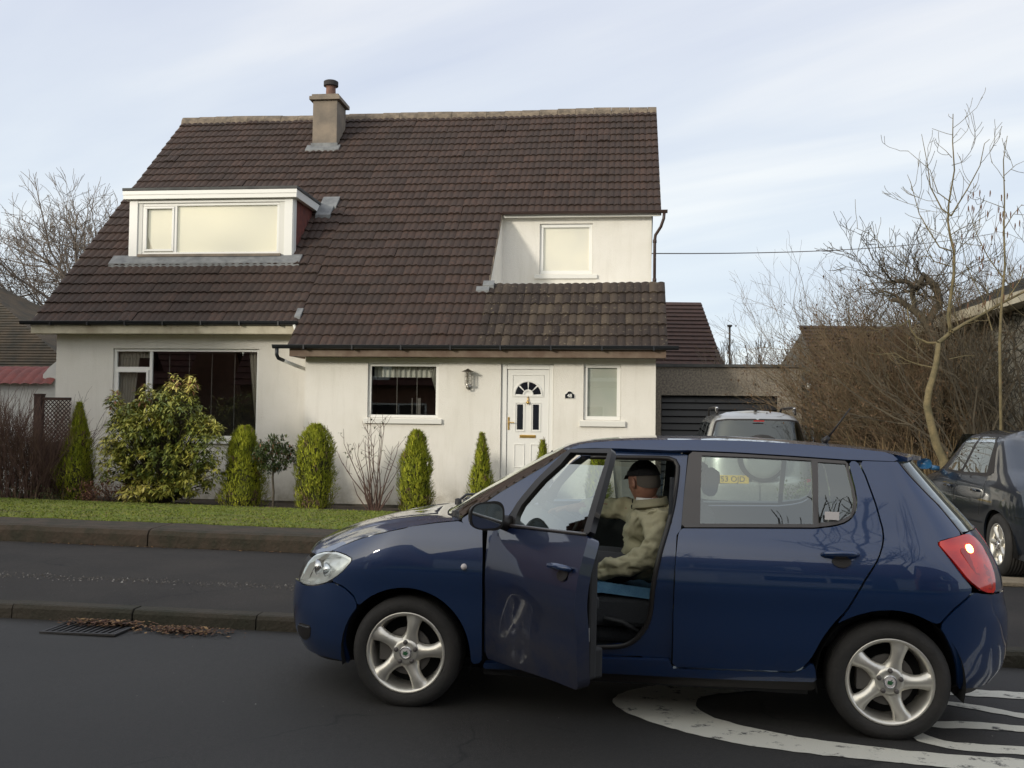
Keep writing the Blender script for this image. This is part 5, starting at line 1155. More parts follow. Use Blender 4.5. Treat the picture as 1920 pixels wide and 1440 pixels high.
both([(-1.05,.225),(CS.QF,.225),(CS.QF,.42),(-1.05,.42)],'lower_grille',M['trimblk'],off=-.02)
both([(-.345,.205),(-.533,.205),(-.9,.203),(CS.QF,.203),(CS.QF,.15),(-.8,.160),(-.6,.168),(-.42,.182)],'chin_spoiler',M['trimblk'],off=-.02)
both([(-.60,.372),(-.742,.366),(-.80,.32),(-.812,.285),(-.72,.268),(-.626,.299)],'fog_light',M['trimblk'],off=.002,gap=0)
both([(-.62,.362),(-.75,.356),(-.752,.350),(-.622,.355)],'chrome_strip',M['chrome'],off=.006,gap=0,round_=False,thick=.004)
# headlight: reflector bowl behind a clear lens
for sd_ in (1,-1):
    h=panel(CS,headl,'headlight',M['lens'],car,off=.001,side=sd_,thick=.01); panel(CS,headl,'reflector',M['reflector'],h,off=-.045,side=sd_,thick=0,shape=lambda q,z:.018*math.sin(q*60)*math.sin(z*50))
    panel(CS,headl,'rim',M['reflector'],h,off=-.0,gap=.001,side=sd_,thick=.045,holes=[inset(headl,.012)])
    b=MB(); 
    for q,z,r in ((-.64,.69,.045),(-.55,.685,.04)):
        p=CS.P(q,z); n=CS.N(q,z); w=p[1]+.03; w=w if sd_>0 else W2-w; d=-n*1.0
        c0=np.array([p[0]+.02,w,z]); b.tube([c0-np.array([.015,0,0]),c0+np.array([.03,.0,0])],[r,r*.5],n=14)
    b.build('bulb_bowl',M['chrome'],h,smooth=True)
# bonnet
Eb=curve([tuple(CS.P(q,z)) for q,z in [(-.747,.752),(-.70,.768),(-.642,.781),(-.60,.787),(-.545,.821),(-.457,.864),(-.346,.897),(-.20,.924),(-.063,.943),(.137,.977),(.257,.992)]])
Fc=curve([tuple(CS.P(q,z)) for q,z in [(-.747,.752),(-.85,.748),(-.95,.742),(-1.1,.735),(-1.2,.731),(CS.QF,.73)]]); _p=Fc(1)
Cb=curve([(_p[0],.82,.73),(-.73,.82,.775),(-.64,.82,.828),(-.42,.82,.908),(-.21,.82,.950),(-.04,.82,.973),(.05,.82,.980)])
_a=Eb(1); Rb=curve([tuple(_a),(.20,.22,.992),(.12,.42,.986),(.07,.65,.981),(.05,.82,.980)])
def mirgrid(mb,fn,nu,nv,mi=0):
    for s_ in (0,1):
        mb.grid((lambda u,v:fn(u,v)) if s_==0 else (lambda u,v:(lambda p:(p[0],W2-p[1],p[2]))(fn(u,v))),ngrid(0,1,nu),ngrid(0,1,nv),mi,flip=(s_==0))
def coonsfn(E0,E1,S0,S1,bulge=None):
    c=[np.array(x) for x in (E0(0),E1(0),E0(1),E1(1))]
    def fn(u,v):
        p=(np.array(E0(u))*(1-v)+np.array(E1(u))*v)+(np.array(S0(v))*(1-u)+np.array(S1(v))*u)-((c[0]*(1-v)+c[1]*v)*(1-u)+(c[2]*(1-v)+c[3]*v)*u)
        if bulge: p=p+np.array(bulge(u,v))
        return tuple(p)
    return fn
def weld(o,d=.0008):
    bm=bmesh.new(); bm.from_mesh(o.data); bmesh.ops.remove_doubles(bm,verts=bm.verts,dist=d); bmesh.ops.recalc_face_normals(bm,faces=bm.faces); bm.to_mesh(o.data); bm.free(); return o
b=MB(); mirgrid(b,coonsfn(Eb,Cb,Fc,Rb,lambda u,v:(0,0,.012*math.sin(math.pi*min(1,v*1.0))*math.sin(math.pi*u)+.010*math.exp(-((v-.38)/.07)**2)*math.sin(math.pi*u))),40,26); weld(b.build('bonnet',BI,car,smooth=True))
# scuttle, windscreen, wipers
wsE=curve([tuple(CS.P(q,z)) for q,z in [(.262,.998),(.275,1.018),(.462,1.142),(.697,1.291),(.801,1.368)]]); wsC=curve([(.055,.82,.984),(.20,.82,1.075),(.40,.82,1.198),(.58,.82,1.302),(.74,.82,1.388)])
wsB=curve([tuple(wsE(0)),(.205,.22,.996),(.125,.42,.990),(.075,.65,.985),(.055,.82,.984)]); wsT=curve([tuple(wsE(1)),(.775,.35,1.378),(.752,.6,1.386),(.74,.82,1.388)])
b=MB(); mirgrid(b,coonsfn(wsE,wsC,wsB,wsT),22,20); weld(b.build('windscreen',M['wsglass'],car,smooth=True))
b=MB(); mirgrid(b,lambda u,v:tuple(np.array(Rb(v))*(1-u)+np.array(wsB(v))*u+np.array([0,0,.004-.012*math.sin(math.pi*u)])),4,16)
b.build('scuttle',M['plastic'],car)
for y0,y1,x0,x1,z0,z1 in ((.28,.80,.19,.10,1.005,1.02),(.9,1.42,.08,.20,1.02,1.02)):
    b=MB(); b.tube([(x0,y0,z0),(x0+.03,(y0*.8+y1*.2),z0+.035),(x1+.035,y1,z1+.02)],.008,n=6); b.tube([(x0+.05,y0-.02,z0+.02),(x1+.05,y1+.05,z1+.03)],.007,n=5); b.lathe([(.001,.02),(.02,.015),(.022,-.02)],(x0,y0,z0),'z',10); b.build('wiper',M['trimblk'],car,smooth=True)
# roof
reE=curve([tuple(CS.P(q,z)) for q,z in [(.801,1.370),(.836,1.392),(.907,1.413),(1.049,1.428),(1.246,1.439),(1.471,1.445),(1.747,1.446),(2.019,1.437),(2.286,1.422),(2.42,1.410)]]+[tuple(np.array(CS.P(2.60,1.395))+np.array([.02,0,0]))])
reC=curve([(.74,.82,1.390),(.84,.82,1.414),(1.03,.82,1.440),(1.24,.82,1.455),(1.49,.82,1.462),(1.79,.82,1.460),(2.09,.82,1.447),(2.38,.82,1.425),(2.66,.82,1.392)])
rT=wsT; _e=reE(1); rR=curve([tuple(_e),(_e[0]+.06,.4,1.396),(2.655,.6,1.394),(2.66,.82,1.392)])
rfn=coonsfn(reE,reC,lambda v:np.array(wsT(v))+np.array([0,0,.002]),rR)
b=MB(); mirgrid(b,rfn,40,18); weld(b.build('roof',BI,car,smooth=True))
b=MB(); mirgrid(b,lambda u,v:tuple(np.array(rfn(u*.93+.01,v*.98+.02))-np.array([0,0,.035])),24,10); b.build('headliner',M['liner'],car,smooth=True)
rail=[(.804,1.37),(.86,1.383),(.95,1.388),(1.078,1.389),(1.191,1.388),(1.348,1.386),(1.445,1.39),(1.69,1.386),(1.961,1.377),(2.254,1.364),(2.412,1.363),(2.574,1.362),(2.66,1.372),(2.60,1.396),(2.42,1.411),(2.286,1.423),(2.019,1.438),(1.747,1.447),(1.471,1.446),(1.246,1.440),(1.049,1.429),(.907,1.414),(.836,1.394)]
both(rail,'roof_rail',BI,gap=.0005,round_=False,inner=True,thick=.03)
# spoiler
b=MB(); sp=lambda u,v:tuple(np.array(rR(v))+np.array([.055*u,.02*u*(1-v)**4,-.012*u]))
mirgrid(b,lambda u,v:sp(u,v),3,16); mirgrid(b,lambda u,v:tuple(np.array(rR(v))*(1-u)+np.array(sp(1,v))*u+np.array([-.04*(1-u),.0,-.038+.02*u-.012*(0)])),3,16); mirgrid(b,lambda u,v:tuple(np.array(sp(1,v))+np.array([0,0,-.02*u])),1,16)
_s0=np.array(rR(0)); _s1=np.array(sp(1,0)); b.add([tuple(_s0),tuple(_s1),tuple(_s1-np.array([0,0,.02])),tuple(_s0+np.array([-.04,0,-.038]))],[(0,1,2,3)]); b.build('spoiler',M['blue'],car)
# pillars and sills
both([(.28,.972),(.262,.998),(.462,1.144),(.697,1.293),(.801,1.372),(.829,1.384),(.802,1.356),(.718,1.28),(.635,1.198),(.57,1.113),(.52,1.03),(.482,.972),(.383,.971)],'windscreen_pillar',[M['blue'],M['plastic']],inner=True,thick=.03,gap=.001,off=-.004)
opn=[(1.013,.345),(1.10,.375),(1.213,.437),(1.265,.531),(1.283,.697),(1.312,.864),(1.355,1.021),(1.381,1.136),(1.401,1.309),(1.393,1.339),(1.365,1.363),(1.1,1.361),(.90,1.359)]
panel(CS,[(1.372,.302),(1.376,.709),(1.388,.97),(1.410,1.002),(1.424,1.183),(1.442,1.379),(1.365,1.392),(1.19,1.394),(.98,1.393),(.870,1.380),(.882,1.359),(.967,1.361),(1.1,1.361),(1.34,1.363),(1.370,1.358),(1.393,1.339),(1.401,1.309),(1.381,1.136),(1.355,1.021),(1.312,.864),(1.283,.697),(1.265,.531),(1.213,.437),(1.141,.384),(1.026,.366),(.8,.352),(.56,.345),(.47,.40),(.45,.6),(.44,.95),(.47,.965),(.405,.965),(.405,.30),(.9,.315),(1.215,.335)],'door_jamb',[M['blue'],M['plastic']],car,off=-.035,inner=True,thick=.05,gap=0,round_=False)
b=MB(); q_=[(.56,.352),(.8,.358),(1.026,.372),(1.141,.39),(1.206,.44),(1.256,.533),(1.274,.699),(1.303,.866),(1.346,1.023),(1.372,1.138),(1.391,1.309),(1.383,1.333),(1.36,1.353),(1.1,1.352),(.93,1.350)]
cv=curve([tuple(CS.P(q,z)-CS.N(q,z)*.028) for q,z in q_]); b.tube([cv(t) for t in ngrid(0,1,60)],.013,n=8); b.build('door_seal',M['trimblk'],car,smooth=True)
both([(.403,.259),(.67,.285),(.89,.311),(.999,.325),(1.161,.330),(1.372,.335),(1.374,.293),(1.692,.300),(1.972,.306),(2.02,.330),(2.065,.37),(2.082,.312),(2.087,.262),(1.746,.250),(1.366,.245),(.89,.24),(.402,.225)],'sill',BI,inner=True,thick=.03)
both([(.402,.224),(.89,.238),(1.366,.243),(1.746,.248),(2.087,.260),(2.09,.20),(1.4,.185),(.42,.18)],'sill_trim',M['trimblk'],off=-.03,gap=0)
# rear door, its window frame, glass
RD=[(1.376,.299),(1.376,.573),(1.382,.843),(1.394,.97),(1.409,.997),(1.737,1.008),(2.071,1.019),(2.165,1.033),(2.229,1.053),(2.267,1.09),(2.286,1.146),(2.279,1.221),(2.261,1.316),(2.256,1.359),(2.301,1.36),(2.332,1.286),(2.372,1.149),(2.400,1.016),(2.395,.96),(2.366,.882),(2.302,.788),(2.216,.634),(2.151,.560),(2.101,.485),(2.052,.383),(2.014,.335),(1.974,.311),(1.692,.305)]
hz_=lambda q,z:-.028*math.exp(-(((q-2.195)/.055)**2+((z-.875)/.036)**2)**2)
SUR=[(1.409,1.0),(1.424,1.183),(1.447,1.385),(1.69,1.381),(1.961,1.372),(2.253,1.359),(2.256,1.316),(2.275,1.221),(2.284,1.146),(2.268,1.095),(2.228,1.058),(2.165,1.038),(2.071,1.024),(1.737,1.013)]
GL1=[(1.505,1.023),(1.508,1.186),(1.514,1.366),(1.798,1.363),(2.072,1.355),(2.069,1.191),(2.065,1.041),(1.79,1.032)]
GL2=[(2.103,1.349),(2.240,1.344),(2.262,1.221),(2.266,1.146),(2.250,1.092),(2.198,1.064),(2.091,1.047)]
for sd_ in (1,-1):
    d=panel(CS,RD,'rear_door',BI,car,side=sd_,inner=True,thick=.03,shape=lambda q,z:fl_r(q,z)+hz_(q,z),step=.024)
    panel(CS,SUR,'window_frame',[M['pillarblk'],M['plastic']],d,side=sd_,inner=True,holes=[GL1,GL2],off=-.002,thick=.025,gap=.001)
    panel(CS,GL1,'rear_door_glass',M['carglass'],d,side=sd_,off=-.010,thick=0,gap=-.004,round_=False); panel(CS,GL2,'quarter_glass',M['carglass'],d,side=sd_,off=-.010,thick=0,gap=-.004,round_=False)
    panel(CS,[(2.195+.046*math.cos(t),.868+.030*math.sin(t)) for t in ngrid(0,2*math.pi,20)[:-1]],'recess_reflection_disc',M['trimblk'],d,side=sd_,off=.010,gap=0,thick=0,round_=False,step=.012,shape=hz_)  # black disc stands in for the dark reflection in the handle hollow
    b=MB(); pts=[]
    for q,o_ in ((2.100,.004),(2.118,.022),(2.19,.030),(2.25,.026),(2.272,.008)):
        p=CS.P(q,.897+.003*(q-2.1)/.17)+CS.N(q,.897)*o_; pts.append(tuple(p) if sd_>0 else (p[0],W2-p[1],p[2]))
    b.tube(pts,[.010,.014,.015,.014,.010],n=10); o=b.build('handle',M['blue'],d,smooth=True)
# quarter, taillight, rear bumper, tailgate
QP=[(2.305,1.362),(2.336,1.286),(2.376,1.150),(2.404,1.016),(2.399,.961),(2.369,.882),(2.306,.784),(2.220,.630),(2.166,.562),(2.206,.585),(2.262,.613),(2.35,.640),(2.449,.647),(2.539,.630),(2.616,.592),(2.649,.585),(2.739,.663),(2.859,.746),(2.822,.793),(2.756,.894),(2.700,.974),(2.792,.990),(2.919,1.005),(2.900,1.053),(2.870,1.146),(2.781,1.241),(2.66,1.345),(2.640,1.362)]
both(QP,'quarter_panel',BI,shape=fl_r,inner=True,thick=.025)
TL=[(2.700,.974),(2.792,.990),(2.919,1.006),(2.975,1.000),(3.02,.975),(3.045,.93),(3.05,.87),(3.035,.80),(3.004,.723),(2.909,.734),(2.822,.793),(2.756,.894)]
for sd_ in (1,-1):
    t=panel(CS,TL,'taillight',M['redlens'],car,side=sd_,off=.006,thick=.02,shape=lambda q,z:.012*max(0,1-((q-2.92)/.2)**2))
    panel(CS,[(2.87,.955),(2.915,.956),(2.918,.925),(2.89,.915),(2.868,.925)],'stop_lamp',M['litlamp'] if sd_>0 else M['reddk'],t,side=sd_,off=.0195,gap=0,thick=.004)
    panel(CS,[(3.0,.885),(3.040,.88),(3.036,.835),(3.008,.84)],'reversing_lamp',M['whitelens'],t,side=sd_,off=.0125,gap=0,thick=.004)
    panel(CS,[(2.82,.93),(2.84,.945),(2.985,.85),(2.99,.74),(2.93,.75),(2.86,.84)],'lower_lens',M['reddk'],t,side=sd_,off=.0175,gap=0,thick=.003)
RB=[(2.649,.578),(2.742,.656),(2.861,.739),(2.909,.729),(3.006,.718),(3.2,.715),(CS.QR,.715),(CS.QR,.27),(3.2,.255),(2.95,.250),(2.796,.262),(2.770,.30),(2.758,.342),(2.74,.405),(2.71,.47),(2.678,.53)]
both(RB,'rear_bumper',BI,shape=fl_r,inner=True)
both([(2.80,.258),(2.95,.246),(3.2,.250),(CS.QR,.262),(CS.QR,.20),(3.0,.20),(2.82,.21)],'rear_valance',M['trimblk'],off=-.02)
both([(3.012,.722),(CS.QR,.722),(CS.QR,1.03),(3.03,1.02),(2.94,1.01),(3.0,1.005),(3.05,.95),(3.055,.87),(3.04,.80)],'tailgate',BI)
RGL=[(2.925,1.015),(3.1,1.02),(CS.QR,1.03),(CS.QR,1.375),(3.1,1.375),(2.70,1.355),(2.80,1.24),(2.885,1.15),(2.91,1.06)]
both(RGL,'rear_window',M['carglass_dk'],gap=.004,thick=0,off=-.004)
both([(2.922,1.009),(2.908,1.055),(2.878,1.147),(2.789,1.243),(2.67,1.349),(2.70,1.353),(2.80,1.245),(2.888,1.150),(2.918,1.057),(2.935,1.012)],'hatch_frame',M['pillarblk'],gap=0,round_=False,off=.001)
# wheels
def wheel(name,c,par,side=1,rot=0,steer=0,style=5,rr_=.292,rim=.213,mr='alloy',hubcol='emblem'):
    e=bpy.data.objects.new(name,None); e.location=c; e.rotation_euler=(0,0,(0 if side>0 else math.pi)+steer); link(e,par)
    k=rr_; t=MB(); w=.20
    prof=[(rim-.004,.012),(rim+.004,-.001),(rim+.018,-.006),((rim+rr_)/2,-.010),(rr_-.024,-.002),(rr_-.008,.012),(rr_,.030)]
    for i in range(5): 
        y=.04+i*.03; prof+=[(rr_,y-.004),(rr_-.007,y-.002),(rr_-.007,y+.004),(rr_,y+.006)]
    prof+=[(rr_,w-.03),(rr_-.012,w-.008),((rim+rr_)/2,w),(rim-.004,w-.01)]
    t.lathe(prof,(0,0,0),'y',56); t.build('tyre',M['rubber'],e,smooth=True)
    a=MB(); a.lathe([(rim-.002,.010),(rim,.002),(rim-.006,-.001),(rim-.014,.004),(rim-.024,.018),(rim-.030,.045),(rim-.036,.10),(rim-.036,.18)],(0,0,0),'y',56)
    # spokes
    for s_ in range(style):
        an=R(72)*s_*5/style+rot; 
        st_=[(.045,.050,.012),(.075,.034,.010),(.10,.027,.006),(.125,.0255,.002),(.15,.028,.000),(.17,.033,.002),(rim-.020,.042,.006),(rim-.008,.050,.004)]
        if style!=5: st_=[(r_,h_*.7,d_) for r_,h_,d_ in st_]
        vs=[];m_=5
        for r_,h_,d_ in st_:
            sw=.16*((r_-.045)/(rim-.045))**1.5
            for j,(f,dd) in enumerate(((-1.25,.030),(-1,.006),(0,-.001),(.9,.004),(1.3,.034))):
                ll=h_*f; th=an+sw*.5+math.atan2(ll,r_); rad_=math.hypot(r_,ll) if r_<rim-.03 else min(rim-.004,math.hypot(r_,ll)); vs.append((rad_*math.cos(th),d_+dd,rad_*math.sin(th)))
        fs=[(i*m_+j,(i+1)*m_+j,(i+1)*m_+j+1,i*m_+j+1) for i in range(len(st_)-1) for j in range(m_-1)]
        a.add(vs,fs)
    a.lathe([(.001,.008),(.050,.008),(.068,.010),(.074,.03)],(0,0,0),'y',30)
    o=a.build('rim',M[mr],e,smooth=True); 
    h=MB()
    for s_ in range(5):
        th=R(72)*s_+rot+R(36)*0+.32; h.lathe([(.001,-.006),(.011,-.005),(.0125,.008)],(.054*math.cos(th),.002,.054*math.sin(th)),'y',10)
    h.build('wheel_bolts',M['bolt'],e,smooth=True)
    h=MB(); h.lathe([(.0245,.0),(.031,-.006),(.034,.004),(.034,.012)],(0,.002,0),'y',24); h.build('cap_ring',M['chrome'],e,smooth=True)
    h=MB(); h.lathe([(.001,-.003),(.025,-.001),(.026,.004)],(0,.001,0),'y',20); 
    o=h.build('centre_cap',M['whitelens'],e)
    h=MB(); h.add([(-.014,-.0035,-.008),(.004,-.0035,-.014),(.016,-.0035,.002),(.006,-.0035,.004),(.012,-.0035,.016),(-.002,-.0035,.006),(-.010,-.0035,.010)],[(0,1,2,3,4,5,6)]); h.build('cap_emblem',M[hubcol],e)
    h=MB(); h.lathe([(.001,.055),(.125,.055),(.125,.066),(.001,.066)],(0,0,0),'y',30); h.box(-.15,-.07,.04,.10,-.05,.06) ; h.build('brake_disc',M['disc'],e)
    h=MB(); h.lathe([(.001,.13),(rim-.02,.13)],(0,0,0),'y',20); h.build('hub_back',M['well'],e)
    return e
wheel('wheel',(-.008,.030,.290),car,1,rot=R(3)-.0); wheel('wheel',(2.431,.030,.288),car,1,rot=R(-1)); wheel('wheel',(-.008,W2-.03,.290),car,-1); wheel('wheel',(2.431,W2-.03,.288),car,-1)
for cx in (-.008,2.431):
    b=MB()
    for sd_ in (1,-1):
        w0,w1=(.03,.34) if sd_>0 else (W2-.34,W2-.03); b.grid(lambda u,v:(cx+.352*math.cos(u),v,.292+.352*math.sin(u)),ngrid(R(-14),R(194),24),[w0,(w0+w1)/2,w1],flip=True); 
        wi=w1 if sd_>0 else w0; b.add([(cx+.352*math.cos(t),wi,.292+.352*math.sin(t)) for t in ngrid(R(-14),R(194),24)],[tuple(range(25))])
    split_build(b,'wheel_well',M['well'],car)
# floor, bulkheads, interior
b=MB(); b.box(-.45,2.7,.22,W2-.22,.19,.24); b.box(.4,2.05,.09,W2-.09,.19,.235); b.box(.36,.40,.10,W2-.10,.24,.93); b.box(2.3,2.6,.36,W2-.36,.24,.66); b.box(2.6,2.9,.5,W2-.5,.24,.6); b.build('floor_pan',M['well'],car)
b=MB(); b.box(.42,1.36,.09,.80,.245,.275); b.box(.42,1.36,.84,W2-.09,.245,.275); b.box(.42,1.4,.74,.90,.24,.46); b.build('carpet',M['plastic'],car,bevel=.01)
b=MB(); b.grid(lambda u,v:(.40+.30*math.sin(u*1.57)+.02,.10+(W2-.2)*v,.985-.20*(1-math.cos(u*1.57))-.02*math.cos(v*6.28)),ngrid(0,1,8),ngrid(0,1,12),flip=True); b.box(.40,.70,.12,W2-.12,.60,.78); b.add([(.26,.16,.982),(.26,W2-.16,.982),(.42,W2-.10,.986),(.42,.10,.986)],[(0,1,2,3)]); b.build('dashboard',M['plastic'],car)
b=MB(); c_=Vector((.80,1.20,.88)); ax=Vector((.88,0,-.45)).normalized(); u_=Vector((0,1,0)); v_=ax.cross(u_)
b.tube([c_+(u_*math.cos(t)+v_*math.sin(t))*.185 for t in ngrid(0,2*math.pi,32)],.015,n=8,cap=False); b.tube([c_+ax*.02,c_-ax*.25],.03,n=8)
for t in (0,math.pi,-math.pi/2): b.tube([c_,c_+(u_*math.cos(t)+v_*math.sin(t))*.18],.014,n=6)
b.build('steering_wheel',M['plastic'],car,smooth=True)
def seat(y0,y1,par,nm='front_seat',x=0):
    e=bpy.data.objects.new(nm,None); link(e,par); s=MB(); yc=(y0+y1)/2
    def cush(u,v):  # side profile sweep
        return None
    # cushion: blue top pad with raised side bolsters, dark sides
    def top(u,v): return (.93+x+.40*u,y0+(y1-y0)*v,.655-.035*u+.0+.035*(abs(2*v-1)**4)-.03*max(0,(u-.0))*0+ (-.03*(1-u/.12)**2 if u<.12 else 0)-.05*max(0,(abs(2*v-1)-.9)*10)*0)
    c=MB(); c.grid(top,ngrid(0,1,14),ngrid(0,1,14),flip=True); 
    for y,fl in ((y0,1),(y1,0)):
        P0=[(.93+x+.40*u,y+(-.012 if y==y0 else .012),top(u,0 if y==y0 else 1)[2]-.055) for u in ngrid(0,1,14)]; P1=[top(u,0 if y==y0 else 1) for u in ngrid(0,1,14)]
        c.add(P1+P0,[(i,i+1,i+16,i+15) if fl else (i+15,i+16,i+1,i) for i in range(14)])
    c.build('cushion',M['seatb'],e,smooth=True)
    c=MB(); c.box(.925+x,1.34+x,y0-.004,y1+.004,.45,.612); c.box(.95+x,1.30+x,y0+.03,y1-.03,.36,.45); c.build('seat_base',M['seat'],e,bevel=.03)
    c=MB(); c.tube([(1.0+x,y0-.03,.50),(1.10+x,y0-.035,.485),(1.18+x,y0-.035,.44)],.014,n=6); c.tube([(1.22+x,y0-.02,.40),(1.22+x,y0-.035,.40)],.035,n=14); c.build('seat_lever',M['plastic'],e,smooth=True)
    c=MB(); c.box(0,.13,y0,y1,0,.52); o=c.build('backrest',M['seat'],e,bevel=.04); o.location=(1.325+x,0,.60); o.rotation_euler=(0,R(14),0)
    c=MB(); c.box(0,.08,yc-.12,yc+.12,0,.15); o=c.build('headrest',M['seat'],e,bevel=.035); o.location=(1.50+x,0,1.15); o.rotation_euler=(0,R(10),0)
    return e
seat(.19,.66,car,x=.02); seat(.98,1.45,car,x=.0)
b=MB(); b.box(1.95,2.40,.2,W2-.2,.40,.62); b.build('rear_seat_cushion',M['seat'],car,bevel=.04); b=MB(); b.box(0,.12,.18,W2-.18,0,.42); o=b.build('rear_seat_back',M['seat'],car,bevel=.04); o.location=(2.34,0,.58); o.rotation_euler=(0,R(16),0)
b=MB(); b.box(2.45,2.72,.20,W2-.20,.985,1.0); b.build('parcel_shelf',M['liner'],car)
for y in (.45,1.19): b=MB(); b.box(0,.08,y-.12,y+.12,0,.13); o=b.build('rear_headrest',M['seat'],car,bevel=.03); o.location=(2.48,0,1.0)
b=MB(); b.tube([(.70,.78,1.31),(.66,.78,1.35)],.008,n=6); b.box(.69,.72,.66,.9,1.24,1.31); b.build('interior_mirror',M['plastic'],car,bevel=.01)
b=MB(); b.box(2.12,2.19,.078,.080,1.065,1.105); o=b.build('window_sticker',M['whitelens'],car); 
# far front door (shut)
FD=[(.408,.295),(.402,.66),(.392,.965),(.50,.975),(1.36,1.0),(1.372,.843),(1.372,.573),(1.372,.302)]
FS=[(.50,.978),(.58,1.10),(.72,1.262),(.86,1.366),(.93,1.398),(1.44,1.385),(1.415,1.183),(1.395,1.0)]
FG=[(.60,1.0),(.66,1.11),(.78,1.25),(.91,1.352),(1.345,1.352),(1.335,1.19),(1.32,1.022)]
d=panel(CS,FD,'front_door',BI,car,side=-1,inner=True,thick=.05); panel(CS,FS,'window_frame',[M['blue'],M['plastic']],d,side=-1,inner=True,holes=[FG],thick=.03); panel(CS,FG,'front_door_glass',M['carglass'],d,side=-1,off=-.01,thick=0,gap=-.003,round_=False)
# near front door (open 53 degrees)
od=bpy.data.objects.new('front_door_open',None); od.name='front_door'; link(od,car); od['label']='opened front passenger door seen from outside'
hs,hw_=.42,.05; od.matrix_local=Matrix.Translation((hs,hw_,0))@Matrix.Rotation(-R(53),4,'Z')@Matrix.Translation((-hs,-hw_,0))
DS=[(.45,.292),(.47,.46),(.49,.682),(.485,.814),(.47,.917),(.475,.972),(.682,.984),(1.007,1.003),(1.338,1.022),(1.345,.979),(1.350,.932),(1.358,.834),(1.362,.62),(1.356,.352),(1.158,.345),(.853,.322)]
hz2=lambda q,z:-.028*math.exp(-(((q-1.215)/.052)**2+((z-.842)/.034)**2)**2)
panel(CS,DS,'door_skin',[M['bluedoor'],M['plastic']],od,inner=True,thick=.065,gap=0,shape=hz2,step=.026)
DF=[(.50,.976),(.571,1.02),(.597,1.098),(.64,1.150),(.715,1.235),(.815,1.322),(.907,1.394),(1.276,1.410),(1.296,1.338),(1.320,1.172),(1.334,1.024),(1.007,1.006),(.682,.987)]
DO=[(.66,1.004),(.645,1.05),(.66,1.10),(.782,1.233),(.888,1.318),(.935,1.378),(1.250,1.388),(1.262,1.330),(1.272,1.19),(1.282,1.028),(.98,1.015)]
panel(CS,DF,'window_frame',[M['trimblk'],M['plastic']],od,inner=True,holes=[DO],thick=.03,gap=0,off=-.004)
panel(CS,[(.66,1.0),(.64,1.05),(.655,1.105),(.775,1.24),(.885,1.325),(1.275,1.336),(1.285,1.18),(1.29,1.03),(.98,1.012)],'door_glass',M['carglass'],od,off=-.018,thick=0,gap=0,round_=False)
b=MB(); cv=curve([tuple(CS.P(q,z)+CS.N(q,z)*.003) for q,z in [(.60,.990),(.70,.997),(1.0,1.010),(1.32,1.026)]]); b.tube([cv(t) for t in ngrid(0,1,12)],.0085,n=6); b.build('waist_seal',M['pillarblk'],od,smooth=True)
panel(CS,[(1.215+.044*math.cos(t),.838+.029*math.sin(t)) for t in ngrid(0,2*math.pi,20)[:-1]],'recess_reflection_disc',M['trimblk'],od,off=.010,gap=0,thick=0,round_=False,step=.012,shape=hz2)  # dark reflection in this hollow is a black disc too
b=MB(); b.tube([tuple(CS.P(q,z)+CS.N(q,z)*o_) for q,z,o_ in ((1.122,.862,.004),(1.138,.863,.022),(1.21,.866,.030),(1.28,.868,.026),(1.304,.868,.008))],[.010,.014,.015,.014,.010],n=10); b.build('handle',M['blue'],od,smooth=True)
b=MB(); b.box(.47,1.340,.078,.125,.385,.965); b.box(.55,1.2,.165,.23,.66,.72); b.box(.5,1.25,.165,.22,.36,.50); b.build('door_trim',M['plastic'],od,bevel=.012)
b=MB(); b.box(1.347,1.354,.045,.075,.56,.62); b.build('door_latch',M['chrome'],od)
# door mirrors: housing + glass facing back
def mirror_(par,side,c):
    b=MB(); 
    def f(u,v):
        a=2*math.pi*u; r=math.sin(min(1,v*1.0)*math.pi/2)**.6 if v<1 else 1; ca,sa=math.cos(a),math.sin(a); sx=abs(ca)**.6*(1 if ca>0 else -1); sz=abs(sa)**.7*(1 if sa>0 else -1)
        return (c[0]+.10*(v)-.05,c[1]+sx*.098*r,c[2]+sz*.072*r*(1+.12*sx))
    b.grid(f,ngrid(0,1,28),ngrid(0.02,1,9)); b.add([f(u,1) for u in ngrid(0,1,27)[:-1]]+[],[tuple(range(27))]); 
    o=b.build('door_mirror',M['trimblk'],par,smooth=True)
    b=MB(); q=[(c[0]+.0525,c[1]+.086*(abs(math.cos(a))**.6*(1 if math.cos(a)>0 else -1)),c[2]+.062*(abs(math.sin(a))**.7*(1 if math.sin(a)>0 else -1))) for a in ngrid(0,2*math.pi,28)[:-1]]; b.add(q,[tuple(range(28))]); g=b.build('mirror_glass',M['mirror'],o if par is car else par)
    b=MB(); b.tube([(c[0],c[1]+.08*side,c[2]-.03),(c[0]+.01,c[1]+.16*side,c[2]-.05)],[.035,.045],n=10); b.build('mirror_arm',M['trimblk'],o if par is car else par,smooth=True)
    return o
mirror_(od,1,(.585,-.075,1.045)); mirror_(car,-1,(.52,W2+.09,1.045))
# small parts
b=MB(); b.lathe([(.001,-.010),(.014,-.008),(.017,.004)],tuple(CS.P(.299,.758)+CS.N(.299,.758)*.002),'y',14); b.build('side_indicator',M['whitelens'],car,smooth=True)
b=MB(); b.tube([(2.225,.80,1.44),(2.255,.80,1.475)],[.022,.012],n=8); b.tube([(2.255,.80,1.475),(2.37,.79,1.64)],[.007,.004],n=6); b.build('aerial',M['trimblk'],car,smooth=True)
b=MB(); b.box(1.33,1.345,.06,.10,.66,.70); b.build('belt_buckle',M['chrome'],car)
b=MB(); b.tube([(1.36,.11,1.25),(1.35,.11,.9),(1.335,.12,.5)],.012,n=6); b.build('seat_belt',M['seat'],car)

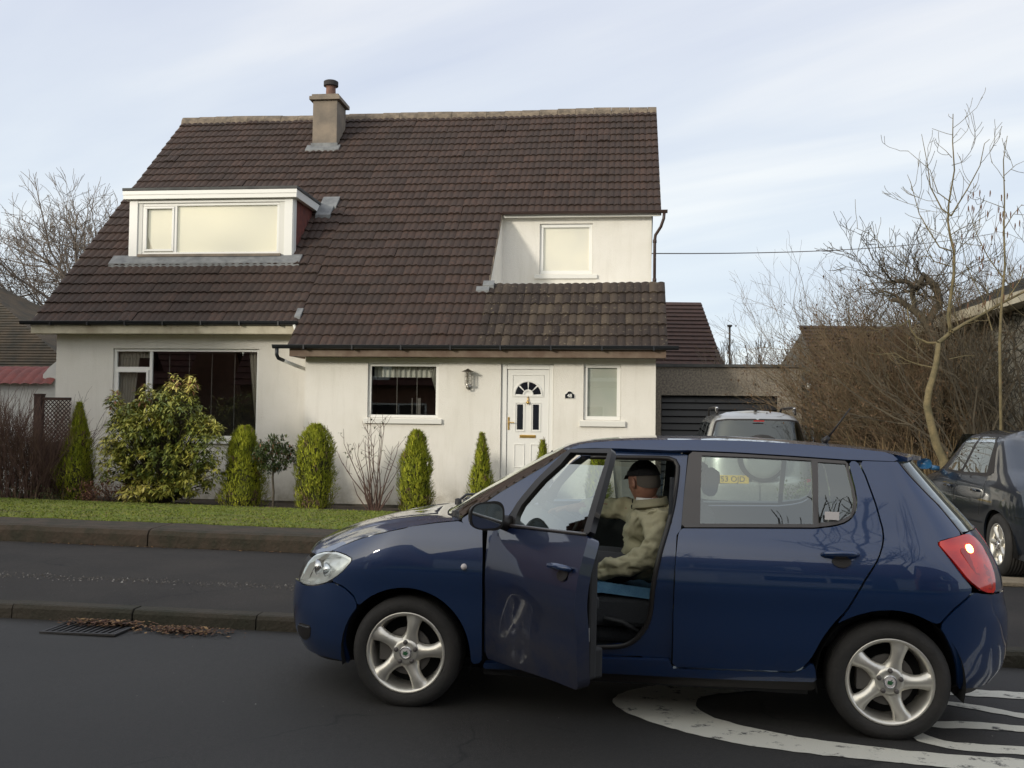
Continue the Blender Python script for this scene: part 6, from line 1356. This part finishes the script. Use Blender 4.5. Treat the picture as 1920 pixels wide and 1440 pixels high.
# ------------------------------------------------------------------ the other two cars
def car_root(name,org,es,label):
    es=Vector(es).normalized(); ew=Vector((0,0,1)).cross(es); o=bpy.data.objects.new(name,None); COL.objects.link(o)
    o.matrix_world=Matrix(((es.x,ew.x,0,org[0]),(es.y,ew.y,0,org[1]),(0,0,1,org[2]),(0,0,0,1))); tag(o,label,'car'); return o
def wells(root,W,xs,r,cz):
    for cx in xs:
        b=MB()
        for sd_ in (1,-1):
            w0,w1=(.04,.34) if sd_>0 else (W-.34,W-.04); b.grid(lambda u,v:(cx+r*math.cos(u),v,cz+r*math.sin(u)),ngrid(R(-14),R(194),20),[w0,w1],flip=True); wi=w1 if sd_>0 else w0
            b.add([(cx+r*math.cos(t),wi,cz+r*math.sin(t)) for t in ngrid(R(-14),R(194),20)],[tuple(range(21))])
        split_build(b,'wheel_well',M['well'],root)
def body_poly(S,zt,zb,xs,r,cz,q0=None,q1=None):
    q0=S.QF if q0 is None else q0; q1=S.QR if q1 is None else q1
    p=[(q0,zt),(q0,zb)]
    for cx in xs: p+=[q for q in [(cx+r*math.cos(t),cz+r*math.sin(t)) for t in ngrid(R(188),R(-8),16)] if q[1]>zb]
    return p+[(q1,zb),(q1,zt)]
M['silver']=paint('silver_car_paint',(.45,.45,.44),.6,.35); M['darkpaint']=paint('dark_car_paint',(.012,.019,.032),.4,.35); M['plate_y']=mat('yellow_plate',(.75,.50,.04),.4); M['blueglass']=mat('blue_mirror_shell',(.02,.10,.22),.3,coat=1)
# silver off-roader on the drive, seen from behind
SV=Surf([(.1,-.6),(.25,-.74),(.6,-.76),(.85,-.70),(.93,-.45),(1.0,.15),(1.06,.35),(1.55,.95),(1.62,1.15),(1.66,1.6)],[(.1,3.1),(.25,3.22),(.6,3.26),(.64,3.20),(1.0,3.18),(1.1,3.16),(1.55,2.98),(1.62,2.90),(1.66,2.5)],[(.1,.08),(.3,.02),(.6,0),(.9,.0),(1.02,.03),(1.1,.06),(1.5,.17),(1.58,.22),(1.64,.34),(1.66,.5)],WC=.87,LF=1.75,NF=5.5,LR=.8,NR=4.5,bow=.015,mid=1.2)
o0=Vector((2.93,15.2,.055))+HV*3.2
sv=car_root('off_roader',o0,-HV,'silver off-roader with spare wheel on its tailgate parked before the garage'); WV=1.74
panel(SV,body_poly(SV,1.655,.30,(0,2.48),.40,.34),'body',M['silver'],sv,step=.07,thick=.02,gap=0,round_=False); panel(SV,body_poly(SV,1.655,.30,(0,2.48),.40,.34),'body',M['silver'],sv,step=.07,thick=.02,gap=0,round_=False,side=-1)
def roofcap(S,z,root,m,crown):
    qs=ngrid(S.QF,S.QR,60); b=MB()
    def fn(u,v):
        p=S.P(S.QF+(S.QR-S.QF)*u,z); y=p[1]+(2*(S.WC-p[1]))*v; return (p[0],y,z+crown*(1-(2*v-1)**2)*min(1,8*u,8*(1-u)))
    b.grid(fn,ngrid(.001,.999,60),ngrid(0,1,10)); weld(b.build('roof',m,root,smooth=True))
roofcap(SV,1.653,sv,M['silver'],.03)
for sd_ in (1,-1):
    panel(SV,[(.62,1.06),(.98,1.42),(1.05,1.50),(1.52,1.50),(1.50,1.05)],'side_window',M['carglass_dk'],sv,side=sd_,off=.004,step=.08,thick=.003); panel(SV,[(1.58,1.05),(1.60,1.50),(2.2,1.50),(2.2,1.05)],'side_window',M['carglass_dk'],sv,side=sd_,off=.004,step=.08,thick=.003); panel(SV,[(2.27,1.06),(2.27,1.49),(2.66,1.48),(2.78,1.08)],'side_window',M['carglass_dk'],sv,side=sd_,off=.004,step=.08,thick=.003)
    panel(SV,[(3.03,1.06),(3.25,1.05),(SV.QR,1.05),(SV.QR,1.55),(3.3,1.545),(3.06,1.52),(3.04,1.46)],'rear_window',M['trimblk'],sv,side=sd_,off=.003,step=.08,thick=.003,gap=0)
    panel(SV,[(3.09,1.09),(3.25,1.08),(SV.QR,1.08),(SV.QR,1.52),(3.3,1.515),(3.12,1.49)],'rear_glass',M['carglass_dk'],sv,side=sd_,off=.009,step=.08,thick=.002,gap=0)
    panel(SV,[(2.62,.30),(2.62,.58),(SV.QR,.58),(SV.QR,.30)],'rear_bumper',M['silver'],sv,side=sd_,off=.035,step=.08,thick=.035)
    panel(SV,[(2.93,.60),(2.93,.66),(3.02,.66),(3.02,.60)],'tail_lamp',M['redlens'],sv,side=sd_,off=.008,step=.08); panel(SV,[(3.10,.585),(3.10,.64),(3.20,.64),(3.20,.585)],'bumper_lamp',M['redlens'],sv,side=sd_,off=.03,step=.08)
    panel(SV,[(3.02,.60),(3.02,1.05),(3.035,1.05),(3.035,.60)],'door_gap',M['trimblk'],sv,side=sd_,off=.002,step=.08,thick=.001,gap=0); panel(SV,[(2.7,.995),(2.7,1.005),(SV.QR,1.005),(SV.QR,.995)],'crease',M['trimblk'],sv,side=sd_,off=.002,step=.08,thick=.001,gap=0)
    y=.27 if sd_>0 else WV-.27
    b=MB(); b.tube([(1.3,y,1.60),(1.36,y,1.715),(1.5,y,1.73),(2.5,y,1.73),(2.72,y,1.715),(2.80,y,1.62)],.02,n=8); b.build('roof_rail',M['trimblk'],sv,smooth=True)
    b=MB(); b.box(2.66,2.74,y-.025,y+.025,1.66,1.735); b.build('rail_foot',M['chrome'],sv,bevel=.02)
yc=.90
b=MB(); b.lathe([(.001,3.40),(.22,3.41),(.30,3.395),(.335,3.36),(.345,3.30),(.345,3.18)],(0,yc,.95),'x',40); b.build('spare_wheel_cover',M['silver'],sv,smooth=True)
b=MB(); b.lathe([(.300,3.399),(.325,3.386),(.352,3.35),(.360,3.30),(.360,3.18)],(0,yc,.95),'x',40); b.build('spare_wheel',M['rubber'],sv,smooth=True)
b=MB(); b.box(3.285,3.297,.16,.70,.565,.685); pl_=b.build('number_plate',M['plate_y'],sv); 
tx=text('J53 OJD',.118,(3.2995,.445,.625),(R(90),0,R(90)),M['trimblk'],pl_,'plate_lettering',.001,sx=1.0)
b=MB(); b.box(3.05,3.058,.80,.96,1.508,1.526); b.build('high_stop_lamp',M['reddk'],sv); b=MB(); b.tube([(3.20,.55,1.10),(3.19,.95,1.085)],.012,n=5); b.build('rear_wiper',M['trimblk'],sv); b=MB(); b.box(3.188,3.192,1.20,1.42,1.125,1.165); o=b.build('window_sticker',M['plate_y'],sv)
b=MB(); b.box(2.6,2.68,.86,.90,1.67,1.70); b.build('aerial_base',M['trimblk'],sv)
b=MB(); b.box(.3,2.9,.2,WV-.2,.95,.98); b.box(2.1,2.2,.3,WV-.3,.98,1.35); b.box(-.5,3.1,.1,WV-.1,.28,.34); b.build('interior',M['seat'],sv)
for cx in (0,2.48): wheel('wheel',(cx,.02,.345),sv,1,rr_=.345,rim=.215); wheel('wheel',(cx,WV-.02,.345),sv,-1,rr_=.345,rim=.215)
wells(sv,WV,(0,2.48),.41,.345)
# dark saloon on the next drive
SD=Surf([(.1,-.6),(.2,-.78),(.5,-.84),(.68,-.78),(.76,-.60),(.86,-.15),(.93,.28),(.97,.42),(1.36,1.05),(1.41,1.30),(1.43,1.6)],[(.1,3.2),(.25,3.38),(.55,3.42),(.62,3.36),(.9,3.30),(.98,3.12),(1.02,2.95),(1.34,2.35),(1.40,2.1),(1.43,1.8)],[(.1,.10),(.25,.03),(.5,0),(.7,-.01),(.85,.01),(.93,.05),(1.0,.085),(1.3,.22),(1.37,.28),(1.42,.42),(1.43,.6)],WC=.87,LF=1.95,NF=5.0,LR=1.5,NR=4.5,bow=.02,mid=1.3)
o1=Vector((4.79,9.80,.06))+HV*2.58
dc=car_root('saloon_car',o1,-HV,'dark saloon car parked on the drive at the right edge')
for sd_ in (1,-1):
    panel(SD,body_poly(SD,1.425,.24,(0,2.58),.345,.30),'body',[M['darkpaint'],M['plastic']],dc,side=sd_,step=.05,thick=.02,gap=0,round_=False,shape=lambda q,z:.014*math.exp(-((math.hypot(q-2.58,z-.30)-.36)/.045)**2)+.014*math.exp(-((math.hypot(q,z-.30)-.36)/.045)**2)+.010*math.exp(-((z-.86)/.03)**2))
    a=panel(SD,[(.62,.975),(.80,1.09),(1.02,1.24),(1.20,1.335),(1.44,1.355),(1.40,.965)],'side_window',M['carglass'],dc,side=sd_,off=.004,step=.06,thick=.003); panel(SD,[(1.47,.965),(1.51,1.355),(1.9,1.35),(2.16,1.30),(2.22,.985)],'side_window',M['carglass'],dc,side=sd_,off=.004,step=.06,thick=.003)
    panel(SD,[(.56,.955),(.80,1.115),(1.02,1.265),(1.20,1.365),(1.46,1.385),(1.9,1.378),(2.35,1.28),(2.44,1.0),(2.24,.955),(1.4,.945)],'window_frame',M['trimblk'],dc,side=sd_,off=.002,step=.06,thick=.002,gap=0,holes=[[(.63,.985),(.81,1.095),(1.03,1.24),(1.20,1.33),(1.43,1.348),(1.395,.972)],[(1.475,.972),(1.515,1.348),(1.9,1.343),(2.155,1.295),(2.21,.99)]])
    for pl_ in ([(.455,.26),(.46,.93),(.468,.93),(.463,.26)],[(1.415,.26),(1.43,.95),(1.438,.95),(1.423,.26)],[(2.16,.56),(2.30,.93),(2.308,.93),(2.168,.56)],[(.4,.475),(.4,.483),(2.2,.483),(2.2,.475)],[(2.95,.60),(2.95,.607),(3.9,.607),(3.9,.60)]): panel(SD,pl_,'panel_gap',M['well'],dc,side=sd_,off=.0155,step=.06,thick=.001,gap=0,round_=False)
    panel(SD,[(3.22,.64),(3.16,.80),(3.2,.91),(3.55,.92),(3.6,.66)],'taillight',M['redlens'],dc,side=sd_,off=.012,step=.05)
    panel(SD,[(-.9,.58),(-.62,.62),(-.5,.70),(-.7,.72),(-1.0,.70)],'headlight',M['whitelens'],dc,side=sd_,off=.008,step=.05)
    for x_ in (1.30,2.10): b=MB(); p=SD.P(x_,.80)+SD.N(x_,.80)*.02; p2=SD.P(x_-.16,.80)+SD.N(x_-.16,.8)*.02; f_=(lambda p:p if sd_>0 else (p[0],1.74-p[1],p[2])); b.tube([f_(p2),f_(p)],.014,n=8); b.build('handle',M['darkpaint'],dc,smooth=True)
roofcap(SD,1.423,dc,M['darkpaint'],.015)
b=MB(); b.grid(lambda u,v:(.40+.66*u,.20+1.34*v,.965+.415*u),ngrid(0,1,4),ngrid(0,1,6),flip=True); b.build('windscreen',M['carglass_dk'],dc)
mo=MB()
def mf(u,v): a=2*math.pi*u; r=math.sin(v*math.pi/2)**.6; return (.66+.11*v-.06,-.12+.085*abs(math.cos(a))**.6*(1 if math.cos(a)>0 else -1)*r,1.02+.062*math.sin(a)*r)
mo.grid(mf,ngrid(0,1,20),ngrid(.02,1,8)); mo.tube([(.66,-.05,.98),(.66,.06,.965)],.03,n=8); mo.build('door_mirror',M['blueglass'],dc,smooth=True)
b=MB(); b.box(.3,2.9,.25,1.5,.80,.86); b.box(-.6,3.2,.1,1.64,.20,.26); b.box(1.30,1.42,.30,.75,.86,1.15); b.box(1.3,1.42,1.0,1.45,.86,1.15); b.build('interior',M['seat'],dc)
for cx in (0,2.58): wheel('wheel',(cx,.02,.305),dc,1,rr_=.305,rim=.205,style=7,hubcol='bolt',rot=.3); wheel('wheel',(cx,1.72,.305),dc,-1,rr_=.305,rim=.205,style=7,hubcol='bolt')
wells(dc,1.74,(0,2.58),.355,.30)
# grey wheelie bin by the corner of the house
M['bin']=mat('grey_bin_plastic',(.18,.18,.165),.6,var=(.12,.12,.11),vscale=3)
bn=empty('wheelie_bin',(2.06,16.9,.0),-TH+R(12),label='grey wheelie bin standing at the house corner, seen through the car door',cat='bin')
def taper(mb,x0,x1,y0,y1,z0,X0,X1,Y0,Y1,z1): mb.add([(x0,y0,z0),(x1,y0,z0),(x1,y1,z0),(x0,y1,z0),(X0,Y0,z1),(X1,Y0,z1),(X1,Y1,z1),(X0,Y1,z1)],[(0,3,2,1),(4,5,6,7),(0,1,5,4),(1,2,6,5),(2,3,7,6),(3,0,4,7)])
b=MB(); taper(b,-.22,.22,-.22,.2,.05,-.285,.285,-.33,.3,.88); b.build('body',M['bin'],bn,bevel=.03)
b=MB(); b.box(-.30,.30,-.36,.33,.88,.93); b.grid(lambda u,v:(-.29+.58*u,-.34+.66*v,.93+.07*math.sin(3.14*u)*math.sin(2.2*v+.5)),ngrid(0,1,10),ngrid(0,1,8),flip=True); b.build('lid',M['bin'],bn,bevel=.01)
b=MB(); b.tube([(-.25,.36,.92),(.25,.36,.92)],.018,n=8); b.build('handle',M['bin'],bn)
for x in (-.25,.22): b=MB(); b.lathe([(.001,0),(.10,0),(.10,.05),(.001,.05)],(x,.2,.10),'x',16); b.build('wheel',M['rubber'],bn)
# ------------------------------------------------------------------ the man in the passenger seat (built in the car's frame)
M['skin']=mat('skin',(.26,.13,.085),.6,var=(.20,.09,.06),vscale=25,bump=.2,bscale=120,bdist=.002); M['jacket']=mat('khaki_jacket',(.33,.30,.195),.88,var=(.25,.23,.15),vscale=5,bump=.5,bscale=20,bdist=.010); M['trousers']=mat('dark_trousers',(.03,.03,.035),.9); M['cap']=mat('black_cap',(.005,.005,.006),.95,bump=.3,bscale=120); M['shirt']=mat('white_collar',(.6,.6,.58),.8); M['hair']=mat('grey_hair',(.07,.06,.05),.9); M['eye']=mat('eye_white',(.7,.7,.68),.2)
man=bpy.data.objects.new('person',None); COL.objects.link(man); man.matrix_world=car.matrix_world.copy(); tag(man,'man in khaki padded jacket and black cap sitting sideways on the front passenger seat','person')
def skinmesh(name,nodes,edges,m,parent,sub=2,fold=0,root=0,fs=1,extra=None,squash=None):
    me=bpy.data.meshes.new(name); me.from_pydata([n[:3] for n in nodes],edges,[]); o=bpy.data.objects.new(name,me); COL.objects.link(o)
    sk=o.modifiers.new('skin','SKIN'); 
    for i,n in enumerate(nodes):
        d=me.skin_vertices[0].data[i]; r=n[3]; d.radius=(r,r) if not isinstance(r,tuple) else r; d.use_root=(i==root)
    sk.use_smooth_shade=True; sb=o.modifiers.new('sub','SUBSURF'); sb.levels=sub; sb.render_levels=sub
    bpy.context.view_layer.update(); dg=bpy.context.evaluated_depsgraph_get(); nm=bpy.data.meshes.new_from_object(o.evaluated_get(dg)); bpy.data.objects.remove(o)
    nm.name=name; nm.materials.clear()
    for q in (m if isinstance(m,list) else [m]): nm.materials.append(q)
    if fold:
        nm.update(); no=[v.normal.copy() for v in nm.vertices]
        for v,n in zip(nm.vertices,no):
            p=v.co; d=noise.noise(Vector((p.x*9,p.y*9,p.z*13))*fs)*.65+abs(noise.noise(Vector((p.x*16+3,p.y*12,p.z*24))*fs))*-.75; v.co=p+n*d*fold
    if extra: 
        bm=bmesh.new(); bm.from_mesh(nm); nb_=len(nm.vertices); 
        for vs,fs_,mi in extra:
            bv=[bm.verts.new(v) for v in vs]
            for f in fs_:
                try: ff=bm.faces.new([bv[i] for i in f]); ff.material_index=mi; ff.smooth=True
                except Exception: pass
        bm.to_mesh(nm); bm.free()
    nm.polygons.foreach_set('use_smooth',[True]*len(nm.polygons)); nm.update()
    return link(bpy.data.objects.new(name,nm),parent)
# head: local x forward, y left, z up
HD=Vector((1.214,.43,1.203)); HROT=Matrix.Rotation(R(180-46),3,'Z')@Matrix.Rotation(R(10),3,'Y')
def head_pt(th,ph):
    cx,cy,cz=math.cos(ph)*math.cos(th),math.cos(ph)*math.sin(th),math.sin(ph)
    x,y,z=cx*.096,cy*.076,cz*.118
    if cx>0:
        z_=z; x+= .010*math.exp(-((z_+.085)/.03)**2)*max(0,1-abs(y)/.05)         # chin
        x+= .030*math.exp(-(y/.011)**2)*math.exp(-((z_+.018)/.018)**2)+.012*math.exp(-(y/.010)**2)*math.exp(-((z_-.008)/.022)**2)   # nose
        x+= .007*math.exp(-((z_-.030)/.010)**2)*math.exp(-((abs(y)-.03)/.022)**2) # brow
        x-= .009*math.exp(-((z_-.008)/.012)**2)*math.exp(-((abs(y)-.031)/.013)**2) # eye socket
        x+= .006*math.exp(-((z_+.050)/.008)**2)*math.exp(-(y/.022)**2)-.004*math.exp(-((z_+.056)/.0035)**2)*math.exp(-(y/.022)**2)  # lips
        y*=1-.22*max(0,-z/.118)
    else: y*=1-.30*max(0,-z/.118)**1.5; x*=1-.25*max(0,-z/.118)
    return HD+HROT@Vector((x,y,z))
nu,nv=56,44; hv=[head_pt(2*math.pi*i/nu,-math.pi/2+math.pi*j/nv) for i in range(nu) for j in range(nv+1)]
hf=[(i*(nv+1)+j,((i+1)%nu)*(nv+1)+j,((i+1)%nu)*(nv+1)+j+1,i*(nv+1)+j+1) for i in range(nu) for j in range(nv)]
def ear(sg):
    vs=[];fs=[]
    for i in range(12):
        a=2*math.pi*i/12
        for r,dy in ((.55,.004),(1,.012),(.9,.018)): vs.append(HD+HROT@Vector((-.004+.016*r*math.cos(a),sg*(.072+dy),-.006+.030*r*math.sin(a))))
    for i in range(12):
        a,b=i*3,((i+1)%12)*3
        fs+=[(a,b,b+1,a+1),(a+1,b+1,b+2,a+2)]
    fs.append(tuple(i*3+2 for i in range(12))); return vs,fs,0
def hand(base,dirv,up,curl,sg,L=.18):
    """palm and five skinned finger chains; returns nodes,edges appended from wrist"""
    d=Vector(dirv).normalized(); s=d.cross(Vector(up)).normalized()*sg; n=s.cross(d)*sg; nodes=[];edges=[]
    B=Vector(base)
    nodes.append((*(B+d*.045),(.030,.017)))   # palm centre
    nodes.append((*(B+d*.085),(.034,.014)))
    edges.append((0,1))
    for k,(off,ln) in enumerate(((-.030,.066),(-.010,.076),(.010,.072),(.029,.056))):
        p=B+d*.092+s*off; i0=len(nodes); nodes.append((*p,(.0095,.0095))); edges.append((1,i0)); dd=d.copy()
        for j,f in enumerate((.45,.32,.23)):
            dd=(dd-n*curl*(.5+.25*j)*(.9+.12*k)).normalized(); p=p+dd*ln*f*1.15; nodes.append((*p,(.0088-.0012*j,.0088-.0012*j))); edges.append((len(nodes)-2,len(nodes)-1))
    p=B+d*.03-s*.028; i0=len(nodes); nodes.append((*p,(.013,.013))); edges.append((0,i0)); dd=(d*.7-s*.75-n*.25).normalized()
    for j,f in enumerate((.036,.030)): p=p+dd*f; dd=(dd+d*.3-n*.2*curl).normalized(); nodes.append((*p,(.0105-.002*j,.0105-.002*j))); edges.append((len(nodes)-2,len(nodes)-1))
    return nodes,edges
# skeleton
nd=[(1.24,.42,.73,.10),(1.25,.42,.85,.10),(1.262,.42,.97,.10),(1.262,.42,1.05,.07),(1.248,.425,1.10,.052),(1.238,.43,1.14,.052)]
ed=[(0,1),(1,2),(2,3),(3,4),(4,5)]
def chain(start,pts):
    prev=start
    for p in pts: nd.append(p); ed.append((prev,len(nd)-1)); prev=len(nd)-1
    return prev
wn_=chain(2,[(1.28,.25,1.01,.045),(1.275,.20,.92,.036),(1.255,.185,.835,.034),(1.10,.205,.767,.030),(.955,.248,.722,.026)])
wf_=chain(2,[(1.20,.60,1.03,.06),(1.08,.655,1.03,.047),(.98,.67,1.035,.042),(.88,.70,1.03,.036),(.80,.73,1.02,.027)])
for w_,dv,up in ((wn_,(-.93,.30,-.10),(0,0,1)),(wf_,(-.85,.5,-.1),(0,0,1))):
    hn,he=hand(nd[w_][:3],dv,up,.35,1); b0=len(nd); nd+=hn; ed.append((w_,b0)); ed+=[(a+b0,b+b0) for a,b in he]
for y in (.33,.52): chain(0,[(1.12,y,.735,.060),(.86,y-.01,.76,.055),(.70,y,.745,.058),(.66,y,.52,.048),(.62,y,.36,.038),(.54,y,.315,.036),(.46,y,.305,.028)])
body=skinmesh('body',nd,ed,[M['skin']],man,2,extra=[(hv,hf,0),ear(1),ear(-1)])
# jacket follows the body, puffy, with open collar and cuffs
jn=[(1.25,.42,.655,(.165,.185)),(1.255,.42,.76,(.160,.185)),(1.265,.42,.88,(.160,.185)),(1.270,.42,.985,(.150,.175)),(1.262,.42,1.055,(.095,.12)),(1.25,.425,1.10,(.078,.085))]
je=[(0,1),(1,2),(2,3),(3,4),(4,5)]
def jch(start,pts):
    prev=start
    for p in pts: jn.append(p); je.append((prev,len(jn)-1)); prev=len(jn)-1
jch(3,[(1.290,.245,1.005,.090),(1.290,.195,.92,.082),(1.262,.175,.835,.080),(1.16,.185,.785,.070),(1.05,.215,.755,.062),(.965,.245,.727,.052)])
jch(3,[(1.20,.60,1.03,.085),(1.09,.65,1.03,.072),(1.0,.665,1.035,.065),(.90,.695,1.03,.058),(.83,.72,1.022,.048)])
jk=skinmesh('jacket',jn,je,M['jacket'],man,3,fold=.040,fs=1.5)
tn=[(1.24,.42,.69,.145),(1.24,.42,.78,.13)]; te=[(0,1)]
for y in (.33,.52):
    prev=0
    for p in [(1.12,y,.74,.098),(.86,y-.01,.765,.080),(.70,y,.75,.070),(.655,y,.54,.060),(.615,y,.39,.055)]: tn.append(p); te.append((prev,len(tn)-1)); prev=len(tn)-1
skinmesh('trousers',tn,te,M['trousers'],man,2,fold=.008)
for y in (.33,.52): b=MB(); b.tube([(.64,y,.33),(.60,y,.32),(.50,y,.305),(.44,y,.30)],[.040,.048,.044,.03],n=12); b.build('shoe',M['cap'],man,smooth=True)
# cap, hair, collar, buttons, eyes
b=MB(); 
def capf(u,v): 
    ph=R(18)+v*R(72); th=2*math.pi*u; q=Vector((math.cos(ph)*math.cos(th)*.108,math.cos(ph)*math.sin(th)*.090,math.sin(ph)*.128-.004+(.010*math.cos(th) if v<.2 else 0))); return tuple(HD+HROT@q)
b.grid(capf,ngrid(0,1,36),ngrid(0,1,12))
b.grid(lambda u,v:tuple(HD+HROT@Vector(((.085+.026*v)*math.cos((u-.5)*1.5)+.01,(.082+.0*v)*math.sin((u-.5)*1.9),.046-.022*v+.006*math.cos((u-.5)*3)))),ngrid(0,1,16),ngrid(0,1,5)); b.build('cap',M['cap'],man,smooth=True)
b=MB()
def hairf(u,v): th=math.pi+(u-.5)*2.7; ph=R(-20)+v*R(44)+R(12)*(2*u-1)**4; k_=.97+.035*min(1,6*(1-abs(2*u-1)))*min(1,3*v+.1); q=Vector((math.cos(ph)*math.cos(th)*.099*k_,math.cos(ph)*math.sin(th)*.080*k_,math.sin(ph)*.122)); return tuple(HD+HROT@q)
b.grid(hairf,ngrid(0,1,20),ngrid(0,1,10)); b.build('hair',M['hair'],man,smooth=True)
b=MB(); b.grid(lambda u,v:(1.245+(.095-.022*v)*math.cos(6.283*u)+.012*v,.425+(.100-.024*v)*math.sin(6.283*u),1.070+.042*v+.014*math.cos(6.283*u)),ngrid(0,1,30),ngrid(0,1,4)); o=b.build('collar',M['jacket'],man,smooth=True); so=o.modifiers.new('t','SOLIDIFY'); so.thickness=.012
b=MB(); b.grid(lambda u,v:(1.235+.064*math.cos(6.283*u),.428+.066*math.sin(6.283*u),1.088+.032*v),ngrid(0,1,24),ngrid(0,1,3)); b.build('shirt_collar',M['shirt'],man,smooth=True)
b=MB()
for x,y,z in ((1.155,.385,1.10),(1.150,.395,1.068)): b.lathe([(.001,-.005),(.010,-.004),(.012,.002)],(x,y,z),'x',10)
split_build(b,'button',M['cap'],man,smooth=True)
b=MB()
for s_ in (1,-1): c_=HD+HROT@Vector((.0775,s_*.031,.007)); b.tube([tuple(c_+Vector((0,0,-.006))),tuple(c_),tuple(c_+Vector((0,0,.006)))],[.004,.010,.004],n=8)
split_build(b,'eye',M['eye'],man,smooth=True)

# ------------------------------------------------------------------ houses and tree across the road, behind the camera (they shade the street and show in the reflections)
M['brick']=mat('red_brick_wall',(.24,.11,.07),.9,var=(.17,.08,.05),vscale=4); M['redroof']=mat('dark_red_roof',(.12,.04,.03),.85,var=(.08,.03,.025),vscale=3)
def opposite(a,c,w,d,eave,ridge,label,wallm):
    p=HU*a+HV*c; h=empty('opposite_house',(p.x,p.y,.1),-TH,label=label,cat='house'); g=MB()
    wn_=[(-w*.36,-w*.12,.9,2.2),(w*.12,w*.36,.9,2.2)]
    b=MB(); wall_mb(b,-w/2,w/2,-.2,eave,0,[]); 
    b.v=[(x,-y,z) for x,y,z in b.v]; b.box(-w/2,w/2,-d,-.01,-.2,eave); b.add([(-w/2,0,eave),(-w/2,-d,eave),(-w/2,-d/2,ridge)],[(0,1,2)]); b.add([(w/2,0,eave),(w/2,-d,eave),(w/2,-d/2,ridge)],[(0,1,2)]); b.build('wall',wallm,h)
    r=MB(); rowtiles(r,(-w/2-.3,.35,eave-.2),(w/2+.3,.35,eave-.2),(-w/2-.3,-d/2,ridge),(w/2+.3,-d/2,ridge),16); r.add([(-w/2-.3,-d-.35,eave-.2),(w/2+.3,-d-.35,eave-.2),(w/2+.3,-d/2,ridge),(-w/2-.3,-d/2,ridge)],[(0,1,2,3)]); r.build('roof',M['redroof'],h)
    for q in wn_+[(-.5,.5,.1,2.1)]:
        f=MB(); f.box(q[0],q[1],.005,.05,q[2],q[3]); o=f.build('window' if q[2]>.5 else 'door',M['upvc'],h)
        if q[2]>.5:
            f=MB(); m_=(q[0]+q[1])/2; f.box(q[0]+.08,m_-.04,.052,.056,q[2]+.08,q[3]-.08); f.box(m_+.04,q[1]-.08,.052,.056,q[2]+.08,q[3]-.08); f.build('pane',M['dkpane'],o)
    f=MB(); f.box(-w*.2,w*.2,-1.6,.1,eave-.1,eave+1.5); o=f.build('dormer',M['upvc'],h); f=MB(); f.box(-w*.2-.15,w*.2+.15,-1.8,.3,eave+1.5,eave+1.62); f.build('dormer_roof',M['felt'],o); f=MB(); f.box(-w*.17,-.05,.102,.106,eave+.25,eave+1.3); f.box(.05,w*.17,.102,.106,eave+.25,eave+1.3); f.build('dormer_pane',M['dkpane'],o)
for a,w_,l,mm in ((-27,11,'brick house across the road, second from the far left end','brick'),(-13,11,'brick house across the road left of the photographer','brick'),(.5,11,'pale house across the road behind the photographer','wall_lt'),(14,11,'brick house across the road to the right','brick')):
    opposite(a,-8.2,w_,8.5,3.2,8.0,l,M[mm])
opposite(-21.5,14.5,11,8.5,3.2,8.2,'brick house with dark red roof beyond the left end of the street',M['brick'])
bare_tree('street_tree',(3.0,-5.8,0),8.5,2.6,'bare tree across the road behind the photographer',91,M['bark_dark'],6,2.1,.6,.05,(2,3),r0=.2)
